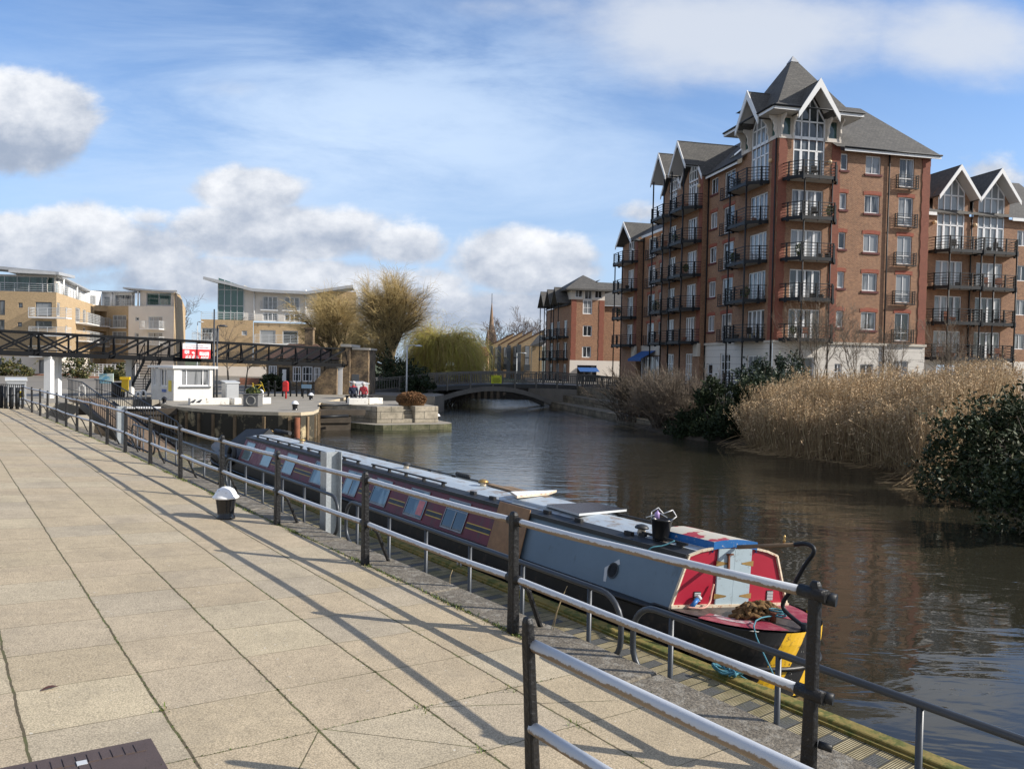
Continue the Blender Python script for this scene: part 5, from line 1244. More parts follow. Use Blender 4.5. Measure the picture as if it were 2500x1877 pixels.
mb = MB(); xm = (p0.x + p1.x) / 2; hh_ = p1.z - p0.z; mb.prism([(xm - .08, y - .034, p0.z + hh_ * .45), (xm + .08, y - .034, p0.z + hh_ * .45), (xm, y - .034, p0.z + hh_ * .92)], (0, -.004, 0)); mb.box(p0.x + .03, p1.x - .03, y - .038, y - .032, p0.z + .05, p0.z + .09); mb.box(p0.x + .03, p1.x - .03, y - .038, y - .032, p0.z + .13, p0.z + .17); mb.build('warning_symbol', M['gloss_blk'], e)
lf = emp('life_ring_housing', PZ(698, 973, GZ), 'red life ring housing on a red post in front of the lock cottage', 'life ring'); y = PZ(698, 973, GZ).y
mb = MB(); q = PY(698, 973, y); t_ = PY(698, 930, y); mb.tube([(q.x, y, GZ), (q.x, y, t_.z)], .06, 8); mb.build('post', mk('signal_red', (.55, .03, .03), .45, var=.05), lf)
mb = MB(); r_ = .17; zc = PY(698, 936, y).z; mb.tube([(q.x, y - .22, zc), (q.x, y + .06, zc)], r_, 20, 0); mb.box(q.x - r_, q.x + r_, y - .2, y + .05, zc - .5, zc); mb.build('housing', bpy.data.materials['signal_red'], lf, bevel=.02)
e, p0, p1, y = board('information_lectern', 736, 760, 939, 948, 972, (.15, .25, .35), 'tilted information lectern right of the life ring housing', 'sign')
for k, (u0, u1, v0, v1, lb) in enumerate(((193, 207, 940, 968, 'white hooped ladder rail at the lock edge behind the sloping railing'), (332, 343, 957, 975, 'left white hooped ladder rail at the lock edge beside the kiosk'), (344, 356, 953, 975, 'right white hooped ladder rail at the lock edge beside the kiosk'), (630, 642, 952, 975, 'grey hooped ladder rail right of the planter'))):
    a = PZ(u0, v1, GZ); b = PZ(u1, v1, GZ); zt_ = PY(u0, v0, a.y).z; r_ = (b - a).length / 2; c = (a + b) / 2
    mb = MB(); mb.tube([a] + [Vector((c.x - r_ * math.cos(t_), c.y, zt_ - r_ + r_ * math.sin(t_))) for t_ in [math.pi * j / 10 for j in range(11)]] + [b], .05, 8); tag(mb.build('ladder_hoop', M['wpaint']), lb, 'hoop rail', 'hooped ladder rails of the locks')
# posts and chains before the cottage
cf = emp('chain_fence', PZ(700, 972, GZ), 'row of dark posts linked by chains in front of the lock cottage', 'fence')
cps = []
for u in (635, 655, 671, 690, 709, 724, 737, 752):
    q = PZ(u, 968, GZ); mb = MB(); mb.lathe([(.06, 0), (.06, .95), (.08, 1.0), (.04, 1.08)], q, 8); mb.build('post', M['black_iron'], cf); cps.append(q + ZV * .92)
mb = MB(); mb.tube(sagline(cps, .3), .022, 5); mb.build('chain', M['black_iron'], cf)
# people by the cabinet, pigeons, bicycles, lamps
def person(name, base, h, face, label, coat, hair, trous, bend=0., neck=None):
    me = bpy.data.meshes.new(name); sc = h / 1.75
    fx = Vector((math.cos(face), math.sin(face), 0)); sx_ = Vector((-fx.y, fx.x, 0))
    J = {'pel': (0, 0, .95), 'ch': (bend * .5, 0, 1.25), 'nk': (bend, 0, 1.47), 'hd': (bend + .03, 0, 1.60), 'tp': (bend + .02, 0, 1.72), 'hl': (0, .10, .90), 'kl': (.03, .11, .50), 'al': (0, .11, .07), 'tl': (.16, .12, .04), 'hr': (0, -.10, .90), 'kr': (.03, -.11, .50), 'ar': (0, -.11, .07), 'tr': (.16, -.12, .04),
         'sl': (bend, .19, 1.40), 'el': (bend - .02, .25, 1.12), 'wl': (bend + .16, .20, .93), 'sr': (bend, -.19, 1.40), 'er': (bend - .02, -.25, 1.12), 'wr': (bend + .16, -.20, .93)}
    dz = .46                                      # seated on the bench: thighs forward, shins down
    for k in J:
        x, y_, z = J[k]; J[k] = (x, y_, z - dz if k not in ('kl', 'kr', 'al', 'ar', 'tl', 'tr') else z)
    for q_ in 'lr': y_ = J['k' + q_][1]; J['k' + q_] = (.44, y_, .50); J['a' + q_] = (.46, y_, .08); J['t' + q_] = (.62, y_, .04)
    Rr = {'pel': .15, 'ch': .17, 'nk': .065, 'hd': .10, 'tp': .07, 'hl': .10, 'kl': .065, 'al': .05, 'tl': .04, 'hr': .10, 'kr': .065, 'ar': .05, 'tr': .04, 'sl': .075, 'el': .055, 'wl': .04, 'sr': .075, 'er': .055, 'wr': .04}
    ks = list(J); E_ = [('pel', 'ch'), ('ch', 'nk'), ('nk', 'hd'), ('hd', 'tp'), ('pel', 'hl'), ('hl', 'kl'), ('kl', 'al'), ('al', 'tl'), ('pel', 'hr'), ('hr', 'kr'), ('kr', 'ar'), ('ar', 'tr'), ('ch', 'sl'), ('sl', 'el'), ('el', 'wl'), ('ch', 'sr'), ('sr', 'er'), ('er', 'wr')]
    me.from_pydata([tuple((fx * J[k][0] + sx_ * J[k][1] + ZV * J[k][2]) * sc) for k in ks], [(ks.index(a), ks.index(b)) for a, b in E_], [])
    o = bpy.data.objects.new('body', me); COL.objects.link(o)
    e = emp(name, base, label, 'person'); o.parent = e
    sm = o.modifiers.new('skin', 'SKIN'); 
    for i, k in enumerate(ks): me.skin_vertices[0].data[i].radius = (Rr[k] * sc, Rr[k] * sc); me.skin_vertices[0].data[i].use_root = (k == 'pel')
    sb_ = o.modifiers.new('sub', 'SUBSURF'); sb_.levels = 1; sb_.render_levels = 1
    m = bpy.data.materials.new(name + '_clothes'); nt, N, L, B = nodes(m); tcn = N.new('ShaderNodeTexCoord'); s_ = N.new('ShaderNodeSeparateXYZ'); L.new(tcn.outputs['Object'], s_.inputs[0])
    r = N.new('ShaderNodeValToRGB'); r.color_ramp.interpolation = 'CONSTANT'; el = r.color_ramp.elements
    el[0].position = 0; el[0].color = (*trous, 1); el[1].position = .55 / 2 * sc; el[1].color = (*coat, 1); q = el.new(.94 / 2 * sc); q.color = (*(neck or coat), 1); q = el.new(1.04 / 2 * sc); q.color = (.45, .28, .2, 1)
    mm = N.new('ShaderNodeMath'); mm.operation = 'DIVIDE'; L.new(s_.outputs[2], mm.inputs[0]); mm.inputs[1].default_value = 2.0
    L.new(mm.outputs[0], r.inputs[0]); L.new(r.outputs[0], B.inputs['Base Color']); B.inputs['Roughness'].default_value = .8; me.materials.append(m)
    mb = MB(); hc = (fx * (J['hd'][0] - .015) + ZV * 1.20) * sc; mb.lathe([(.03, -.10), (.115, -.06), (.125, .0), (.10, .07), (.03, .105)], hc + Vector(base), 12); mb.build('hair', mk(name + '_hair', hair, .8), e)
q = PY(862, 960, 46.6); person('person', Vector((q.x, 46.6, GZ)), 1.78, -1.2, 'seated person in a navy coat and red scarf with grey hair beside the steel cabinet', (.015, .022, .05), (.5, .48, .46), (.03, .03, .04), .10, (.5, .03, .04))
q2 = PY(888, 960, 46.8); person('person', Vector((q2.x, 46.8, GZ)), 1.70, -1.7, 'grey haired person in a red top seated behind the steel cabinet', (.42, .05, .06), (.55, .52, .5), (.04, .04, .05), .06)
be = emp('bench', Vector((q.x, 46.8, GZ)), 'dark bench behind the steel cabinet with two people sitting on it', 'bench'); mb = MB(); mb.box(q.x - .5, q2.x + .6, 46.6, 47.1, GZ + .38, GZ + .43); mb.build('seat', M['wood_dk'], be)
for x in (q.x - .4, q2.x + .5): mb = MB(); mb.box(x - .04, x + .04, 46.65, 47.05, GZ, GZ + .38); mb.build('leg', M['black_iron'], be)
for k, (u, v, lb) in enumerate(((471, 977, 'left of two pigeons on the white coping below the kiosk'), (486, 976.5, 'right of two pigeons on the white coping below the kiosk'))):
    q = PZ(u, v + 8, GZ + .38); mb = MB()
    mb.tube([q + Vector((-.15, 0, .03)), q + Vector((-.07, 0, .06)), q + Vector((.02, 0, .09)), q + Vector((.07, 0, .13)), q + Vector((.10, 0, .17)), q + Vector((.125, 0, .175)), q + Vector((.15, 0, .165))], [.015, .035, .055, .045, .028, .024, .006], 8)
    for dy in (-.02, .02): mb.tube([q + Vector((0, dy, .0)), q + Vector((0, dy, .07))], .008, 5)
    tag(mb.build('pigeon', mk('pigeon_grey_%d' % k, (.12, .125, .14), .6)), lb, 'pigeon', 'pigeons on the lock side')
def lamp(px_, vtop, vbase, y, label, arm=0., r=.055, mat='rail_gry', hd=True, z=GZ):
    b = PY(px_, vbase, y); t_ = PY(px_ + (vbase - vtop) * .02, vtop, y); e = emp('lamp_post', (b.x, y, z), label, 'lamp post', 'lamp posts')
    mb = MB(); mb.tube([(b.x, y, z), (b.x, y, z + 1.2), (b.x, y, t_.z)], [r * 1.4, r * 1.2, r * .8], 8); mb.build('pole', M[mat], e)
    if hd:
        mb = MB(); mb.tube([(b.x, y, t_.z), (b.x + arm * .5, y, t_.z + .06), (b.x + arm, y, t_.z + .03)], .03, 6); mb.lathe([(.06, .09), (.28, .0), (.26, -.04), (.05, -.06)], (b.x + arm, y, t_.z), 12); mb.build('lamp_head', M[mat], e)
lamp(521, 755, 977, 47, 'tall slim grey lamp pole right of the kiosk', hd=False, mat='rail_gry'); lamp(529, 796, 972, 50, 'lamp post with a disc head behind the kiosk', arm=.4, hd=True)
lamp(992, 844, 970, 60, 'pale grey lamp post beside the big willow', arm=.9, mat='alu'); lamp(481, 786, 920, 84, 'distant slim lamp post left of the butterfly roofed block', arm=.4, mat='alu')
bk_ = emp('bicycle', PZ(614, 970, GZ), 'parked bicycle left of the cottage seen behind the planter', 'bicycle'); q = PZ(608, 968, GZ)
for dx in (0, 1.05):
    mb = MB(); mb.tube([Vector((q.x + dx + .33 * math.cos(a), q.y, GZ + .34 + .33 * math.sin(a))) for a in [2 * math.pi * j / 20 for j in range(21)]], .025, 6); mb.build('wheel', M['black_iron'], bk_)
mb = MB()
for a, b in (((0, .34), (.38, .34)), ((.38, .34), (.25, .85)), ((.38, .34), (.85, .80)), ((.27, .78), (.82, .80)), ((0, .34), (.27, .78)), ((1.05, .34), (.83, .95)), ((.83, .95), (.75, 1.0)), ((.25, .85), (.23, .93))): mb.tube([Vector((q.x + a[0], q.y, GZ + a[1])), Vector((q.x + b[0], q.y, GZ + b[1]))], .022, 6)
mb.build('frame', mk('yellow_frame', (.6, .42, .02), .4), bk_)
# black gate and posts at the far left of the walk
bg_ = emp('black_gate', S(39.5, 2.9, .05), 'black railed gate across the far left end of the walk', 'gate')
for u, vt, vb in ((3, 941, 1000), (14, 943, 1001), (28, 945, 1001), (42, 946, 1001)):
    p = PZ(u, vb, .03); t_ = PY(u, vt, p.y); mb = MB(); mb.tube([p, (p.x, p.y, t_.z)], .07, 8); mb.build('post', M['black_iron'], bg_)
a = PZ(-20, 1000, .03); b = PZ(60, 1001, .03); mb = MB()
for z in (.15, .62, 1.08): mb.bar(a + ZV * z, b + ZV * z, .03, .03)
for k in range(16): p = a.lerp(b, (k + .5) / 16); mb.bar(p + ZV * .15, p + ZV * 1.08, .02, .02, up=Vector((1, 0, 0)))
mb.build('bars', M['black_iron'], bg_)

# ================================================================ truss footbridge over the locks
M['fb'] = mk('footbridge_black', (.006, .007, .009), .5, var=.25, scale=3, spec=.15)
fb = emp('footbridge', PY(443, 905, 51), 'long black steel truss footbridge on white columns across the locks', 'footbridge')
FA = Vector((PY(0, 864, 43.5).x, 43.5, 0)); FBv = Vector((PY(842, 893, 58).x, 58, 0)); fdir = (FBv - FA).normalized(); fl = (FBv - FA).length; fnn = Vector((-fdir.y, fdir.x, 0))
if fnn.y < 0: fnn = -fnn
def fbz(t):                                       # underside height along the bridge (t in metres from FA)
    q = FA + fdir * t; r = max(0, min(1, t / fl))
    return 2.40 + (1.98 - 2.40) * r - .10 * math.sin(math.pi * r) * 0
def fbp(t, w, h): q = FA + fdir * t + fnn * w; return Vector((q.x, q.y, fbz(t) + h))
PH = 1.30; t0_, t1_ = -14., fl; npan = 18; ts = [t0_ + (t1_ - t0_) * k / npan for k in range(npan + 1)]
mb = MB()
for a, b in zip(ts, ts[1:]): mb.prism([fbp(a, 0, .10), fbp(b, 0, .10), fbp(b, 2.1, .10), fbp(a, 2.1, .10)], (0, 0, .07))
mb.build('deck', M['wood_dk'], fb)
M['mesh'] = mk('dark_mesh', (.03, .033, .038), .5)
def mk_mesh():
    m = bpy.data.materials.new('mesh_infill'); nt, N, L, B = nodes(m); B.inputs['Base Color'].default_value = (.008, .009, .010, 1); B.inputs['Roughness'].default_value = .7; B.inputs['Specular IOR Level'].default_value = .1
    uv = N.new('ShaderNodeUVMap'); s_ = N.new('ShaderNodeSeparateXYZ'); L.new(uv.outputs[0], s_.inputs[0])
    outp = N.get('Material Output'); tr = N.new('ShaderNodeBsdfTransparent'); mx = N.new('ShaderNodeMixShader')
    def gr(x):
        d = N.new('ShaderNodeMath'); d.operation = 'DIVIDE'; L.new(x, d.inputs[0]); d.inputs[1].default_value = .05
        f_ = N.new('ShaderNodeMath'); f_.operation = 'FRACT'; L.new(d.outputs[0], f_.inputs[0]); l_ = N.new('ShaderNodeMath'); l_.operation = 'LESS_THAN'; L.new(f_.outputs[0], l_.inputs[0]); l_.inputs[1].default_value = .13; return l_.outputs[0]
    mm = N.new('ShaderNodeMath'); mm.operation = 'MAXIMUM'; L.new(gr(s_.outputs[0]), mm.inputs[0]); L.new(gr(s_.outputs[1]), mm.inputs[1])
    L.new(mm.outputs[0], mx.inputs[0]); L.new(tr.outputs[0], mx.inputs[1]); L.new(B.outputs[0], mx.inputs[2]); L.new(mx.outputs[0], outp.inputs[0]); return m
MESH = mk_mesh()
for w in (0, 2.1):
    for h, x, y in ((.07, .14, .27), (PH, .13, .11), (.30, .05, .05)):
        mb = MB()
        for a, b in zip(ts, ts[1:]): mb.bar(fbp(a, w, h), fbp(b, w, h), x, y)
        mb.build('chord', M['fb'], fb)
    for k, t in enumerate(ts):
        mb = MB(); mb.bar(fbp(t, w, .02), fbp(t, w, PH + .02), .09, .09, up=Vector((1, 0, 0)))
        sg = -1 if w == 0 else 1
        if k % 2 == 0:
            mb.bar(fbp(t, w, .05), fbp(t, w + sg * .42, .10), .07, .09); mb.bar(fbp(t, w + sg * .42, .08), fbp(t, w + sg * .05, PH * .85), .05, .06, up=Vector((1, 0, 0)))
        mb.build('post', M['fb'], fb)
    mb = MB()
    for k, (a, b) in enumerate(zip(ts, ts[1:])):
        mid = npan * .42
        if abs(k - 7.5) < 1.1: mb.bar(fbp(a, w, .14), fbp(b, w, PH - .05), .07, .11); mb.bar(fbp(a, w + .075, PH - .05), fbp(b, w + .075, .14), .07, .11)
        elif k < 7: mb.bar(fbp(a, w, PH - .05), fbp(b, w, .14), .08, .13)
        else: mb.bar(fbp(a, w, .14), fbp(b, w, PH - .05), .08, .13)
    mb.build('diagonals', M['fb'], fb)
mb = MB()
for a, b in zip(ts, ts[1:]):
    quadn(mb, [fbp(a, .07, .2), fbp(b, .07, .2), fbp(b, .07, PH - .04), fbp(a, .07, PH - .04)], -fnn)
mb.build('mesh_infill', MESH, fb)
def tt(u, w=0):                                   # metres along the bridge of pixel column u
    r = ray(u, 870); o = FA + fnn * w; t_ = o.dot(fnn) / Vector((r.x, r.y, 0)).dot(fnn); return (Vector((r.x * t_, r.y * t_, 0)) - FA).dot(fdir)
for u, w in ((120, .25), (139, 1.9), (318, 1.8), (832, .3)):
    t = tt(u, w); q = fbp(t, w, 0); mb = MB(); mb.box(q.x - .19, q.x + .19, q.y - .19, q.y + .19, GZ - .3, q.z - .14); mb.box(q.x - .25, q.x + .25, q.y - .25, q.y + .25, q.z - .14, q.z - .04); mb.build('column', M['wpaint'], fb)
# stair down beside the kiosk
t = tt(372, -.2); base = PZ(330, 965, GZ); top = fbp(t, -.3, 0); n_ = 14; mb = MB()
for k in range(n_):
    q = base.lerp(top, (k + .5) / n_); mb.obox(q, fnn * .12 * 1.0, fdir * .5, ZV * .02)
side_ = (top - base); side_.z = 0; side_.normalize(); sv = Vector((-side_.y, side_.x, 0))
for sg in (-.5, .5):
    mb.bar(base + sv * sg, top + sv * sg, .05, .22); mb.bar(base + sv * sg + ZV * 1.0, top + sv * sg + ZV * 1.0, .04, .05)
    for k in range(8): q = base.lerp(top, k / 7) + sv * sg; mb.bar(q, q + ZV * 1.0, .03, .03, up=Vector((1, 0, 0)))
mb.build('stair', M['fb'], fb)
# banner
BF = Fac(fbp(0, -.56, 0)[:2], fdir[:2]); a = BF.rect(446, 839, 514, 875)
ban = emp('banner', BF.p((a[0] + a[1]) / 2, a[2]), 'red and white protest banner hung on the side of the footbridge', 'banner')
M['ban_red'] = mk('banner_red', (.62, .02, .03), .6, var=.05); M['ban_wht'] = mk('banner_white', (.78, .75, .76), .6, var=.03)
u0, u1, z0, z1 = a; zm = z0 + (z1 - z0) * .62
mb = MB(); mb.obox(BF.p((u0 + u1) / 2, (z0 + z1) / 2, -.01), BF.u * ((u1 - u0) / 2), BF.n * .01, ZV * ((z1 - z0) / 2)); mb.build('cloth', M['ban_red'], ban)
mb = MB(); mb.obox(BF.p((u0 + u1) / 2, (zm + z1) / 2, .006), BF.u * ((u1 - u0) / 2), BF.n * .005, ZV * ((z1 - zm) / 2)); mb.build('white_band', M['ban_wht'], ban)
ww = u1 - u0; hh_ = z1 - z0; BP = lambda x, y, o=.004: BF.p(u0 + ww * x, z0 + hh_ * y, o)
mb = MB(); ar = ww / hh_
for k, (c, y) in enumerate(((.13, .14), (.24, .14), (.36, .13), (.53, .13), (.68, .12), (.77, .12), (.87, .13))):
    r_ = .022; mb.prism([BP(c + r_ * math.cos(t), y + r_ * ar * math.sin(t)) for t in [2 * math.pi * j / 10 for j in range(10)]], BF.n * .006); mb.prism([BP(c - .045, .01), BP(c + .045, .01), BP(c + .025, y - .06), BP(c - .025, y - .06)], BF.n * .006)
    sg = -1 if k == 3 else 1
    mb.prism([BP(c + sg * .03, .03), BP(c + sg * .05, .03), BP(c + sg * .062, y + .09), BP(c + sg * .045, y + .09)][::sg], BF.n * .005)
mb.prism([BP(.07, .32), BP(.23, .32), BP(.23, .54), BP(.07, .54)], BF.n * .005); mb.prism([BP(.12, .27), BP(.16, .32), BP(.11, .32)], BF.n * .005)
mb.prism([BP(.31, .40), BP(.37, .30), BP(.44, .36), BP(.38, .47)], BF.n * .005); mb.prism([BP(.38, .12), BP(.40, .12), BP(.415, .33), BP(.395, .33)], BF.n * .005)
mb.prism([BP(.60, .22), BP(.94, .22), BP(.94, .46), BP(.77, .43), BP(.60, .46)], BF.n * .005)
mb.build('crowd_figures', M['ban_wht'], ban)
mb = MB(); mb.tube([BP(.15 + .035 * math.cos(t), .43 + .035 * ar * math.sin(t), .011) for t in [2 * math.pi * j / 12 for j in range(13)]], hh_ * .008, 5); mb.bar(BP(.125, .39, .011), BP(.175, .47, .011), hh_ * .015, hh_ * .015)
def textline(x0, x1, y, h):
    x = x0
    while x < x1:
        wd = random.uniform(.010, .022); mb.prism([BP(x, y, .012), BP(x + wd, y, .012), BP(x + wd, y + h, .012), BP(x, y + h, .012)], BF.n * .002); x += wd + random.choice([.005, .005, .005, .014])
textline(.28, .72, .84, .05); textline(.09, .91, .70, .06); textline(.64, .90, .37, .025); textline(.66, .88, .31, .025)
mb.build('lettering', mk('banner_ink', (.22, .06, .12), .7), ban)
# brick abutment at the right end
ab = emp('brick_abutment', PZ(868, 974, GZ), 'old brick stair tower at the right hand end of the footbridge', 'brick tower'); yA = 58.3
a0 = PY(838, 850, yA); a1 = PY(900, 850, yA); mb = MB(); mb.box(a0.x, a0.x + (a1.x - a0.x) * .30, yA - .35, yA + 3, GZ - .1, a0.z + .1); mb.box(a0.x + (a1.x - a0.x) * .305, a1.x, yA, yA + 3, GZ - .1, a0.z - .1)
mb.build('wall', M['brick_old'], ab)
mb = MB(); mb.box(a0.x - .1, a0.x + (a1.x - a0.x) * .30 + .1, yA - .45, yA + 3.1, a0.z + .1, a0.z + .3); mb.box(a0.x + (a1.x - a0.x) * .305 + .1, a1.x + .1, yA - .1, yA + 3.1, a0.z - .1, a0.z + .05); mb.build('coping', M['stone_band'], ab)
p0 = PY(858, 960, yA); p1 = PY(877, 914, yA); mb = MB(); mb.box(p0.x, p1.x, yA - .04, yA + .06, p0.z, p1.z); mb.build('door', M['frame_dk'], ab)
b0 = PY(770, 930, 57.5); b1 = PY(800, 897, 57.5); b2 = PY(824, 897, 57.5); mb = MB()
mb.prism([(b0.x, 57.3, GZ - .1), (b2.x, 57.3, GZ - .1), (b2.x, 57.3, b1.z - .1), (b1.x, 57.3, b1.z - .1), (b0.x, 57.3, b0.z)], (0, .35, 0)); mb.build('stair_wall', M['brick_old'], ab)
# lock cottage behind the footbridge
ct = emp('lock_cottage', PZ(720, 950, GZ), 'brick lock cottage with white bay windows and a brown tiled roof behind the footbridge', 'cottage'); yC = 66.
CF = Fac((PY(650, 930, yC).x, yC), (1, .05)); cu1 = CF.px(790, 930)[0]
ops = [CF.rect(655, 892, 676, 930), CF.rect(714, 894, 735, 932), CF.rect(737, 894, 763, 932), CF.rect(765, 896, 782, 932)]; dop = CF.rect(680, 897, 707, 950)
mb = MB(); wall(mb, CF, 0, cu1, GZ, 2.5, ops + [dop]); mb.box(CF.p(0, 0).x, CF.p(cu1, 0).x, yC + .9, yC + 6, GZ, 2.5); mb.build('wall', M['brick_old'], ct)
for o in ops: window(CF, o, ct, nx=3, ny=2, fw=.10)
mb = MB(); mb.obox(CF.p((dop[0] + dop[1]) / 2, (dop[2] + dop[3]) / 2, -.1), CF.u * ((dop[1] - dop[0]) / 2), CF.n * .03, ZV * ((dop[3] - dop[2]) / 2)); mb.build('door', M['gloss_blk'], ct)
mb = MB(); mb.obox(CF.p((dop[0] + dop[1]) / 2, (dop[2] + dop[3]) / 2 + .2, -.06), CF.u * ((dop[1] - dop[0]) / 2 * .35), CF.n * .02, ZV * ((dop[3] - dop[2]) / 2 * .6)); mb.build('door_panel', M['wpaint'], ct)
mb = MB(); rzp = CF.px(745, 838)[1]
quadn(mb, [CF.p(-.4, 2.5, .4), CF.p(cu1 + .4, 2.5, .4), CF.p(cu1 - 1.2, rzp, -3), CF.p(1.2, rzp, -3)], CF.n + ZV); quadn(mb, [CF.p(-.4, 2.5, -6.4), CF.p(cu1 + .4, 2.5, -6.4), CF.p(cu1 - 1.2, rzp, -3), CF.p(1.2, rzp, -3)], -CF.n + ZV)
mb.face([CF.p(-.4, 2.5, .4), CF.p(1.2, rzp, -3), CF.p(-.4, 2.5, -6.4)]); mb.face([CF.p(cu1 + .4, 2.5, .4), CF.p(cu1 - 1.2, rzp, -3), CF.p(cu1 + .4, 2.5, -6.4)]); rf = mb.build('roof', M['tile_brown'], ct)
mb = MB(); q = CF.p(CF.px(738, 820)[0], 0, -3); mb.box(q.x - .35, q.x + .35, q.y - .35, q.y + .35, rzp - .6, rzp + 1.3); mb.box(q.x - .42, q.x + .42, q.y - .42, q.y + .42, rzp + 1.3, rzp + 1.45); mb.build('chimney', M['brick_old'], rf)
# ================================================================ red brick apartment building on the right bank
e1 = Vector((.975, .22, 0)).normalized(); e2 = Vector((-.22, .975, 0)).normalized()
C0 = PY(1885, 870, 55.); C0 = Vector((C0.x, C0.y, 0))
FR = Fac(C0, e1, (.22, -.975)); FL = Fac(C0, e2, (-.975, -.22))
FLO = [4.55 + 2.81 * k for k in range(5)]
BGZ = .4
apt = emp('apartment_building', FR.p(6, BGZ), 'tall red brick riverside apartment building with a pointed slate corner tower and black balconies', 'apartment building')
ZE, ZT = 18.15, 18.62
M['arch_sill'] = mk('purple_brick_sill', (.12, .03, .028), .8, var=.1)
# --- right facade
TW = 4.98; RL = 12.5
ops = []
r_wide = [(7.05, 8.30, f + .85, f + 2.14) for f in FLO]; r_jul = [(9.88, 11.12, f + .12, f + 2.16) for f in FLO]; r_small = [(5.02, 5.58, f + .98, f + 2.14) for f in FLO]
r_door = [(1.2, 3.68, f + .02, f + 2.16) for f in FLO[:4]]
g_ops = [(1.45, 3.35, 1.5, 3.3), (7.1, 8.2, 1.6, 2.9), (9.9, 11.1, 1.2, 3.2), (5.0, 5.6, 1.7, 2.9)]
mb = MB()
wall(mb, FR, TW, RL, 4.3, ZE, [(a, b, c, d) for a, b, c, d in r_wide + r_jul + r_small]); wall(mb, FR, .0, TW, 4.3, ZT, r_door + [(1.2, 3.68, FLO[4] + .02, ZT)], w=0)
# left facade up to the bay
l_A = [(8.78, 9.93, f + .85, f + 2.14) for f in FLO]; l_B = [(5.95, 7.65, f + .12, f + 2.16) for f in FLO]; l_C = [(1.2, 3.6, f + .02, f + 2.16) for f in FLO[:4]]
wall(mb, FL, 4.98, 10.35, 4.3, ZE, l_A + l_B); wall(mb, FL, 0, 4.98, 4.3, ZT, l_C + [(1.2, 3.6, FLO[4] + .02, ZT)])
WB = .5; BU0, BU1 = 10.35, 18.3
b1 = [(11.35, 13.15, f + .02, f + 2.16) for f in FLO[:4]]; b2 = [(15.5, 17.1, f + .02, f + 2.16) for f in FLO[:4]]
wall(mb, FL, BU0, BU1, .3, ZE + .1, b1 + b2 + [(11.35, 13.15, FLO[4] + .02, 18.2), (15.5, 17.1, FLO[4] + .02, 18.2)] + [(11.6, 13.0, .9, 3.6), (15.4, 17.0, .9, 3.6)], w=WB)
quadn(mb, [FL.p(BU0, .3, 0), FL.p(BU0, .3, WB), FL.p(BU0, ZE + .3, WB), FL.p(BU0, ZE + .3, 0)], -FL.u); quadn(mb, [FL.p(BU1, .3, 0), FL.p(BU1, .3, WB), FL.p(BU1, ZE + .3, WB), FL.p(BU1, ZE + .3, 0)], FL.u)
for uc in (12.25, 16.3):                             # gable walls
    mb.face([FL.p(uc - 1.9, ZE + .1, WB), FL.p(uc - .9, ZE + .1, WB), FL.p(uc - .9, ZE + 1.3, WB)]); mb.face([FL.p(uc + 1.9, ZE + .1, WB), FL.p(uc + .9, ZE + .1, WB), FL.p(uc + .9, ZE + 1.3, WB)])
# lower section and end tower
LE = 15.35; s_ops = [(21.25, 23.0, f + .12, f + 2.14) for f in FLO[:4]] + [(19.7, 20.2, f + .98, f + 2.14) for f in FLO[:4]]
wall(mb, FL, BU1, 24.2, .3, LE, s_ops)
t_ops = [(25.3, 26.95, f + .02, f + 2.16) for f in FLO[:3]] + [(25.3, 26.95, FLO[3] + .02, 15.2)]
ETW = .6
wall(mb, FL, 24.2, 28.6, .3, LE - .2, t_ops, w=ETW)
quadn(mb, [FL.p(24.2, .3, 0), FL.p(24.2, .3, ETW), FL.p(24.2, LE, ETW), FL.p(24.2, LE, 0)], -FL.u); quadn(mb, [FL.p(28.6, .3, ETW), FL.p(28.6, .3, -9), FL.p(28.6, LE, -9), FL.p(28.6, LE, ETW)], FL.u)
quadn(mb, [FR.p(RL, .3), FR.p(RL, .3, -14), FR.p(RL, ZE, -14), FR.p(RL, ZE, 0)], FR.u)
mb.build('wall', M['brick'], apt)
# quoins and string courses in brighter brick
def quoin(fc, u0, u1, z0, z1, w=.02, parent=None):
    z = z0; k = 0; mb = MB()
    while z < z1 - .1:
        mb.obox(fc.p((u0 + u1) / 2, z + .272, w), fc.u * ((u1 - u0) / 2 - (.04 if k % 2 else 0)), fc.n * .03, ZV * .2722); z += .5444; k += 1
    mb.build('quoin', M['brick_red'], parent or apt)
quoin(FR, .03, .72, 4.45, ZT - .2); quoin(FR, TW - .72, TW - .02, 4.45, ZT - .2); quoin(FR, RL - .72, RL - .02, 4.45, ZE - .3); quoin(FL, .06, .7, 4.45, ZT - .2); quoin(FL, BU0 + .03, BU0 + .65, 4.6, ZE - .2, w=WB + .02); quoin(FL, 24.25, 24.9, 4.6, LE - .4, w=ETW + .02)
for (fc, lst, w) in ((FR, r_wide + r_jul + r_small, 0), (FL, l_A + l_B, 0), (FL, s_ops, 0)):
    for (a, b, c, d) in lst:
        if d > 17.5 or (fc is FL and d > 14.8 and a > 18): continue
        n_ = max(5, int((b - a + .3) / .1)); mb = MB()
        for k in range(n_):
            t = (k + .5) / n_; uu = a - .12 + (b - a + .24) * t; mb.obox(fc.p(uu, d + .16 - .22 * (t - .5) ** 2, .012), fc.u * .05, fc.n * .015, ZV * .135)
        mb.build('brick_arch', M['brick_arch'], apt)
for (fc, lst) in ((FR, r_wide + r_small), (FL, l_A)):
    for (a, b, c, d) in lst: mb = MB(); mb.obox(fc.p((a + b) / 2, c - .09, .03), fc.u * ((b - a) / 2 + .1), fc.n * .05, ZV * .075); mb.build('brick_sill', M['arch_sill'], apt)
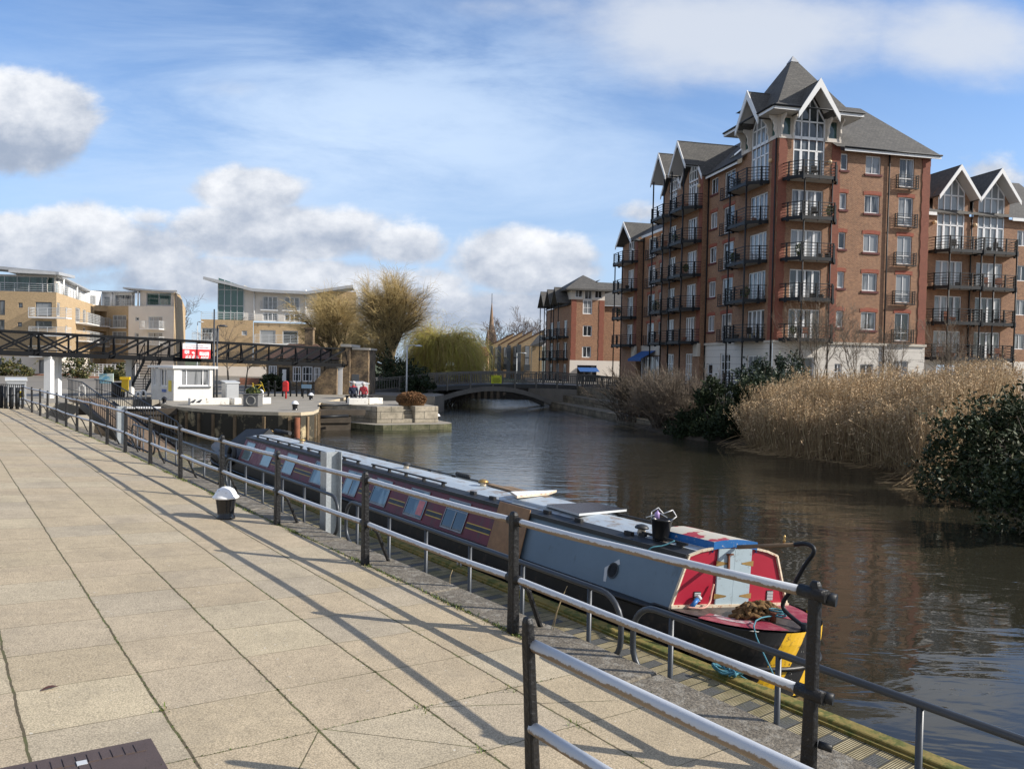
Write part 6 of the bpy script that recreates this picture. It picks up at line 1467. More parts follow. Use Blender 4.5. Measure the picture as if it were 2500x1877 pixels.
# rendered base
mb = MB(); lg = [(5.95, 7.6, 1.0, 3.55), (1.35, 3.4, 1.25, 3.4), (8.85, 9.85, 1.1, 2.75)]
wall(mb, FR, 0, RL, BGZ - .6, 4.3, g_ops, w=.02); wall(mb, FL, -.02, BU0, BGZ - .6, 4.3, lg, w=.02); quadn(mb, [FR.p(RL, BGZ - .6, .02), FR.p(RL, BGZ - .6, -14), FR.p(RL, 4.3, -14), FR.p(RL, 4.3, .02)], FR.u)
mb.build('rendered_base', mk_brick('rendered_blocks', (.66, .62, .56), (.64, .60, .54), (.45, .42, .37), bw=40., bh=.55, ms=.02, var=.08), apt)
for (fc, u, z, w, hu, hn, hz) in ((FR, RL / 2, 4.36, .06, RL / 2 + .06, .07, .09), (FL, BU0 / 2 + .03, 4.36, .06, BU0 / 2 - .04, .07, .09), (FL, BU0 + .35, 3.9, WB + .08, .45, .12, .55), (FL, 24.55, 3.9, ETW + .08, .45, .12, .55), (FL, 21.3, 4.0, .05, 2.9, .06, .5)):
    mb = MB(); mb.obox(fc.p(u, z, w), fc.u * hu, fc.n * hn, ZV * hz); mb.build('stone_course', M['stone_band'], apt)
# windows and doors
for o in r_wide: window(FR, o, apt, nx=2, vs=[.46])
for o in r_small: window(FR, o, apt, nx=1)
for o in r_jul: window(FR, o, apt, nx=2, hs=[.30])
for o in r_door: window(FR, o, apt, vs=[.25, .5, .75], bw=.16, fw=.08, name='balcony_doors')
for o in g_ops: window(FR, o, apt, nx=2, ny=2)
for o in l_A: window(FL, o, apt, vs=[.5])
for o in l_B: window(FL, o, apt, nx=2, hs=[.3])
for o in l_C: window(FL, o, apt, vs=[.25, .5, .75], bw=.16, fw=.08, name='balcony_doors')
for o in lg: window(FL, o, apt, nx=3 if o[1] - o[0] > 1.2 else 1, ny=4 if o[3] > 3 else 2, fw=.09)
for o in b1 + b2: window(FL, o, apt, vs=[.25, .5, .75], bw=.13, fw=.08, w=WB, name='balcony_doors')
for o in ((11.6, 13.0, .9, 3.6), (15.4, 17.0, .9, 3.6)): window(FL, o, apt, nx=3, ny=3, w=WB, fw=.09)
for o in s_ops: window(FL, o, apt, nx=2 if o[1] - o[0] > 1 else 1, hs=[.3] if o[1] - o[0] > 1 else [])
for o in t_ops[:3]: window(FL, o, apt, vs=[.25, .5, .75], bw=.12, w=ETW, name='balcony_doors')
window(FL, t_ops[3], apt, vs=[.33, .66], hs=[.6], bw=.1, w=ETW, name='tall_window')
def gable_glass(fc, u0, u1, zb, zs, zap, w, fz):
    """tall glazed gable: doors, a band of panes, then a pentagon of panes reaching into the gable"""
    uc = (u0 + u1) / 2; f = MB(); g = MB(); o_ = w - .06
    def bar(a, b, t=.09): f.bar(a, b, t, .06, up=fc.n)
    P_ = lambda u, z: fc.p(u, z, o_)
    zroof = lambda u: zap - (zap - zs) * abs(u - uc) / ((u1 - u0) / 2)
    us = [u0 + (u1 - u0) * k / 4 for k in range(5)]
    for u in us[1:4] : bar(P_(u, fz), P_(u, zroof(u) - .04), .09)
    bar(P_(u0 + .04, fz), P_(u0 + .04, zs)); bar(P_(u1 - .04, fz), P_(u1 - .04, zs)); bar(P_(u0, zs), P_(uc, zap)); bar(P_(uc, zap), P_(u1, zs))
    for z in (fz + 2.12, zb, (zb + zs) / 2 + .55): bar(P_(u0, z), P_(u1, z), .10 if z != zb else .2)
    for u in us[1:4:2]: 
        for s_ in (-.07, .07): bar(P_(u + s_, fz), P_(u + s_, fz + 2.1), .06)
    bar(P_(u0, fz + .04), P_(u1, fz + .04)); q_ = f.build('gable_window', M['wframe'], apt2)
    quadn(g, [fc.p(u0, fz, o_ - .03), fc.p(u1, fz, o_ - .03), fc.p(u1, zs, o_ - .03), fc.p(u0, zs, o_ - .03)], fc.n); quadn(g, [fc.p(u0, zs, o_ - .03), fc.p(u1, zs, o_ - .03), fc.p(uc, zap, o_ - .03)], fc.n); g.build('pane', M['glass_sky'], q_)
apt2 = apt
gable_glass(FR, 1.2, 3.68, 18.78, 20.0, 21.9, 0, FLO[4]); gable_glass(FL, 1.2, 3.6, 18.78, 20.0, 21.9, 0, FLO[4])
gable_glass(FL, 11.35, 13.15, 18.3, 18.9, 20.6, WB, FLO[4]); gable_glass(FL, 15.5, 17.1, 18.3, 18.9, 20.5, WB, FLO[4])
# tower top: pale storey with brackets, pyramid roof with four gables
cT = FR.p(TW / 2, 0, -TW / 2); ET = 20.25; HT = TW / 2 + 1.05
def pier(fc, u, z, w, hu, hn, hz, nm):
    q = MB(); q.obox(fc.p(u, z, w), fc.u * hu, fc.n * hn, ZV * hz); q.build(nm, M['render2'], apt)
for fc in (FR, FL):
    for (a, b) in ((.05, .30), (.95, 1.2), (3.68, 3.95), (4.65, 4.93)): pier(fc, (a + b) / 2, (ZT + ET) / 2 + .02, -.06, (b - a) / 2, .07, (ET - ZT) / 2 - .02, 'pale_pier')
    for u, h in ((.62, .60), (4.3, .64)): pier(fc, u, ZT + .13, 0, h, .08, .13, 'stone_sill'); pier(fc, u - .02, ET - .08, -.10, h - .03, .06, .08, 'stone_lintel')
g = MB()
for fc in (FR, FL):
    for (a, b) in ((.30, .95), (3.95, 4.65)): quadn(g, [fc.p(a, ZT + .26, -.10), fc.p(b, ZT + .26, -.10), fc.p(b, ET - .16, -.10), fc.p(a, ET - .16, -.10)], fc.n)
g.build('corner_window', M['glass_gr'], apt)
for fc in (FR, FL):
    for u in (.18, 1.08, 3.82, 4.79):
        pr_ = [(0, ZT + .1), (.10, ZT + .1), (.13, ZT + .40), (.26, ZT + .62), (.22, ZT + .9), (.34, ZT + 1.2), (.58, ET - .22), (.60, ET - .04), (0, ET - .04)]
        bk_m = MB(); bk_m.prism([fc.p(u - .06, z, .02 + w) for w, z in pr_], fc.u * .12); bk_m.build('bracket', M['render2'], apt)
rt = MB(); AP = 25.5
def ring(h, z): return [cT + FR.u * (sx_ * h) + FR.n * (sy_ * h) + ZV * z for sx_, sy_ in ((-1, 1), (1, 1), (1, -1), (-1, -1))]
r0, r1, r2, r3 = ring(HT, ET + .25), ring(HT - .75, ET + .72), ring(HT - 1.35, ET + 1.65), ring(.28, AP - .55)
for (ra, rb, ga, gb) in ((r0, r1, 1.45, .98), (r1, r2, .98, .40), (r2, r3, 0, 0)):
  for k in range(4):
    a, b = ra[k], ra[(k + 1) % 4]; c, d = rb[(k + 1) % 4], rb[k]
    if ga and k in (0, 3):
        m0, m1 = (a + b) / 2, (c + d) / 2; t_ = (b - a).normalized(); nn = m0 - cT; nn.z = 0; nn = nn.normalized() + ZV * .6
        quadn(rt, [a, m0 - t_ * ga, m1 - t_ * gb, d], nn); quadn(rt, [m0 + t_ * ga, b, c, m1 + t_ * gb], nn)
    else: quadn(rt, [a, b, c, d], (a + b) / 2 - cT - ZV * ((a + b) / 2 - cT).z + ZV * .5)
for (fc) in (FR, FL):
    gable_prism(rt, fc, TW / 2 - .05, 1.5, ET - .05, 22.55, -1.6, 1.15, .10)
roof_t = rt.build('tower_roof', M['slate'], apt)
mb = MB(); ap = cT + ZV * AP
for k in range(4): a, b = [q + (q - cT - ZV * (q - cT).z) * .15 for q in (r3[k], r3[(k + 1) % 4])]; mb.face([a, b, ap])
mb.build('lead_cap', M['lead'], roof_t)
fs = MB()
for k in range(4):
    a, b = r0[k] - ZV * .25, r0[(k + 1) % 4] - ZV * .25; mdir = (b - a).normalized(); nn = ((a + b) / 2 - cT); nn.z = 0; nn.normalize(); L_ = (b - a).length
    if k in (0, 3):
        for (s0, s1) in ((0, L_ / 2 - 1.5), (L_ / 2 + 1.5, L_)): fs.prism([a + mdir * s0, a + mdir * s1, a + mdir * s1 + ZV * .26, a + mdir * s0 + ZV * .26], -nn * .08)
    else: fs.prism([a, b, b + ZV * .26, a + ZV * .26], -nn * .08)
for fc in (FR, FL):
    uc = TW / 2 - .05; w = 1.18
    for sg in (-1, 1):
        A = fc.p(uc + sg * 1.62, ET - .12, w); B_ = fc.p(uc, 22.62, w)
        dn = ZV * -.66; fs.prism([A + dn * .62, B_ + dn, B_, A + ZV * .05], -fc.n * .08)
fs.build('fascia', M['wpaint'], roof_t)
sf = MB(); s0 = ring(HT - .06, ET - .02)
for k in range(4):
    a, b = s0[k], s0[(k + 1) % 4]; i_ = ring(TW / 2 - .02, ET - .02); c, d = i_[(k + 1) % 4], i_[k]
    if k in (0, 3):
        m0, m1 = (a + b) / 2, (c + d) / 2; t_ = (b - a).normalized(); quadn(sf, [a, m0 - t_ * 1.38, m1 - t_ * 1.38, d], -ZV); quadn(sf, [m0 + t_ * 1.38, b, c, m1 + t_ * 1.38], -ZV)
    else: quadn(sf, [a, b, c, d], -ZV)
for fc in (FR, FL):
    uc = TW / 2 - .05
    for sg in (-1, 1):
        quadn(sf, [fc.p(uc + sg * 1.42, ET - .08, 1.08), fc.p(uc, 22.25, 1.08), fc.p(uc, 22.25, -.06), fc.p(uc + sg * 1.42, ET - .08, -.06)], ZV * -1 + fc.u * -sg)
sf.build('soffit', M['soffit'], roof_t)
# main roofs
rm = MB(); RZ = 23.2
quadn(rm, [FR.p(TW - .6, ZE + .12, .45), FR.p(RL + .5, ZE + .12, .45), FR.p(10.3, RZ, -5.2), FR.p(1.5, RZ, -5.2)], FR.n + ZV)
quadn(rm, [FR.p(RL + .5, ZE + .12, .45), FR.p(RL + .5, ZE + .12, -12), FR.p(10.3, RZ, -9), FR.p(10.3, RZ, -5.2)], FR.u + ZV)
quadn(rm, [FR.p(10.3, RZ, -5.2), FR.p(10.3, RZ, -9), FR.p(1.5, RZ, -9), FR.p(1.5, RZ, -5.2)], ZV)
LRZ = 22.4
quadn(rm, [FL.p(TW - .6, ZE + .12, .4), FL.p(BU1 + .2, ZE + .12, .4), FL.p(BU1 - 1.5, LRZ, -4.6), FL.p(2, LRZ, -4.6)], FL.n + ZV)
quadn(rm, [FL.p(BU1 + .2, ZE + .12, .4), FL.p(BU1 + .2, ZE + .12, -9), FL.p(BU1 - 1.5, LRZ, -4.6)], FL.u + ZV)
quadn(rm, [FL.p(BU1 - .2, LE + .1, .4), FL.p(28.8, LE + .1, .4), FL.p(26.5, 18.2, -4), FL.p(BU1 - .2, 18.6, -4)], FL.n + ZV); quadn(rm, [FL.p(28.8, LE + .1, .4), FL.p(28.8, LE + .1, -9), FL.p(26.5, 18.2, -4)], FL.u + ZV)
for uc in (12.4, 16.4):
    gable_prism(rm, FL, uc, 2.15, ZE + .2, 21.65, -4.4, .75, .12); gable_prism(rm, FL, uc, 1.62, 19.25, 21.66, .6, 2.0, .12)
gable_prism(rm, FL, 26.2, 2.2, LE - .35, 17.2, -4, ETW + .9, .12)
rmo = rm.build('roof', M['slate'], apt)
FASC = [None]
def fasc(fc, u0, u1, z, w, h=.24): fs = MB(); fs.obox(fc.p((u0 + u1) / 2, z, w), fc.u * ((u1 - u0) / 2), fc.n * .03, ZV * (h / 2)); fs.build('fascia', M['wpaint'], FASC[0])
FASC[0] = rmo
fasc(FR, TW + .02, RL + .5, ZE - .02, .43); fasc(FL, TW + .02, BU0 - .15, ZE - .02, .38); fasc(FL, BU1 + .1, 23.9, LE - .04, .38)
def vee(fc, uc, hw, ze, za, w, t=.32):
    fs = MB()
    for sg in (-1, 1):
        A = fc.p(uc + sg * hw, ze, w); B_ = fc.p(uc, za, w); fs.prism([A - ZV * t, B_ - ZV * (t * 1.25), B_, A], -fc.n * .07)
    fs.build('barge_board', M['wpaint'], FASC[0])
vee(FL, 12.4, 1.66, 19.22, 21.66, 2.04); vee(FL, 16.4, 1.66, 19.22, 21.66, 2.04); vee(FL, 12.4, 2.2, ZE + .15, 21.6, .8); vee(FL, 16.4, 2.2, ZE + .15, 21.6, .8); vee(FL, 26.2, 2.25, LE - .38, 17.2, ETW + .94)
sf = MB()
for uc in (12.4, 16.4):
    for sg in (-1, 1): quadn(sf, [FL.p(uc + sg * 1.55, 19.12, 1.95), FL.p(uc, 21.45, 1.95), FL.p(uc, 21.45, .6), FL.p(uc + sg * 1.55, 19.12, .6)], -ZV)
sf.build('soffit', M['soffit'], rmo)
gt = MB(); gt.tube([FR.p(TW, ZE + .1, .5), FR.p(RL + .55, ZE + .1, .5)], .07, 8); gt.tube([FL.p(TW, ZE + .1, .46), FL.p(BU0 - .15, ZE + .1, .46)], .07, 8); gt.tube([r0[0] + FR.n * .05, r0[1] + FR.n * .05], .07, 8); gt.tube([r0[3] + FL.n * .05, r0[0] + FL.n * .05], .07, 8)
gt.build('gutter', M['black_iron'], rmo)
for (fc, u, z0, z1, w) in ((FR, 8.95, .4, ZE, .09), (FL, .10, .4, ZT, .09), (FL, BU0 - .12, .4, ZE, .09), (FL, 24.05, .4, LE, .09)): dp_ = MB(); dp_.tube([fc.p(u, z0, w), fc.p(u, z1, w)], .055, 6); dp_.build('drainpipe', M['black_iron'], apt)
for (fc, a, b) in ((FL, 7.6, 8.5), (FL, 5.6, 6.5)):
    sk_ = MB(); za_, zb2 = ZE + 1.2, ZE + 2.6; k_ = (LRZ - ZE) / 5.0; wz = lambda z: .4 - (z - ZE - .12) / k_ * 1.0 
    sk_.prism([fc.p(a, za_, wz(za_)), fc.p(b, za_, wz(za_)), fc.p(b, zb2, wz(zb2)), fc.p(a, zb2, wz(zb2))], (fc.n + ZV) * .06); sk_.build('skylight', M['glass_sky'], rmo)
for (fc, u, z, w) in ((FR, 4.05, 17.2, .0), (FL, .75, 17.2, .0), (FL, 10.9, 17.6, WB)):
    gl = MB(); gl.lathe([(.02, -.16), (.13, -.10), (.16, 0), (.13, .10), (.02, .16)], fc.p(u, z, w + .12), 12); gl.build('globe_lamp', mk('globe_cream', (.75, .55, .32), .4), apt)
# balconies
def balcony(fc, uc, hw, z, parent, w=0., dep=1.35, stuff=0, slab='slab', nr=5, left=True, right=True):
    pl = [(uc - hw, 0), (uc - hw + (.12 if left else 0), .55), (uc - hw + (.75 if left else 0), dep), (uc + hw - (.75 if right else 0), dep), (uc + hw - (.12 if right else 0), .55), (uc + hw, 0)]
    P_ = [fc.p(u, z, w + d + .02) for u, d in pl]; mb = MB()
    mb.prism([p - ZV * .10 for p in P_], (0, 0, .09)); o = mb.build('balcony', M[slab], parent)
    r = MB()
    for a, b in zip(P_, P_[1:]):
        r.bar(a - ZV * .04, b - ZV * .04, .10, .24)
    pp = []
    for a, b in zip(P_, P_[1:]):
        n_ = max(1, round((b - a).length / 1.1)); pp += [a.lerp(b, k / n_) for k in range(n_)]
    pp.append(P_[-1])
    for k in range(nr):
        zz = .18 + .86 * k / (nr - 1)
        for a, b in zip(P_, P_[1:]): r.bar(a + ZV * zz, b + ZV * zz, .035 if k < nr - 1 else .06, .035 if k < nr - 1 else .05)
    for p in pp[1:-1]: r.bar(p - ZV * .22, p + ZV * 1.08, .11, .07, up=fc.u)
    for p in P_[1:-1]: r.bar(p - ZV * .26, p + ZV * .12, .2, .12, up=fc.u)
    r.build('railing', M['black_iron'], o)
    if stuff:
        q = MB()
        for k in range(stuff):
            c = fc.p(uc + random.uniform(-hw * .6, hw * .6), z, w + random.uniform(.4, .95)); kk = random.random()
            if kk < .5:
                q.box(c.x - .2, c.x + .2, c.y - .2, c.y + .2, c.z + .4, c.z + .46); q.box(c.x - .2, c.x + .2, c.y + .16, c.y + .2, c.z + .46, c.z + .9)
                for sx_ in (-.17, .17):
                    for sy_ in (-.17, .17): q.box(c.x + sx_ - .02, c.x + sx_ + .02, c.y + sy_ - .02, c.y + sy_ + .02, c.z, c.z + .4)
            else: q.lathe([(.12, 0), (.2, .35), (.2, .4)], c, 10)
        q.build('balcony_furniture', M['wood_dk'] if random.random() < .6 else M['brick_base'], o)
    return o
random.seed(21)
for k, f in enumerate(FLO):
    balcony(FR, 2.42, 2.0, f, apt, stuff=random.randint(1, 3)); balcony(FL, 3.1, 2.1, f, apt, stuff=random.randint(1, 3), right=True)
    balcony(FL, 12.4, 2.0, f, apt, w=WB, stuff=random.randint(1, 3), dep=1.45); balcony(FL, 16.4, 2.0, f, apt, w=WB, stuff=random.randint(0, 2), dep=1.45)
    if k < 4: balcony(FL, 26.2, 2.0, f, apt, w=ETW, stuff=random.randint(0, 2))
bj = balcony(FL, 3.1, 2.0, 1.0, apt, stuff=0)
bals = [o for o in apt.children if o.name.startswith('balcony') and not o.name.startswith('balcony_')]
for (fc, u, k, w) in ((FR, 1.3, 2, 0), (FR, 3.6, 3, 0), (FR, 1.0, 0, 0), (FL, 2.2, 1, 0), (FL, 4.2, 2, 0), (FL, 13.6, 3, WB), (FL, 11.3, 2, WB), (FL, 17.3, 1, WB), (FL, 26.9, 1, ETW)):
    c = fc.p(u, FLO[k] + .62, w + .95); r_ = random.uniform(.22, .36); e_ = min(bals, key=lambda o: (Vector(o.data.vertices[0].co) + apt.location - c).length)
    leafcloud(260, ell((c.x, c.y, c.z), (r_, r_, r_ * 1.3)), .06, 'plant', [M['leaf_mid'], M['leaf_lt']], e_)
cm = MB()
for u in (1.35, 3.5): cm.tube([FR.p(u, .3, 1.28), FR.p(u, FLO[4] - .1, 1.28)], .055, 8)
for u in (1.9, 4.3): cm.tube([FL.p(u, .3, 1.28), FL.p(u, FLO[4] - .1, 1.28)], .06, 8)
for u in (11.2, 13.6, 15.2, 17.6): cm.tube([FL.p(u, .3, WB + 1.38), FL.p(u, 19.3, WB + 1.38)], .065, 8)
for u in (25.2, 27.3): cm.tube([FL.p(u, .3, ETW + 1.28), FL.p(u, FLO[3] - .1, ETW + 1.28)], .06, 8)
cm.build('balcony_columns', M['black_iron'], apt)
def juliet(fc, o, parent, w=0.):
    a, b, c, d = o; r = MB(); P_ = [fc.p(a - .22, c, w), fc.p(a - .22, c, w + .22), fc.p(b + .22, c, w + .22), fc.p(b + .22, c, w)]
    for k in range(6):
        for p, q in zip(P_, P_[1:]): r.bar(p + ZV * (.0 + .18 * k - .1), q + ZV * (.18 * k - .1), .03, .03)
    for p in P_: r.bar(p - ZV * .15, p + ZV * .85, .05, .05, up=fc.u)
    r.bar(P_[1] - ZV * .14, P_[2] - ZV * .14, .2, .05); r.build('juliet_railing', M['black_iron'], parent)
for o in r_jul: juliet(FR, o, apt)
for o in l_B: juliet(FL, o, apt)
for o in s_ops[:4]: juliet(FL, o, apt)
mb = MB(); A = [FL.p(20.4, 4.0, .06), FL.p(23.8, 4.0, .06), FL.p(23.8, 3.15, 1.6), FL.p(20.4, 3.15, 1.6)]
quadn(mb, A, FL.n + ZV); quadn(mb, [A[3], A[2], A[2] - ZV * .22, A[3] - ZV * .22], FL.n); quadn(mb, [p - ZV * .03 for p in A], -ZV); mb.build('awning', M['blue_awn'], apt)
mb = MB(); wall(mb, FL, BU1, 24.2, .3, 3.4, [], w=.03); mb.build('shop_front', M['glass'], apt)
mb = MB()
for k in range(6): mb.bar(FL.p(BU1 + .3 + k * 1.05, .3, .06), FL.p(BU1 + .3 + k * 1.05, 3.4, .06), .12, .08, up=FL.n)
mb.build('shop_posts', M['wframe'], apt)

# ---------------------------------------------------------------- wing with twin gables at the right edge
C2 = PY(2262, 600, 61.); F2 = Fac((C2.x, C2.y), e1, (.22, -.975)); apt2 = emp('gabled_wing', F2.p(5, .4), 'red brick wing with twin white trimmed gables beside the tall tower building', 'apartment building')
FL2 = [3.55, 6.30, 9.05, 11.85]; EZ2 = 14.75; d1_ = (.9, 3.4); d2_ = (4.65, 7.15)
ops2 = [(a, b, f + .02, f + 2.14) for f in FL2[:3] for a, b in (d1_, d2_)] + [(a, b, FL2[3] + .02, EZ2 + .3) for a, b in (d1_, d2_)]; sw = [(8.45, 9.6, f + .85, f + 2.1) for f in FL2]; sl_ = [(-.45, -.1, f + .8, f + 2.0) for f in FL2]
mb = MB(); wall(mb, F2, -.6, 13, 3.4, EZ2, ops2 + sw + sl_)
for (a, b) in (d1_, d2_):
    uc = (a + b) / 2
    for sg in (-1, 1): mb.face([F2.p(uc + sg * 1.7, EZ2, 0), F2.p(uc + sg * 1.22, EZ2, 0), F2.p(uc + sg * 1.22, 16.9, 0), F2.p(uc + sg * 1.7, 16.3, 0)])
mb.build('wall', M['brick'], apt2)
mb = MB(); wall(mb, F2, -.6, 13, -.2, 3.4, [(1.2, 3.1, 1.0, 3.0), (4.9, 6.9, 1.0, 3.0)], w=.03); mb.build('rendered_base', M['render'], apt2)
for o in ops2[:6]: window(F2, o, apt2, vs=[.25, .5, .75], bw=.16, fw=.08, name='balcony_doors')
for o in sw: window(F2, o, apt2, nx=2)
for o in sl_: window(F2, o, apt2, nx=1)
for (a, b) in (d1_, d2_): gable_glass(F2, a, b, EZ2 + .2, 16.55, 18.0, .02, FL2[3])
for (a, b, lf, rg) in (((d1_[0] + d1_[1]) / 2, 2.15, True, False), ((d2_[0] + d2_[1]) / 2, 2.15, False, True)) and (((2.1, 1.9, 1, 0)), ((5.95, 1.9, 0, 1))):
    for f in FL2: balcony(F2, a, b, f, apt2, stuff=random.randint(1, 3), left=bool(lf), right=bool(rg))
rm = MB()
for (a, b) in (d1_, d2_): gable_prism(rm, F2, (a + b) / 2, 1.85, 16.05, 18.5, -6, .9, .12)
quadn(rm, [F2.p(-.8, EZ2 + .1, .35), F2.p(13, EZ2 + .1, .35), F2.p(13, 19.0, -4.5), F2.p(-.8, 19.0, -4.5)], F2.n + ZV); r2o = rm.build('roof', M['slate'], apt2)
FASC[0] = r2o
for (a, b) in (d1_, d2_): vee(F2, (a + b) / 2, 1.9, 16.05, 18.52, .95, .34)
for (x0, x1) in ((-.8, .55), (7.6, 13)): fasc(F2, x0, x1, EZ2 - .03, .34)
sf = MB()
for (a, b) in (d1_, d2_):
    uc = (a + b) / 2
    for sg in (-1, 1): quadn(sf, [F2.p(uc + sg * 1.72, 15.95, .88), F2.p(uc, 18.3, .88), F2.p(uc, 18.3, -.05), F2.p(uc + sg * 1.72, 15.95, -.05)], -ZV)
sf.build('soffit', M['soffit'], r2o)
cm = MB()
for u in (1.0, 3.9, 5.1, 7.2): cm.tube([F2.p(u, 0, 1.28), F2.p(u, FL2[3] - .1, 1.28)], .06, 8)
cm.tube([F2.p(4.03, 3.4, .08), F2.p(4.03, 16.3, .08)], .05, 6); cm.build('balcony_columns', M['black_iron'], apt2)
for u in (.55, 4.3):
    gl = MB(); gl.lathe([(.02, -.15), (.12, -.1), (.15, 0), (.12, .1), (.02, .15)], F2.p(u, 14.1, .12), 12); gl.build('globe_lamp', bpy.data.materials['globe_cream'], apt2)

# ================================================================ red brick tower house beyond the bridge
yT = 98.; A = PY(1391, 870, yT); FT = Fac((A.x, A.y), e1, (.22, -.975)); FTL = Fac((A.x, A.y), e2, (-.975, -.22))
tb = emp('brick_tower_house', FT.p(2, 0), 'red brick waterside block with a square pyramid roofed tower beyond the arched bridge', 'apartment building')
u1 = FT.px(1475, 800)[0]; zt = FT.px(1432, 732)[1]; ze = FT.px(1432, 707)[1]; zap = FT.px(1435, 667)[1]; zb = FT.px(1432, 880)[1]
ops = [FT.rect(1423, 795, 1445, 821), FT.rect(1421, 846, 1443, 873)]; tall = FT.rect(1423, 729, 1446, 767)
mb = MB(); wall(mb, FT, 0, u1, zb, zt, ops + [(tall[0], tall[1], tall[2], zt)]); ur = FT.px(1512, 800)[0]; zr = FT.px(1495, 745)[1]; wall(mb, FT, u1, ur + 3, zb, zr, [], w=-1.5)
LL = 11.5; zl = FTL.px(1380, 748)[1]; fl_t = [f for f in (zb - 2.6 + 2.8 * k for k in range(5)) if f + 2.2 < zl]
l_ops = [(1.4 + 3.4 * k, 3.0 + 3.4 * k, f, f + 2.1) for f in fl_t for k in range(3)]
wall(mb, FTL, 0, LL, GZ, zl, l_ops); mb.build('wall', M['brick'], tb)
mb = MB(); quoin(FT, .05, .75, zb, zt - .2, parent=tb); quoin(FT, u1 - .75, u1 - .05, zb, zt - .2, parent=tb)
for o in ops: window(FT, o, tb, nx=2, fw=.1)
window(FT, (tall[0], tall[1], tall[2], zt + .0), tb, nx=2, hs=[.45], fw=.12)
for o in l_ops: window(FTL, o, tb, nx=2)
mb = MB(); wall(mb, FT, 0, u1, zt, ze, [(u1 * .12, u1 * .34, zt + .25, ze - .1), (u1 * .40, u1 * .62, zt + .05, ze - .1), (u1 * .70, u1 * .92, zt + .25, ze - .1)]); wall(mb, FTL, 0, u1, zt, ze); mb.build('pale_storey', M['render2'], tb); mb = MB(); wall(mb, FT, 0, ur + 2, GZ, zb, [(u1 * .22, u1 * .8, GZ, zb - .6)], w=.05); mb.build('rendered_base', M['render2'], tb)
for o in ((u1 * .12, u1 * .34, zt + .25, ze - .1), (u1 * .40, u1 * .62, zt + .05, ze - .1), (u1 * .70, u1 * .92, zt + .25, ze - .1)): window(FT, o, tb, nx=2, fw=.08)
rm = MB(); cc_ = FT.p(u1 / 2, 0, -u1 / 2); h_ = u1 / 2 + .9
rg = [cc_ + FT.u * sx_ * h_ + FT.n * sy_ * h_ + ZV * ze for sx_, sy_ in ((-1, 1), (1, 1), (1, -1), (-1, -1))]
for k in range(4): quadn(rm, [rg[k], rg[(k + 1) % 4], cc_ + ZV * zap], (rg[k] + rg[(k + 1) % 4]) / 2 - cc_)
rm.prism([q - ZV * .2 for q in rg], (0, 0, .19)); quadn(rm, [FT.p(u1 - .3, zr, -1), FT.p(ur + 4, zr, -1), FT.p(ur + 4, zap - .3, -7), FT.p(u1 - .3, zap - .3, -7)], FT.n + ZV)
quadn(rm, [FTL.p(.5, zl, .4), FTL.p(LL, zl, .4), FTL.p(LL, zl + 3.4, -4), FTL.p(.5, zl + 3.4, -4)], FTL.n + ZV)
for k in range(3): gable_prism(rm, FTL, 2.2 + 3.4 * k, 1.6, zl + .3, zl + 2.4, -4, 1.6, .12)
rm.build('roof', M['slate'], tb)
for f in fl_t:
    for k in range(3): balcony(FTL, 2.2 + 3.4 * k, 1.5, f - .05, tb, nr=4)
mb = MB()
for k in range(3):
    for s_ in (-1.1, 1.1): mb.tube([FTL.p(2.2 + 3.4 * k + s_, GZ, 1.3), FTL.p(2.2 + 3.4 * k + s_, zl + .3, 1.3)], .07, 6)
mb.build('balcony_columns', M['black_iron'], tb)
mb = MB(); quadn(mb, [FT.p(u1 * .22, zb - .9, .1), FT.p(u1 * .8, zb - .9, .1), FT.p(u1 * .8, zb - 1.4, 1.3), FT.p(u1 * .22, zb - 1.4, 1.3)], FT.n + ZV); mb.build('awning', M['blue_awn'], tb)
mb = MB(); quadn(mb, [FT.p(u1 * .22, GZ, -.1), FT.p(u1 * .8, GZ, -.1), FT.p(u1 * .8, zb - .6, -.1), FT.p(u1 * .22, zb - .6, -.1)], FT.n); mb.build('shop_window', M['glass'], tb)

# ================================================================ arched bridge over the river
M['br_grey'] = mk('bridge_grey_timber', (.15, .14, .125), .8, var=.25, scale=2)
M['br_dark'] = mk('bridge_dark_steel', (.05, .05, .048), .6, var=.3, scale=2)
br = emp('arched_bridge', PY(1210, 940, 68), 'low arched footbridge with grey timber railings spanning the river', 'bridge')
q0 = PY(1054, 981, 66.); q1 = PY(1369, 989, 70.); d0 = PY(1020, 946, 65.5); d1 = PY(1462, 944, 72.5)
bd = (d1 - d0); bd.z = 0; bl_ = bd.length; bd.normalize(); bn = Vector((-bd.y, bd.x, 0)); zA, zB, zM = d0.z, d1.z, PY(1210, 936, 68).z
def bx(t, w, h): q = d0 + bd * t; r = t / bl_; z = zA + (zB - zA) * r + (zM - (zA + zB) / 2) * 4 * r * (1 - r); return Vector((q.x + bn.x * w, q.y + bn.y * w, z + h))
bt = [-10 + (bl_ + 14) * k / 30 for k in range(31)]
mb = MB()
for a, b in zip(bt, bt[1:]): mb.prism([bx(a, 0, -.4), bx(b, 0, -.4), bx(b, 3.0, -.4), bx(a, 3.0, -.4)], (0, 0, .36))
mb.build('deck', M['br_dark'], br)
t0 = (q0 - d0).dot(bd); t1 = (q1 - d0).dot(bd); crown = zM - .35
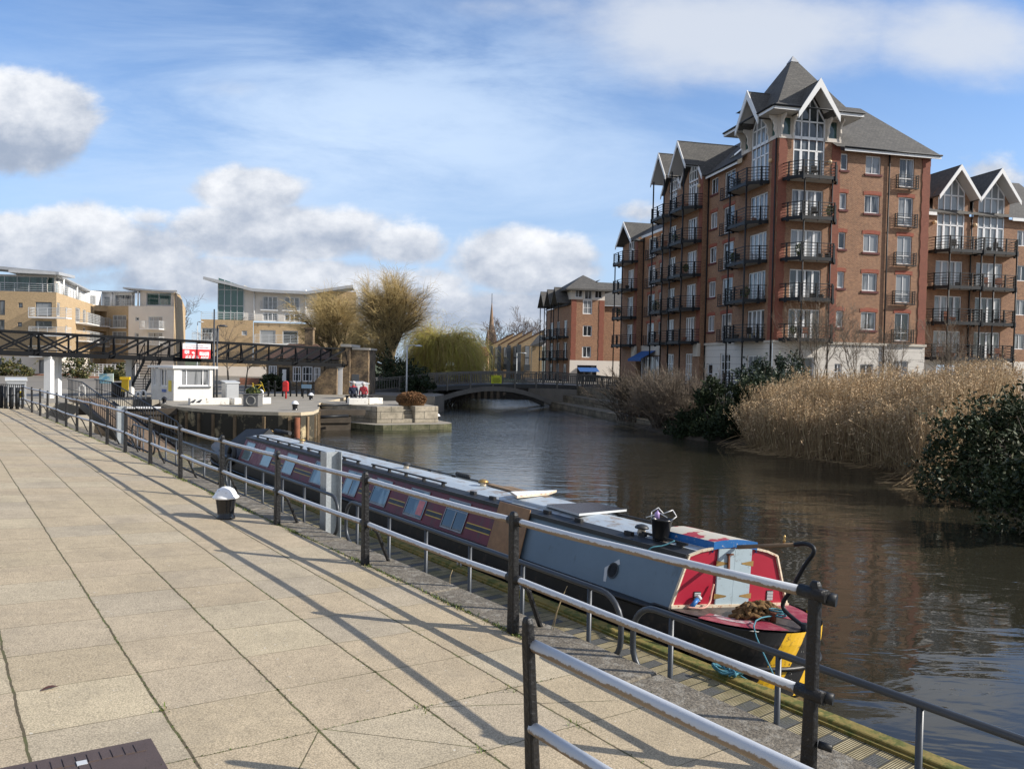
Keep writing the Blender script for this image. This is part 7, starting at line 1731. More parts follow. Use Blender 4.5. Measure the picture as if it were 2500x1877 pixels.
for w in (-.1, 2.6):
    mb = MB(); n_ = 24
    for k in range(n_):
        a, b = k / n_, (k + 1) / n_
        def ap_(r, h): 
            p = bx(t0 + (t1 - t0) * r, w, 0); zs = q0.z + (q1.z - q0.z) * r; p.z = zs + (crown - (q0.z + q1.z) / 2) * 4 * r * (1 - r) + h; return p
        mb.prism([ap_(a, -.32), ap_(b, -.32), ap_(b, .08), ap_(a, .08)], bn * .35)
    mb.build('arch_rib', M['br_grey'], br)
for w in (.02, 2.95):
    mb = MB()
    for a, b in zip(bt, bt[1:]): mb.bar(bx(a, w, 1.02), bx(b, w, 1.02), .14, .08); mb.bar(bx(a, w, .12), bx(b, w, .12), .08, .07); mb.bar(bx(a, w, .88), bx(b, w, .88), .06, .06)
    mb.build('rail', M['br_grey'], br)
    mb = MB(); t = -10.
    while t < bl_ + 4: mb.bar(bx(t, w, .1), bx(t, w, .9), .09, .035, up=bd); t += .21
    mb.build('pickets', M['br_grey'], br)
    t = -10.
    while t < bl_ + 4: mb = MB(); mb.bar(bx(t, w - .05, -.45), bx(t, w - .05, 1.08), .13, .13, up=bd); mb.build('post', M['br_grey'], br); t += 2.1
yq = BSg = None
BFc = Fac(bx(0, -.12, 0)[:2], bd[:2]); a = BFc.rect(1199, 916, 1224, 936); mb = MB(); mb.obox(BFc.p((a[0] + a[1]) / 2, (a[2] + a[3]) / 2, .03), BFc.u * ((a[1] - a[0]) / 2), BFc.n * .03, ZV * ((a[3] - a[2]) / 2)); sg_ = emp('bridge_sign', BFc.p((a[0] + a[1]) / 2, a[2], .03), 'bright yellow green notice fixed to the middle of the arched bridge railing', 'sign')
mb.build('panel', mk('hi_vis_yellow', (.55, .58, .03), .6), sg_)
mb = MB()
for k in range(5):
    z = a[3] - (a[3] - a[2]) * (.38 + .125 * k); w_ = (.36, .40, .38, .41, .25)[k]; um = (a[0] + a[1]) / 2; mb.obox(BFc.p(um, z, .064), BFc.u * ((a[1] - a[0]) * w_), BFc.n * .003, ZV * .022)
um = (a[0] + a[1]) / 2; wa = (a[1] - a[0]); mb.prism([BFc.p(um + wa * .32, a[3] - .12, .062), BFc.p(um + wa * .46, a[3] - .12, .062), BFc.p(um + wa * .39, a[3] - .02, .062)], BFc.n * .004); mb.tube([BFc.p(um - wa * .36 + .055 * math.cos(t), a[3] - .08 + .05 * math.sin(t), .066) for t in [2 * math.pi * j / 10 for j in range(11)]], .012, 5)
mb.build('text_lines', mk('sign_ink', (.08, .09, .02), .6), sg_)
# abutment on the right bank, river walls, steps
M['bank_stone'] = mk_brick('dark_river_wall', (.24, .20, .14), (.18, .15, .11), (.08, .07, .05), bw=.8, bh=.35, ms=.02, var=.35, stain=((.04, .04, .02), .7, 1.0))
w0 = PZ(1372, 1000, WATER); w1 = PZ(1545, 1037, WATER)
RB = [(w1.x + 1.5, w1.y - 6), (w1.x, w1.y), (w0.x + 1.0, w0.y), (w0.x - .2, w0.y + 8), (PY(1300, 975, 84).x, 84.)]
rw = emp('river_wall', Vector((w0.x, w0.y, WATER)), 'stepped dark stone river wall on the right bank beside the arched bridge', 'wall')
mb = MB(); t_ = (w1 - w0).normalized(); n_ = Vector((-t_.y, t_.x, 0)); n_ = n_ if n_.x > 0 else -n_
for k, (off, zt_) in enumerate(((0, -.95), (1.3, -.35), (2.6, .45))): mb.prism([w0 + n_ * off - t_ * 4 + ZV * -.6, w1 + n_ * off + t_ * 4 + ZV * -.6, w1 + n_ * (off + 2) + t_ * 4 + ZV * -.6, w0 + n_ * (off + 2) - t_ * 4 + ZV * -.6], (0, 0, zt_ - WATER + .6))
mb.build('masonry', M['bank_stone'], rw)
mb = MB(); pp = [w0 + n_ * 2.8 - t_ * 3 + ZV * (.45 - WATER), w1 + n_ * 2.8 + t_ * 4 + ZV * (.45 - WATER)]
L_ = (pp[1] - pp[0]).length
for z in (.15, .6, 1.05): mb.bar(pp[0] + ZV * z, pp[1] + ZV * z, .05, .05)
for k in range(int(L_ / .35)): q = pp[0].lerp(pp[1], k * .35 / L_); mb.bar(q, q + ZV * 1.05, .03, .03, up=t_)
mb.build('iron_railing', M['black_iron'], rw)
# ================================================================ land on the right bank (sloping down to the river)
wl = [PZ(u, v, WATER) for u, v in ((2640, 1330), (2400, 1230), (2280, 1190), (2200, 1153), (2100, 1128), (2000, 1121), (1900, 1107), (1830, 1088), (1700, 1076), (1620, 1062), (1545, 1040))]
def bankmesh():
    V = []; Fq = []; rows = [(0, -2.3), (.15, -1.40), (1.5, -.9), (4, -.3), (8, .2), (14, .38), (30, .4)]
    for p in wl:
        dirn = Vector((.75, .66, 0))
        for dd, z in rows: q = p + dirn * dd; V.append((q.x, q.y, z + random.uniform(-.08, .08) * (dd > .5)))
    n_ = len(rows)
    for i in range(len(wl) - 1):
        for j in range(n_ - 1): Fq.append((i * n_ + j, (i + 1) * n_ + j, (i + 1) * n_ + j + 1, i * n_ + j + 1))
    return V, Fq
V, Fq = bankmesh(); o = npmesh('river_bank', V, Fq, mk('bank_earth', (.055, .042, .028), .95, var=.4, scale=1.5), loc=V[0]); tag(o, kind='structure')
land('right_ground', [(w1.x + 3.2, w1.y - 4), (w0.x + 3, w0.y), (w0.x + 2, w0.y + 9), (PY(1290, 975, 88).x, 88.), (PY(1290, 975, 88).x, 300), (200, 300), (200, 20), (40, 30)], .35, M['asphalt'], 2.6)
land('far_ground', [(PY(1120, 960, 89).x, 89.), (PY(1290, 960, 89).x, 89.), (PY(1290, 960, 89).x, 900), (-400, 900), (-400, 161), (-12, 160), (-9, 101)], -.0, M['grass'], 2.4)
mb = MB(); a = PY(1135, 970, 88.6); b = PY(1292, 970, 88.6); k = 0; x = a.x
while x < b.x: mb.box(x, x + .34, 88.5 + .10 * (k % 2), 88.9, -2, -.25); x += .36; k += 1
tag(mb.build('sheet_piling', M['wood_dk']), 'dark piled retaining wall across the far bend of the river under the arch', 'wall')
# ================================================================ yellow brick apartment blocks on the left
def simple_balc(fc, r, parent, dep=1.2, w=0., n=6):
    """white railed balcony; r = (u0,u1,z floor,z top)"""
    a, b, z, zt = r; mb = MB(); P_ = [fc.p(a, z, w + .02), fc.p(a, z, w + dep), fc.p(b, z, w + dep), fc.p(b, z, w + .02)]
    mb.prism(P_, (0, 0, -.16)); o = mb.build('balcony', M['wpaint'], parent); m2 = MB()
    for k in range(n):
        zz = (zt - z) * (k + 1) / n
        for p, q in zip(P_, P_[1:]): m2.bar(p + ZV * zz, q + ZV * zz, .04, .045 if k < n - 1 else .07)
    m_ = max(2, round((b - a) / 1.0))
    for k in range(m_ + 1): q = P_[1].lerp(P_[2], k / m_); m2.bar(q, q + ZV * (zt - z), .05, .05, up=fc.u)
    m2.build('railing', M['alu'], o); return o
def pxr(fc, z1, L, w=0.):
    """list of zoom-1 boxes (x0,y0,x1,y1 in the 2212 px crop of [0,600,700,1125]) -> facade rects"""
    k = 700 / 2212.
    out = []
    for (x0, y0, x1, y1) in L: out.append(fc.rect(x0 * k + z1[0], y0 * k + z1[1], x1 * k + z1[0], y1 * k + z1[1]))
    return out
Z1 = (0, 600); Z2 = (400, 600)
yb = emp('yellow_apartment_block', PY(137, 920, 95), 'long angled yellow brick apartment block with a glazed penthouse and white balconies', 'apartment building')
A0_ = PY(137, 860, 95.); B0_ = PY(227, 860, 116.); G0 = -.4
FA1 = Fac((A0_.x, A0_.y), (-1, -.10)); FA1.n = Vector((FA1.u.y, -FA1.u.x, 0)); FA1.n = FA1.n if FA1.n.y < 0 else -FA1.n
FA2 = Fac((A0_.x, A0_.y), (B0_ - A0_)[:2]); FA2.n = FA2.n if FA2.n.x > 0 else -FA2.n
def mkop(fc, L, src=Z1): return pxr(fc, src, L)
zt1 = FA1.px(100, 713)[1]; L1 = FA1.px(-70, 800)[0]; L2 = FA2.px(227, 800)[0]
zr1 = FA1.px(60, 870)[1]; zbase = FA1.px(60, 912)[1]
w1 = mkop(FA1, [(140, 440, 175, 478), (135, 590, 170, 625), (130, 885, 165, 922), (-5, 420, 38, 535), (-5, 570, 35, 655), (-5, 868, 28, 950), (272, 435, 400, 545), (272, 580, 400, 640), (300, 880, 350, 985)])
w2 = mkop(FA2, [(505, 475, 522, 510), (505, 615, 520, 650), (582, 480, 620, 590), (640, 495, 665, 600), (680, 515, 700, 610), (440, 440, 465, 545), (640, 630, 662, 665)])
mb = MB(); wall(mb, FA1, 0, L1, zr1, zt1, [o for o in w1 if o[2] > zr1]); wall(mb, FA2, 0, L2, zr1, zt1, w2)
B1_ = PY(262, 860, 118.); B2_ = PY(313, 860, 117.); C1_ = PY(424, 860, 112.); D1_ = PY(452, 860, 126.)
FB = Fac((B0_.x, B0_.y), (B1_ - B0_)[:2]); FC_ = Fac((B1_.x, B1_.y), (B2_ - B1_)[:2]); C0_ = PY(313, 860, 113.); FD = Fac((C0_.x, C0_.y), (C1_ - C0_)[:2]); FE = Fac((C1_.x, C1_.y), (D1_ - C1_)[:2]); FE.n = FE.n if FE.n.x > 0 else -FE.n
LB = (B1_ - B0_).length; LC_ = (B2_ - B1_).length; LD = (C1_ - C0_).length; LE_ = (D1_ - C1_).length
zt4 = FC_.px(290, 747)[1]; zt5 = FD.px(370, 747)[1]
wB = [(LB * .08, LB * .95, z, z + 2.1) for z in (7.0, 4.0, 1.0)]; wC = mkop(FC_, [(868, 535, 975, 630), (865, 660, 975, 720), (860, 900, 970, 950)]); wD = mkop(FD, [(1045, 550, 1075, 580), (1145, 545, 1255, 640), (1040, 672, 1072, 705), (1142, 668, 1255, 720), (1050, 900, 1080, 940)])
wall(mb, FB, 0, LB, GZ, zt4, wB, rev=1.6); wall(mb, FC_, 0, LC_, GZ, zt4, wC)
zpk = FE.px(440, 718)[1]
mb.face([FE.p(0, GZ), FE.p(LE_, GZ), FE.p(LE_, FE.px(452, 753)[1]), FE.p(LE_ * .45, zpk), FE.p(0, zpk - .3)][::-1])
mb.build('wall', M['brick_yel'], yb)
mb = MB(); wall(mb, FA1, 0, L1, zbase, zr1, [o for o in w1 if o[2] < zr1]); wall(mb, FA2, 0, L2, zbase, zr1, []); wall(mb, FD, 0, LD, GZ, zt5, wD); quadn(mb, [FD.p(0, GZ), FD.p(0, GZ, -4), FD.p(0, zt5, -4), FD.p(0, zt5)], -FD.u); mb.build('rendered_wall', M['render2'], yb)
mb = MB(); wall(mb, FA1, -1, L1, G0, zbase, [], w=.1); wall(mb, FA2, 0, L2 + 4, G0, zbase, [], w=.1); mb.build('plinth', M['brick_base'], yb)
for o in w1: window(FA1, o, yb, nx=3 if o[1] - o[0] > 3 else 1, ny=1, fw=.12, fm='alu' if o[1] - o[0] > 3 else 'frame_dk')
for o in w2: window(FA2, o, yb, nx=1, fw=.12, fm='alu')
for o in wC: window(FC_, o, yb, nx=3, fw=.12, fm='alu')
for o in wD: window(FD, o, yb, nx=3 if o[1] - o[0] > 2 else 1, fw=.12, fm='alu')
mb = MB(); mb.face([FB.p(0, GZ, -1.6), FB.p(LB, GZ, -1.6), FB.p(LB, zt4, -1.6), FB.p(0, zt4, -1.6)]); mb.build('recess_back', M['brick_yel'], yb)
for r in mkop(FA1, [(268, 485, 488, 553), (272, 630, 485, 690), (272, 775, 485, 850)]): simple_balc(FA1, (r[0] - 1.0, r[1], r[2], r[3]), yb, 1.5)
for r in mkop(FA2, [(582, 530, 715, 603), (582, 665, 715, 735)]): simple_balc(FA2, r, yb, 1.4)
for z in (7.0, 4.0): simple_balc(FB, (.2, LB - .2, z - .1, z + 1.05), yb, .9)
for r in mkop(FC_, [(858, 575, 980, 630), (858, 705, 980, 755)]): simple_balc(FC_, r, yb, .3)
for r in mkop(FD, [(1120, 585, 1268, 640), (1120, 705, 1268, 760)]): simple_balc(FD, r, yb, 1.3)
# penthouse storey, set back, with low curved roofs
def pent(fc, u0, u1, zb, ops, w, zt, mat='render', vs=None, fm='alu', gm='glass_gr', hs=None):
    mb = MB(); wall(mb, fc, u0, u1, zb, zt, ops, w=w); mb.build('penthouse_wall', M[mat], yb)
    for o in ops: window(fc, o, yb, nx=max(1, int((o[1] - o[0]) / 1.4)), hs=hs or [], w=w, fw=.1, bw=.09, fm=fm, gm=gm)
zp1 = FA1.px(60, 669)[1]
pent(FA1, .6, L1, zt1, [(.8, L1 - .2, zt1 + .1, zp1 - .15)], -1.2, zp1, hs=[.55])
pent(FA2, 1.0, L2 * .34, zt1, [(1.2, L2 * .3, zt1 + .1, zp1 - .5)], -1.2, zp1 - .2, hs=[.55])
pent(FA2, L2 * .34, L2 + 1, zt1, [(L2 * .45, L2 * .6, zt1 + .3, zt1 + 1.7), (L2 * .8, L2 * .92, zt1 + .3, zt1 + 1.6)], -1.4, zt1 + 2.2, 'wpaint', gm='glass')
pent(FB, -1.0, LB, zt4, [(LB * .2, LB * .6, zt4 + .1, zt4 + 1.5)], -1.5, zt4 + 2.2, 'wpaint', gm='glass')
pent(FC_, -LB, LC_ * 1.0, zt4, [(-LB * .8, -LB * .35, zt4 + .1, zt4 + 1.5), (LC_ * .05, LC_ * .95, zt4 + .1, zt4 + 1.8)], -1.3, zt4 + 2.3, 'wpaint', gm='glass')
pent(FD, 1.0, LD - .3, zt5, [(2.0, LD - 1.2, zt5 + .15, zt5 + 2.0)], -1.2, zt5 + 2.4, 'render2', gm='glass_gr')
rm = MB(); zr = zp1
rm.prism([FA1.p(-.4, zr, .3), FA1.p(L1, zr + .7, .3), FA1.p(L1, zr + .7, -4), FA1.p(-.4, zr, -4)], (0, 0, .35))
rm.prism([FA2.p(-.3, zr + .0, .3), FA2.p(L2 * .36, zt1 + 2.3, -.8), FA2.p(L2 * .36, zt1 + 2.3, -5), FA2.p(-.3, zr + .0, -5)], (0, 0, .35)); rm.prism([FA2.p(L2 * .36, zt1 + 2.3, -.6), FA2.p(L2 + 2, zt4 + 2.0, -.6), FA2.p(L2 + 2, zt4 + 2.0, -7), FA2.p(L2 * .36, zt1 + 2.3, -7)], (0, 0, .22))
rm.prism([FC_.p(-LB - 1, zt4 + 2.2, -.4), FC_.p(LC_ + .5, zt4 + 2.0, -.4), FC_.p(LC_ + .5, zt4 + 2.3, -5), FC_.p(-LB - 1, zt4 + 2.5, -5)], (0, 0, .22)); rm.prism([FD.p(-1.2, zt5 + 2.5, -.4), FD.p(LD, zt5 + 1.9, -.4), FD.p(LD - .1, zt5 + 2.1, -.4) + FE.u * 6, FD.p(-1.2, zt5 + 2.7, -.4) + FE.u * 6], (0, 0, .22))
rm.build('roof', M['lead'], yb)
mb = MB()
def rl(fc, u0, u1, z, w, h=1.0):
    for k in range(4): mb.bar(fc.p(u0, z + h * (k + 1) / 4, w), fc.p(u1, z + h * (k + 1) / 4, w), .05, .05)
    n_ = max(2, int(abs(u1 - u0) / 1.5))
    for k in range(n_ + 1): u = u0 + (u1 - u0) * k / n_; mb.bar(fc.p(u, z, w), fc.p(u, z + h, w), .05, .05, up=fc.u)
rl(FA1, 0, L1, zt1, -.1); rl(FA2, 0, L2, zt1, -.1); rl(FC_, -LB, LC_, zt4, -.1); mb.build('terrace_railing', M['alu'], yb)
mb = MB()
for fc, us, zb_, ztt in ((FA2, (L2 * .36, L2 * .72), zt1, zt1 + 2.3), (FC_, (0, LC_ * .96), zt4, zt4 + 2.2), (FD, (.9,), zt5, zt5 + 2.4)):
    for u in us: mb.tube([fc.p(u, zb_, -.9), fc.p(u, ztt, -.9)], .12, 8)
mb.build('roof_columns', M['wpaint'], yb)
# butterfly roofed block
yB = 112.; bb = emp('butterfly_roof_block', PY(600, 920, yB), 'cream and yellow brick apartment block with an upswept butterfly roof and green glazed corner', 'apartment building')
q0_, q1_ = PY(490, 870, yB), PY(885, 870, yB + 4); FB1 = Fac(q0_[:2], (q1_ - q0_)[:2]); LBB = (q1_ - q0_).length
def Rr2(L): return pxr(FB1, Z2, L)
zb1 = FB1.px(560, 781)[1]; zlow = FB1.px(600, 895)[1]
uj = FB1.px(618, 800)[0]
o1 = Rr2([(290, 635, 425, 735), (600, 655, 642, 692), (735, 650, 858, 755), (912, 655, 1032, 755), (1130, 665, 1198, 728), (735, 990, 800, 1040), (912, 990, 1000, 1040)])
mb = MB(); wall(mb, FB1, 0, uj, GZ, zb1, [o for o in o1 if o[1] < uj]); wall(mb, FB1, uj, LBB, GZ, zb1 - .25, [o for o in o1 if o[0] > uj], w=-.5); mb.build('wall', M['brick_yel'], bb)
for o in o1: window(FB1, o, bb, nx=3 if o[1] - o[0] > 3 else 1, fw=.12, fm='alu', w=0 if o[1] < uj else -.5)
o2 = Rr2([(755, 385, 872, 490), (925, 392, 1042, 495), (755, 510, 872, 578), (925, 518, 1042, 583)]); gl_ = Rr2([(408, 305, 608, 545)])[0]
u3 = Rr2([(408, 300, 690, 560)])[0]; uL = Rr2([(398, 300, 1500, 560)])[0]
zz0 = FB1.px(520, 684)[1]
SB = -1.0
mb = MB(); wall(mb, FB1, gl_[1], uL[1], zb1, zb1 + 4.4, o2, w=SB)
mb.face([FB1.p(gl_[1], zb1 + 4.4, SB), FB1.p(u3[1], zb1 + 4.4, SB), FB1.p(gl_[1], zb1 + 5.2, SB)]); mb.build('upper_wall', M['render'], bb)
for o in o2: window(FB1, o, bb, vs=[.36, .64], fw=.12, bw=.14, fm='wframe', w=SB)
mb = MB(); zgl = zb1 + 6.4
rzz = lambda u: zb1 + 6.1 + (zb1 + 4.95 - zb1 - 6.1) * (u - gl_[0]) / (gl_[1] - gl_[0])
mb.face([FB1.p(gl_[0], zb1, SB + .05), FB1.p(gl_[1], zb1, SB + .05), FB1.p(gl_[1], rzz(gl_[1]), SB + .05), FB1.p(gl_[0], rzz(gl_[0]), SB + .05)]); mb.build('glazed_corner', M['glass_gr'], bb)
mb = MB()
for k in range(5): u = gl_[0] + (gl_[1] - gl_[0]) * k / 4; mb.bar(FB1.p(u, zb1, SB + .08), FB1.p(u, rzz(u), SB + .08), .09, .06, up=FB1.n)
for h in (1.1, 2.1, 4.4): mb.bar(FB1.p(gl_[0], zb1 + h, SB + .08), FB1.p(gl_[1], zb1 + h, SB + .08), .06, .09)
mb.build('glazing_bars', M['alu'], bb)
uW = Rr2([(1100, 400, 1180, 560)])[0]; mb = MB(); wall(mb, FB1, uW[1], Rr2([(1180, 400, 1480, 560)])[0][1], zb1, zb1 + 4.75, [], w=SB + .1); mb.build('end_wall', M['brick_yel'], bb)
rf = MB(); ptsr = [FB1.px(498, 676), FB1.px(560, 690), FB1.px(618, 705), FB1.px(680, 709), FB1.px(750, 712), FB1.px(800, 705), FB1.px(862, 696)]
for (a, b) in zip(ptsr, ptsr[1:]): rf.prism([FB1.p(a[0], a[1], .6), FB1.p(b[0], b[1], .6), FB1.p(b[0], b[1] + .4, -9), FB1.p(a[0], a[1] + .4, -9)], (0, 0, -.42))
rf.build('roof', M['lead'], bb)
sfm = MB()
for r in Rr2([(740, 428, 875, 490), (908, 432, 1045, 495)]): simple_balc(FB1, r, bb, .3, w=SB)
mb = MB(); rl(FB1, 0, Rr2([(290, 540, 1300, 580)])[0][1], zb1, -.05); mb.build('terrace_railing', M['alu'], bb)
for r in Rr2([(235, 675, 380, 738), (710, 690, 1040, 755)]): simple_balc(FB1, r, bb, 1.4)
mb = MB()
for u in (618, 745): c = FB1.px(u, 740)[0]; mb.tube([FB1.p(c, zb1, SB + .15), FB1.p(c, FB1.px(u, 706)[1], SB + .15)], .1, 8)
mb.build('downpipe', M['wpaint'], bb)
mb = MB(); wall(mb, FB1, -1, LBB, GZ - .2, zlow, [], w=.15); mb.build('rendered_base', M['render2'], bb)
# low brick garden wall in front of the blocks
for (u0, u1, v, lb) in ((180, 320, 931, 'low red brick garden wall below the yellow brick block'), (585, 650, 941, 'low red brick wall left of the lock cottage')):
    a = PY(u0, v, 88 if u0 < 300 else 75); b = PY(u1, v, 90 if u0 < 300 else 76); zt_ = PY(u0, 918 if u0 < 300 else 922, a.y).z; mb = MB(); t = (b - a); t.z = 0; L_ = t.length; t.normalize()
    mb.obox(Vector(((a.x + b.x) / 2, (a.y + b.y) / 2, (GZ + zt_) / 2)), t * L_ / 2, Vector((-t.y, t.x, 0)) * .15, ZV * ((zt_ - GZ) / 2)); tag(mb.build('garden_wall', M['brick_base']), lb, 'wall')
gr_ = emp('garden_railing', PY(260, 910, 92), 'white garden railing in front of the yellow brick block', 'railing'); mb = MB(); a, b = PY(150, 900, 90.), PY(340, 900, 92.)
for k in range(5): mb.bar(Vector((a.x, a.y, .4 + .25 * k)), Vector((b.x, b.y, .4 + .25 * k)), .05, .05)
for k in range(20): q = a.lerp(b, k / 19); mb.bar(Vector((q.x, q.y, -.1)), Vector((q.x, q.y, 1.45)), .05, .05, up=Vector((1, 0, 0)))
mb.build('rails', M['wpaint'], gr_)
# red and green sign boards, cars hint
# ================================================================ terrace, houses and spire beyond the bridge
def Rz3(x, y): return 1000 + x * .31646, 600 + y * .31646
ys = [150, 140, 131, 123, 116]
xs3 = [(630, 770, 800), (693, 770, 870), (765, 765, 945), (843, 760, 1038)]
for k, (xf, yt, xr) in enumerate(xs3):
    Y = ys[k]; u, v = Rz3(xf, yt); a = PY(u, v, Y); u2, v2 = Rz3(xr, 660 + (25, 12, 6, 0)[k]); zr = PY(u2, v2, Y + 1).z; nxt = Rz3((xs3[k + 1][0] if k < 3 else 945), 800)[0]; b = PY(nxt, 880, Y); wdt = b.x - a.x; b2 = PY(u2, v2, Y)
    e = emp('terraced_house', (a.x, Y, 0), ('far left', 'second from left', 'third from left', 'nearest, rightmost')[k] + ' of four tan terraced houses with steep mono pitch roofs beyond the bridge', 'terraced house', 'tan terraced houses')
    zt_ = a.z; mb = MB(); mb.prism([(a.x, Y, -.5), (a.x, Y, zt_), (b2.x, Y, zr), (b2.x, Y, -.5)], (0, .3, 0)); mb.prism([(a.x, Y + .3, -.5), (a.x, Y + .3, zt_), (a.x, Y + 8, zt_), (a.x, Y + 8, -.5)], (b2.x - a.x, 0, 0)); mb.build('wall', M['brick_yel'], e)
    mb = MB(); mb.prism([(a.x - .2, Y - .15, zt_), (b2.x + .1, Y - .15, zr + .15), (b2.x + .1, Y + 8, zr + .15), (a.x - .2, Y + 8, zt_)], (0, 0, .18)); mb.build('roof', M['tile_brown'], e)
    mb = MB(); mb.box(a.x - .3, a.x + .35, Y - 2.2, Y + .02, -.5, zt_ - .1); mb.build('party_wall', M['frame_dk'], e)
    for z in (zt_ * .28, zt_ * .62):
        mb = MB(); mb.box(a.x + wdt * .45, a.x + wdt * .8, Y - .06, Y - .01, z, z + 1.9); o = mb.build('window', M['frame_dk'], e); mb = MB(); mb.box(a.x + wdt * .48, a.x + wdt * .77, Y - .08, Y - .065, z + .1, z + 1.8); mb.build('pane', M['glass'], o)
    mb = MB(); mb.box(a.x + wdt * .4, a.x + wdt * .85, Y - .5, Y - .1, zt_ * .28 - .2, zt_ * .28 + .8); mb.build('balcony', M['frame_dk'], e)
u, v = Rz3(945, 775); Y = 112.; a = PY(u, v, Y); b = PY(Rz3(1022, 800)[0], 860, Y); c = PY(Rz3(1085, 745)[0], Rz3(0, 740)[1], Y); pk = PY(Rz3(1068, 690)[0], Rz3(0, 690)[1], Y + 3); e = emp('end_house', (b.x, Y, 0), 'grey boarded end house with a white trimmed slate gable right of the tan terrace', 'terraced house')
mb = MB(); mb.box(a.x, b.x, Y, Y + 8, -.5, a.z); mb.build('wall', M['brick_yel'], e)
mb = MB(); mb.prism([(b.x, Y + .05, -.5), (b.x, Y + .05, a.z), (c.x, Y + .05, c.z), (c.x + 3, Y + .05, c.z + .5), (c.x + 3, Y + .05, -.5)], (0, 8, 0)); mb.build('boarded_gable', mk_brick('grey_weatherboard', (.33, .38, .38), (.31, .36, .36), (.15, .17, .17), bw=30, bh=.2, ms=.015, var=.1), e)
mb = MB(); quadn(mb, [(a.x - .4, Y - .3, a.z), (b.x + .1, Y - .3, a.z), (c.x, Y - .3, c.z + .3), (pk.x - 1.4, Y + 3, pk.z)], Vector((-.2, -1, 1))); quadn(mb, [(c.x - .6, Y - .2, c.z + .25), (c.x + 4, Y - .2, c.z + .8), (c.x + 4, Y + 6, pk.z), (pk.x - 1.4, Y + 3, pk.z)], Vector((0, -1, 1))); mb.build('roof', M['slate'], e)
mb = MB(); mb.bar((b.x, Y - .32, a.z - .05), (c.x, Y - .32, c.z + .2), .1, .3); mb.build('barge_board', M['wpaint'], e)
# dark tiled house and brown roofs at the river bend
e = emp('brown_roof_house', PY(1160, 880, 165), 'low house with brown tiled roof left of the tan terrace', 'house'); a, b = PY(1150, 870, 165), PY(1182, 870, 165); zt_ = PY(1165, 888, 165).z; zr = PY(1165, 848, 168).z
mb = MB(); mb.box(a.x - 2, b.x, 165, 173, -.5, zt_); mb.build('wall', M['render2'], e); mb = MB(); quadn(mb, [(a.x - 3, 164.5, zt_), (b.x + .5, 164.5, zt_), (b.x - 1, 169, zr), (a.x - 2, 169, zr)], Vector((0, -1, 1))); mb.build('roof', M['tile_brown'], e)
e = emp('red_roof_house', PY(1165, 860, 240), 'row of red tiled roofs below the church spire', 'house'); a, b = PY(1130, 860, 240), PY(1192, 860, 240); zt_ = PY(1165, 868, 240).z; zr = PY(1165, 846, 243).z
mb = MB(); mb.box(a.x, b.x, 240, 250, -.5, zt_); mb.build('wall', M['brick'], e); mb = MB(); quadn(mb, [(a.x - 1, 239.5, zt_), (b.x + 1, 239.5, zt_), (b.x - 1, 245, zr), (a.x + 1, 245, zr)], Vector((0, -1, 1))); mb.build('roof', mk('red_tiles', (.16, .055, .035), .8, var=.3), e)
sp_ = emp('church_spire', PY(1199, 870, 330), 'tall thin brown stone church spire in the distance', 'church spire'); Y = 330.; base = PY(1199, 838, Y); top = PY(1201, 737, Y); hw = PY(1209, 838, Y).x - base.x
mb = MB(); mb.box(base.x - hw, base.x + hw, Y - hw, Y + hw, -.5, base.z); mb.build('tower', mk('brown_stone', (.26, .17, .11), .85, var=.2, scale=.3), sp_)
mb = MB(); mb.lathe([(hw * 1.08, base.z), (hw * .92, base.z + 2.5), (hw * .52, base.z + (top.z - base.z) * .5), (.1, top.z)], (base.x, Y, 0), 8, s=False); mb.build('spire', bpy.data.materials['brown_stone'], sp_)
for sx_, sy_ in ((-1, -1), (1, -1)): mb = MB(); mb.lathe([(.9, base.z - 1), (.9, base.z + 1.5), (.05, base.z + 6)], (base.x + sx_ * hw * .85, Y + sy_ * hw * .85, 0), 6, s=False); mb.build('pinnacle', bpy.data.materials['brown_stone'], sp_)
mb = MB(); mb.tube([(top.x, Y, top.z - .5), (top.x, Y, top.z + 3.5)], .15, 5); mb.build('vane', M['frame_dk'], sp_)
lamp(1261, 862, 915, 95, 'twin armed pale street lamp beyond the arched bridge', arm=.9, mat='alu', z=0)

# ================================================================ vegetation
def tubes_np(P, R, n=3):
    """P (m,k,3) polylines, R (m,k) radii -> vertices, quads"""
    m, k, _ = P.shape; T = np.gradient(P, axis=1); T /= np.linalg.norm(T, axis=2, keepdims=True) + 1e-9
    ref = np.where(np.abs(T[..., 2:3]) > .9, np.array([1., 0, 0]), np.array([0, 0, 1.])); A = np.cross(T, ref); A /= np.linalg.norm(A, axis=2, keepdims=True) + 1e-9; B_ = np.cross(T, A)
    an = 2 * np.pi * np.arange(n) / n
    V = P[:, :, None, :] + (A[:, :, None, :] * np.cos(an)[None, None, :, None] + B_[:, :, None, :] * np.sin(an)[None, None, :, None]) * R[:, :, None, None]
    idx = np.arange(m * k * n).reshape(m, k, n); a = idx[:, :-1, :]; b = np.roll(a, -1, axis=2); d = idx[:, 1:, :]; c = np.roll(d, -1, axis=2)
    return V.reshape(-1, 3), np.stack([a, b, c, d], -1).reshape(-1, 4)
def unit(v): return v / (np.linalg.norm(v, axis=-1, keepdims=True) + 1e-9)
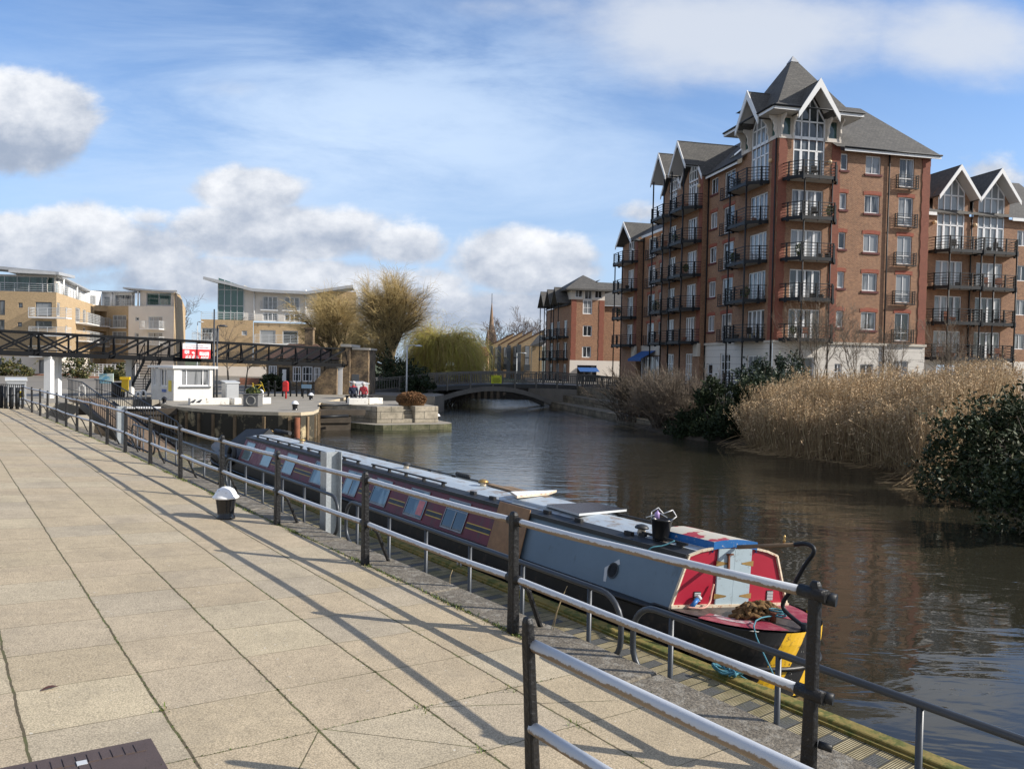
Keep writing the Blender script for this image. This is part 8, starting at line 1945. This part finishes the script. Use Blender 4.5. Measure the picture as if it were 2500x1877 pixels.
def branch(P, R, cnt, lr, ang, up, k=6, jit=.12, t0=.25, t1=1., rr=.55, lmin=0.):
    """children of polylines P (m,k0,3): cnt per parent"""
    m, k0, _ = P.shape; L_ = np.linalg.norm(np.diff(P, axis=1), axis=2).sum(1)
    pi = np.repeat(np.arange(m), cnt); t = RNG.uniform(t0, t1, len(pi)); x = t * (k0 - 1); i = np.minimum(x.astype(int), k0 - 2); f = (x - i)[:, None]
    S_ = P[pi, i] * (1 - f) + P[pi, i + 1] * f; T = unit(P[pi, i + 1] - P[pi, i]); rad = R[pi, i] * (1 - f[:, 0]) + R[pi, i + 1] * f[:, 0]
    rnd = RNG.normal(size=T.shape); perp = unit(rnd - T * (rnd * T).sum(1, keepdims=True)); a = RNG.normal(ang, ang * .3, len(pi))[:, None]
    D_ = unit(T * np.cos(a) + perp * np.sin(a) + np.array([0, 0, up])); ln = np.maximum(lmin, L_[pi] * lr * RNG.uniform(.6, 1.3, len(pi)) * (1.15 - .5 * t)) / (k - 1)
    Q = np.zeros((len(pi), k, 3)); Q[:, 0] = S_
    for j in range(1, k): D_ = unit(D_ + RNG.normal(size=D_.shape) * jit + np.array([0, 0, up * .15])); Q[:, j] = Q[:, j - 1] + D_ * ln[:, None]
    r0_ = np.minimum(rad * rr, rad * .9)
    return Q, r0_[:, None] * np.linspace(1, .35, k)[None, :]
M['bark'] = mk('grey_brown_bark', (.095, .075, .055), .9, var=.3, scale=3); M['bark_w'] = mk('willow_bark', (.14, .105, .055), .9, var=.3, scale=3)
M['twig_far'] = mk('far_twigs', (.13, .10, .085), .9, var=.2); M['twig'] = mk('bare_twigs', (.17, .135, .10), .9, var=.25, scale=2); M['twig_w'] = mk('willow_shoots', (.50, .37, .16), .8, var=.3, scale=1.5); M['twig_y'] = mk('willow_fronds', (.46, .42, .09), .75, var=.3, scale=1.5); M['twig_d'] = mk('willow_olive', (.36, .28, .12), .8, var=.3, scale=1.5)
def trunkline(b, h, lean=(0, 0), k=7, wig=.15):
    z = np.linspace(0, 1, k); P = np.zeros((1, k, 3)); P[0, :, 0] = b[0] + lean[0] * z * h + np.cumsum(RNG.normal(0, wig * .2, k)); P[0, :, 1] = b[1] + lean[1] * z * h; P[0, :, 2] = b[2] + z * h; P[0, 0, :2] = b[:2]; return P
def bare_tree(name, b, h, label, tr=.18, tmin=.012, cnt=(9, 5, 4, 3), mat='twig_far', group=None, spread=.6, stems=1, lean=0., cat='tree', bark=None, up=.12):
    e = emp(name, b, label, cat, group)
    Ps = np.concatenate([trunkline(b, h * RNG.uniform(.75, .95), (RNG.uniform(-1, 1) * .12 + lean + (i - stems / 2) * .12 * (stems > 1), 0), wig=.1) for i in range(stems)]); Rs = np.tile(np.linspace(tr, tr * .25, 7), (stems, 1))
    V, Q = tubes_np(Ps, Rs, 6); npmesh('trunk', V, Q, M[bark or mat], e, smooth=True)
    vs = []; qs = []; off = 0; P, R = Ps, Rs
    for lv, c in enumerate(cnt):
        P, R = branch(P, R, c, (.55, .6, .6, .6)[lv], spread, up, k=6 if lv < 2 else 4, t0=.28 if lv == 0 else .2, jit=.14)
        R = np.maximum(R, tmin); V, Q = tubes_np(P, R, 3); vs.append(V); qs.append(Q + off); off += len(V)
    npmesh('crown', np.concatenate(vs), np.concatenate(qs), M[mat], e); return e
# distant bare trees
gt = 'bare trees on the skyline'
for (u, vt, Y, lb) in ((418, 752, 150, 'bare winter tree between the two apartment blocks, left one'), (445, 738, 155, 'bare winter tree between the two apartment blocks, right one'), (1150, 815, 260, 'reddish bare tree left of the church spire'), (1186, 790, 300, 'bare tree just left of the church spire'), (1232, 783, 290, 'bare tree right of the church spire'), (1262, 784, 290, 'second bare tree right of the church spire, above the terrace roofs'), (1285, 783, 280, 'third bare tree right of the church spire, above the terrace roofs'), (1330, 796, 260, 'bare tree behind the slate roofed end house'), (1120, 822, 230, 'bare tree above the yellow willow')):
    t_ = PY(u, vt, Y); bare_tree('bare_tree', (t_.x, Y, -.3), t_.z + .3, lb, tr=.28, tmin=.028 * Y / 200, cnt=(10, 6, 5), group=gt, spread=.55)
for (u, vt, Y, lb) in ((560, 805, 70, 'small bare street tree behind the footbridge left of the cottage'), (600, 880, 68, 'low bare street tree left of the lock cottage'), (655, 880, 72, 'bare garden tree directly behind the lock cottage'), (512, 880, 75, 'thin bare tree behind the kiosk')):
    t_ = PY(u, vt, Y); bare_tree('bare_tree', (t_.x, Y, GZ), t_.z - GZ, lb, tr=.09, tmin=.011, cnt=(9, 5, 4), mat='twig', spread=.6)
# willows
def willow(b, h, rx, label, n_str, mat, droop, length, tr=.45, nl=10, crown=.62, mats=None, name='willow_tree', lift=.5, two=None, rl=None):
    """trunk > limbs > many thin curving shoots"""
    e = emp(name, b, label, 'tree', 'willow trees by the bridge')
    P0 = trunkline(b, h * .42, (RNG.uniform(-.1, .1), 0), wig=.25); R0 = np.linspace(tr, tr * .75, 7)[None]
    vs = []; qs = []; off = 0
    V, Q = tubes_np(P0, R0, 8); vs.append(V); qs.append(Q); off += len(V)
    P1 = np.zeros((nl, 8, 3)); R1 = np.zeros((nl, 8))
    for i in range(nl):
        a = 2.4 * i + RNG.uniform(-.3, .3); el = RNG.uniform(.05, 1.35); t = RNG.uniform(.1, 1); s = P0[0, 2] * (1 - t) + P0[0, 6] * t
        L_ = (h - (s[2] - b[2])) * RNG.uniform(.55, .80); hor = math.cos(el) * rx / h * 2.2; d = np.array([math.cos(a) * hor, math.sin(a) * hor * .8, math.sin(el) + .1]); d /= np.linalg.norm(d)
        L_ = min(L_, rx * .95 / max(.2, math.hypot(d[0], d[1])))
        P1[i, 0] = s
        for j in range(1, 8): d = d + RNG.normal(size=3) * .16 + np.array([0, 0, .06]); d /= np.linalg.norm(d); P1[i, j] = P1[i, j - 1] + d * L_ / 7
        R1[i] = np.linspace(tr * .44, tr * .10, 8)
    V, Q = tubes_np(P1, R1, 6); vs.append(V); qs.append(Q + off); off += len(V)
    P2, R2 = branch(P1, R1, 7, .55, .7, .15, k=6, t0=.3); R2 = np.maximum(R2, .02); V, Q = tubes_np(P2, R2, 4); vs.append(V); qs.append(Q + off); off += len(V)
    npmesh('trunk', np.concatenate(vs), np.concatenate(qs), M['bark_w'], e, smooth=True)
    src = np.concatenate([P2, P1[:, 2:]], 0); ns = len(src); cnt = n_str // ns
    pi = np.repeat(np.arange(ns), cnt); kk = RNG.integers(2, 6, len(pi)); S_ = src[pi, kk] + RNG.normal(size=(len(pi), 3)) * .12
    out_ = S_ - np.array([b[0], b[1], b[2] + h * crown * .8]); out_ = unit(out_ * np.array([1, 1, .6])); D_ = unit(out_ + RNG.normal(size=S_.shape) * .6 + np.array([0, 0, lift]))
    k = 7; ln = length * RNG.uniform(.45, 1.25, len(pi)) / (k - 1); Pst = np.zeros((len(pi), k, 3)); Pst[:, 0] = S_; dr = droop * RNG.uniform(.4, 1.5, len(pi))
    for j in range(1, k): D_ = unit(D_ + RNG.normal(size=D_.shape) * .10 + np.stack([0 * dr, 0 * dr, -dr * j / k], 1)); Pst[:, j] = Pst[:, j - 1] + D_ * ln[:, None]
    Pst[..., 2] = np.maximum(Pst[..., 2], b[2] + .15)
    Rst = .0135 * np.linspace(1, .45, k)[None, :] * RNG.uniform(.7, 1.2, len(pi))[:, None]
    V, Q = tubes_np(Pst, Rst, 3); mi = np.repeat(RNG.integers(0, len(mats), len(pi)), (k - 1) * 3)
    npmesh('crown', V, Q, [M[x] for x in mats], e, midx=mi); return e
def wp(u, vt, Y): t_ = PY(u, vt, Y); return (t_.x, Y, GZ), t_.z - GZ
b, h = wp(962, 664, 76.5); willow(b, h * .93, 3.2, 'large olive brown willow with dense winter shoots beside the arched bridge', 7800, None, .32, 2.0, tr=.62, nl=28, mats=['twig_w', 'twig_w', 'twig_d'], lift=.8)
b, h = wp(822, 676, 83); willow(b, h * .92, 3.3, 'golden brown willow behind the brick stair tower', 5200, None, .30, 1.9, tr=.55, nl=20, mats=['twig_w', 'twig_w', 'twig_d'], lift=.5)
b, h = wp(1082, 790, 86); willow(b, h * 1.0, 4.2, 'yellow green weeping willow with hanging fronds over the river', 7000, None, 1.5, 4.2, tr=.35, nl=14, mats=['twig_y', 'twig_y', 'twig_w'], lift=.1)
# evergreen mass and hedge under the willows, left bank
def shrub(name, b, r, label, n, size, mats, cat='shrub', shell=.35, group=None, stems=6):
    e = emp(name, b, label, cat, group); parts_ = []
    nb = int(16 + r[0] * 8); cs = []
    for i in range(nb):
        a = RNG.uniform(0, 6.28); q = RNG.uniform(0, 1) ** .6; zz = RNG.uniform(.15, 1.75) * (1 - .45 * q * q)
        cs.append((b[0] + math.cos(a) * q * r[0] * .85, b[1] + math.sin(a) * q * r[1] * .85, b[2] + r[2] * zz, RNG.uniform(.16, .40)))
    def cf(n):
        o = []
        for (x, y, z, s) in cs: o.append(ell((x, y, z), (r[0] * s, r[1] * s, min(r[2], r[0]) * s), shell)(int(n * .82) // nb))
        ns = int(n * .18) // 12; sp = RNG.integers(0, nb, ns)
        for i in sp:
            x, y, z, s = cs[i]; d = RNG.normal(size=3); d[2] = abs(d[2]) + .35; d /= np.linalg.norm(d); L_ = r[0] * s * RNG.uniform(1.0, 1.75)
            o.append(np.array([x, y, z]) + d * (L_ * np.linspace(.55, 1, 12))[:, None] + RNG.normal(size=(12, 3)) * .03)
        q = np.concatenate(o); return q[q[:, 2] > b[2]]
    leafcloud(n, cf, size, 'leaves', mats, e)
    P = np.concatenate([trunkline((b[0] + RNG.uniform(-.3, .3) * r[0], b[1] + RNG.uniform(-.3, .3) * r[1], b[2] - .2), r[2] * 1.5, (RNG.uniform(-.4, .4), RNG.uniform(-.3, .3))) for _ in range(stems)]); V, Q = tubes_np(P, np.tile(np.linspace(.05, .01, 7), (stems, 1)), 4); npmesh('stems', V, Q, M['bark'], e); return e
q = PY(960, 945, 66); shrub('evergreen_shrub', (q.x, 68, GZ), (3.6, 2, 1.5), 'dark evergreen bushes below the large willow', 9000, .10, [M['leaf_dk'], M['leaf_dk'], M['leaf_mid']])
q = PY(1015, 960, 62); shrub('evergreen_shrub', (q.x, 64.5, GZ - .6), (1.6, 1.5, 1.3), 'dark bush at the left end of the arched bridge', 4000, .09, [M['leaf_dk']])
M['hedge'] = mk('brown_hedge', (.24, .12, .05), .8, var=.3, scale=3); q = PZ(1000, 991, GZ)
e = emp('clipped_hedge', (q.x, q.y + .8, GZ), 'low rounded russet clipped hedge on the stone landing', 'hedge'); leafcloud(7000, lambda n: (lambda c: c[c[:, 2] > GZ])(ell((q.x, q.y + .8, GZ + .35), (.9, .62, .44), .8)(n)), .045, 'leaves', [M['hedge'], mk('hedge_dark', (.14, .075, .03), .8, var=.3, scale=3)], e)
mb = MB(); mb.lathe([(.75, 0), (.8, .27), (.7, .53), (.4, .66), (.05, .70)], (q.x, q.y + .8, GZ), 14, ax=1.0, ay=.65); mb.build('core', bpy.data.materials['hedge_dark'], e)
def twigbush(b, r, label, n, mat='twig', tmin=.008, cat='shrub', up=.3, sub=8, lean=(0, 0), grp=None):
    e = emp('bare_shrub', b, label, cat, grp); k = 6; S_ = np.array(b)[None] + RNG.uniform(-1, 1, (n, 3)) * np.array([r[0] * .5, r[1] * .5, .0]); a = RNG.uniform(0, 2 * np.pi, n); sp = RNG.uniform(.1, 1., n)
    D_ = unit(np.stack([np.cos(a) * sp * r[0] / r[2] + lean[0], np.sin(a) * sp * r[1] / r[2] + lean[1], np.ones(n) * 1.0], 1)); P = np.zeros((n, k, 3)); P[:, 0] = S_; ln = r[2] * RNG.uniform(.7, 1.1, n) / (k - 1)
    for j in range(1, k): D_ = unit(D_ + RNG.normal(size=D_.shape) * .16); P[:, j] = P[:, j - 1] + D_ * ln[:, None]
    R = np.linspace(.03, .012, k)[None] * np.ones((n, 1)); V, Q = tubes_np(P, R, 4); npmesh('stems', V, Q, M['bark'], e)
    P2, R2 = branch(P, R, sub, .5, .55, up * .5, k=5, t0=.2); R2 = np.maximum(R2, tmin); P3, R3 = branch(P2, R2, 4, .6, .5, up * .3, k=4, t0=.2); R3 = np.maximum(R3, tmin * .8)
    V, Q = tubes_np(P2, R2, 3); V3, Q3 = tubes_np(P3, R3, 3); npmesh('twigs', np.concatenate([V, V3]), np.concatenate([Q, Q3 + len(V)]), M[mat], e); return e
q = PY(1085, 985, 66); twigbush((q.x, 70, WATER), (2.4, 2, 2.2), 'tangled bare brown bush on the bank under the left end of the arch', 60)
q = PY(1110, 960, 84); twigbush((q.x, 86, WATER), (3, 2, 2.4), 'bare bush on the river bank beyond the arched bridge', 50)
# right bank: bare willow scrub, evergreen shrubs, saplings, reeds
g_ = 'bare shrubs on the right bank'
q = PZ(1625, 1058, WATER); twigbush((q.x + .8, q.y + 1.2, WATER + .2), (2.6, 2.2, 2.9), 'big rounded bare grey brown bush leaning over the water left of the dark evergreens', 130, 'twig', .010, sub=9, grp=g_, lean=(-.15, -.1))
q = PZ(1540, 1040, WATER); twigbush((q.x + .6, q.y + 1.5, WATER + .2), (2.4, 2, 2.7), 'darker bare bush beside the stepped river wall', 90, 'bark', .011, sub=9, grp=g_)
q = PZ(1735, 1078, WATER); shrub('evergreen_shrub', (q.x + .7, q.y + 1.6, WATER + .1), (1.9, 1.5, 1.75), 'dark glossy evergreen shrub at the left end of the reed bed', 11000, .075, [M['leaf_dk'], M['leaf_dk'], M['leaf_mid']])
q = PZ(1800, 1085, WATER); shrub('evergreen_shrub', (q.x + 1.6, q.y + 3.2, -.6), (1.7, 1.4, 1.6), 'dark evergreen shrub just behind the left reeds', 8000, .075, [M['leaf_dk'], M['leaf_mid']])
q = PZ(1770, 1084, WATER); shrub('evergreen_shrub', (q.x + .5, q.y + .9, WATER - .1), (1.5, 1.0, 1.25), 'low dark evergreen shrub drooping into the water beside the reeds', 7000, .07, [M['leaf_dk']])
q = PZ(1668, 1070, WATER); shrub('evergreen_shrub', (q.x + .5, q.y + .8, WATER - .1), (1.6, 1.0, .8), 'low dark ivy like shrub under the big bare bush', 5000, .07, [M['leaf_dk']])
q = PY(1850, 960, 47); shrub('variegated_shrub', (q.x, 46, .1), (2.1, 1.3, 1.75), 'grey green leafy shrub against the rendered base of the apartment building', 7000, .085, [M['leaf_dk'], mk('grey_green_leaf', (.10, .13, .085), .45, var=.3, scale=3)])
q = PY(1925, 950, 48); shrub('variegated_shrub', (q.x, 48.5, .2), (1.6, 1.2, 1.8), 'taller grey green shrub under the bare saplings', 5500, .085, [M['leaf_dk'], bpy.data.materials['grey_green_leaf']])
gs = 'bare saplings in front of the apartment building'
for (u, vt, Y, lb, st) in ((2000, 775, 46, 'many stemmed bare sapling in front of the brick tower balconies', 4), (2100, 790, 46.5, 'bare sapling in front of the rendered base, middle of three', 3), (2190, 825, 47, 'spreading bare sapling at the right end of the rendered base', 3), (2330, 815, 44, 'low bare sapling below the twin gabled wing', 3)):
    t_ = PY(u, vt, Y); bare_tree('bare_sapling', (t_.x, Y, .1), t_.z - .1, lb, tr=.04, tmin=.0055, cnt=(9, 6, 4), mat='twig', group=gs, spread=.5, stems=st, cat='sapling', bark='bark', up=.16)
q = PZ(2420, 1240, WATER); 
shrub('bramble_bush', (q.x + 1.0, q.y + .9, WATER - .1), (2.4, 1.7, 1.8), 'biggest dark glossy leaved bush hanging over the water at the end of the reeds', 26000, .062, [M['leaf_dk'], M['leaf_dk'], M['leaf_mid'], M['leaf_lt'] if False else M['leaf_mid'], bpy.data.materials.get('olive_leaf') or mk('olive_leaf', (.075, .075, .028), .6, var=.4, scale=3)], shell=.55)
q2 = PZ(2560, 1330, WATER); shrub('bramble_bush', (q2.x + .9, q2.y + .6, WATER - .1), (2.0, 1.6, 2.1), 'nearer dark leafy bush over the water beside the biggest one', 16000, .062, [M['leaf_dk'], M['leaf_dk'], M['leaf_mid'], M['leaf_lt'] if False else M['leaf_mid'], bpy.data.materials.get('olive_leaf') or mk('olive_leaf', (.075, .075, .028), .6, var=.4, scale=3)], shell=.55)
# reed bed: thousands of straw stems with feathery plumes, one object
def reeds():
    n = 34000; wlp = np.array([[p.x, p.y] for p in wl[2:8]]); seg = np.diff(wlp, axis=0); sl_ = np.linalg.norm(seg, axis=1); cum = np.concatenate([[0], np.cumsum(sl_)])
    t = RNG.uniform(0, cum[-1], n); i = np.clip(np.searchsorted(cum, t) - 1, 0, len(seg) - 1); f = ((t - cum[i]) / sl_[i])[:, None]; base = wlp[i] + seg[i] * f
    frac = (t / cum[-1]); dep = RNG.beta(.9, 1.3, n) * (9.5 - 4.5 * frac ** 2); base = base + np.array([.75, .66]) * (dep[:, None] + RNG.uniform(-.3, .2, (n, 1)))
    zb_ = np.interp(dep, [0, .15, 1.5, 4, 8, 12], [-1.5, -1.4, -.9, -.3, .2, .35])
    clump = np.sin(base[:, 0] * 1.7 + base[:, 1] * .9) * .35 + np.sin(base[:, 0] * .6 - base[:, 1] * 1.4) * .35 + np.sin(base[:, 0] * 4.1 + base[:, 1] * 3.3) * .25
    h = RNG.uniform(1.75, 2.75, n) + clump * .6 - .5 * frac; h = np.where(RNG.random(n) < .2, h * RNG.uniform(.4, .8, n), h); h = np.where(RNG.random(n) < .02, h * 1.18, h)
    edge = np.exp(-dep / .9); bent = RNG.random(n) < .05; la = RNG.normal(0, .06, n) + bent * RNG.normal(0, .5, n) - .30 * edge * RNG.uniform(.2, 1.6, n) * .75; lb = RNG.normal(0, .05, n) + bent * RNG.normal(0, .4, n) - .30 * edge * RNG.uniform(.2, 1.6, n) * .66
    end = np.clip((frac - .86) / .14, 0, 1); la = la - end * RNG.uniform(.1, .7, n) * .7; lb = lb + end * RNG.uniform(-.1, .3, n)
    wind = RNG.normal(.06, .05, n)
    k = 4; P = np.zeros((n, k, 3)); zz = np.linspace(0, 1, k)
    for j, z in enumerate(zz): P[:, j, 0] = base[:, 0] + (la + wind * .8 * z) * h * z; P[:, j, 1] = base[:, 1] + lb * h * z; P[:, j, 2] = zb_ + h * z * (1 - .12 * (la ** 2 + lb ** 2) * z * 2)
    w = RNG.uniform(.0045, .009, n); sa = RNG.uniform(-.9, .9, n); side = np.stack([np.cos(sa), np.sin(sa), 0 * sa], 1)
    wd = w[:, None] * np.array([1, 1, .8, .35])[None]
    V = np.stack([P - side[:, None] * wd[..., None], P + side[:, None] * wd[..., None]], 2).reshape(-1, 3); idx = np.arange(n * k * 2).reshape(n, k, 2)
    Q = np.stack([idx[:, :-1, 0], idx[:, :-1, 1], idx[:, 1:, 1], idx[:, 1:, 0]], -1).reshape(-1, 4); mi = np.repeat(RNG.integers(0, 3, n), k - 1)
    # leaves: two or three drooping blades per stem
    m = n; pi = RNG.integers(0, n, m); tt_ = RNG.uniform(.25, .85, m); s = P[pi, 0] + (P[pi, 3] - P[pi, 0]) * tt_[:, None]; a = RNG.uniform(0, 2 * np.pi, m); L_ = RNG.uniform(.2, .5, m); d = np.stack([np.cos(a), np.sin(a), 0 * a], 1); mid = s + d * (L_ * .5)[:, None] + np.array([0, 0, .10]); tip = s + d * L_[:, None] + np.stack([0 * a, 0 * a, -L_ * RNG.uniform(-.2, .6, m)], 1)
    sd_ = np.stack([-np.sin(a), np.cos(a), 0 * a], 1) * .007; V2 = np.stack([s - sd_, s + sd_, mid + sd_, mid - sd_, tip + sd_ * .2, tip - sd_ * .2], 1).reshape(-1, 3); i2 = np.arange(m * 6).reshape(m, 6) + len(V); Q2 = np.concatenate([i2[:, [0, 1, 2, 3]], i2[:, [3, 2, 4, 5]]]); mi2 = RNG.integers(0, 3, len(Q2))
    # plumes
    pm = np.where(RNG.random(n) < .42)[0]; pm = np.repeat(pm, 7); c = P[pm, 3] + np.stack([RNG.normal(.05, .035, len(pm)), RNG.normal(0, .03, len(pm)), RNG.uniform(-.24, .06, len(pm))], 1); u_ = unit(RNG.normal(size=(len(pm), 3)) + np.array([.4, 0, .9])); v_ = unit(np.cross(u_, RNG.normal(size=u_.shape))); sz = RNG.uniform(.035, .075, len(pm))[:, None]
    V3 = np.stack([c - u_ * sz, c - v_ * sz * .26, c + u_ * sz, c + v_ * sz * .26], 1).reshape(-1, 3); Q3 = np.arange(len(V3)).reshape(-1, 4) + len(V) + len(V2); mi3 = RNG.integers(3, 5, len(Q3))
    return np.concatenate([V, V2, V3]), np.concatenate([Q, Q2, Q3]), np.concatenate([mi, mi2, mi3])
V, Q, mi = reeds()
o = npmesh('reed_bed', V, Q, [mk('reed_straw', (.54, .415, .24), .75, var=.25, scale=2), mk('reed_tan', (.43, .31, .17), .8, var=.25, scale=2), mk('reed_brown', (.24, .16, .09), .8, var=.3, scale=2), mk('plume_buff', (.58, .43, .26), .85, var=.2, scale=3), mk('plume_brown', (.45, .31, .17), .85, var=.2, scale=3)], loc=tuple(V[0]), midx=mi); tag(o, kind='stuff')
# tangle of fallen stems along the waterline
P = []; 
for _ in range(420):
    i = random.randrange(1, 7); p = wl[i].lerp(wl[i + 1], random.random()); a = random.uniform(2.6, 4.6); L_ = random.uniform(.6, 2.2); s = p + Vector((.4, .35, random.uniform(.1, .7))); d = Vector((math.cos(a), math.sin(a) * .8, random.uniform(-.45, .25)))
    P.append([tuple(s + d * L_ * t + ZV * (-.35 * t * t * L_)) for t in (0, .33, .66, 1)])
P = np.array(P); P[..., 2] = np.maximum(P[..., 2], WATER + .02); V, Q = tubes_np(P, np.full(P.shape[:2], .009), 3); o = npmesh('fallen_reeds', V, Q, bpy.data.materials['reed_tan'], loc=tuple(V[0])); tag(o, kind='stuff')
# garden shrubs on the left
for (u, v, Y, r, lb) in ((195, 925, 86, (1.9, 1.2, 1.6), 'bronze green garden shrub by the white railings of the yellow block'), (285, 935, 80, (1.3, 1., 1.0), 'yellow green shrub behind the yellow bin'), (30, 915, 90, (2.5, 1.2, .9), 'low shrubs in front of the yellow brick block at the far left'), (655, 945, 62, (1.2, .9, .8), 'dark clipped shrub left of the cottage door')):
    q = PY(u, v, Y); shrub('garden_shrub', (q.x, Y, GZ - .1), r, lb, 2500, .12, [M['leaf_mid'], M['leaf_dk'] if u > 600 else mk('bronze_leaf_%d' % u, (.13, .11, .03), .6, var=.4)])
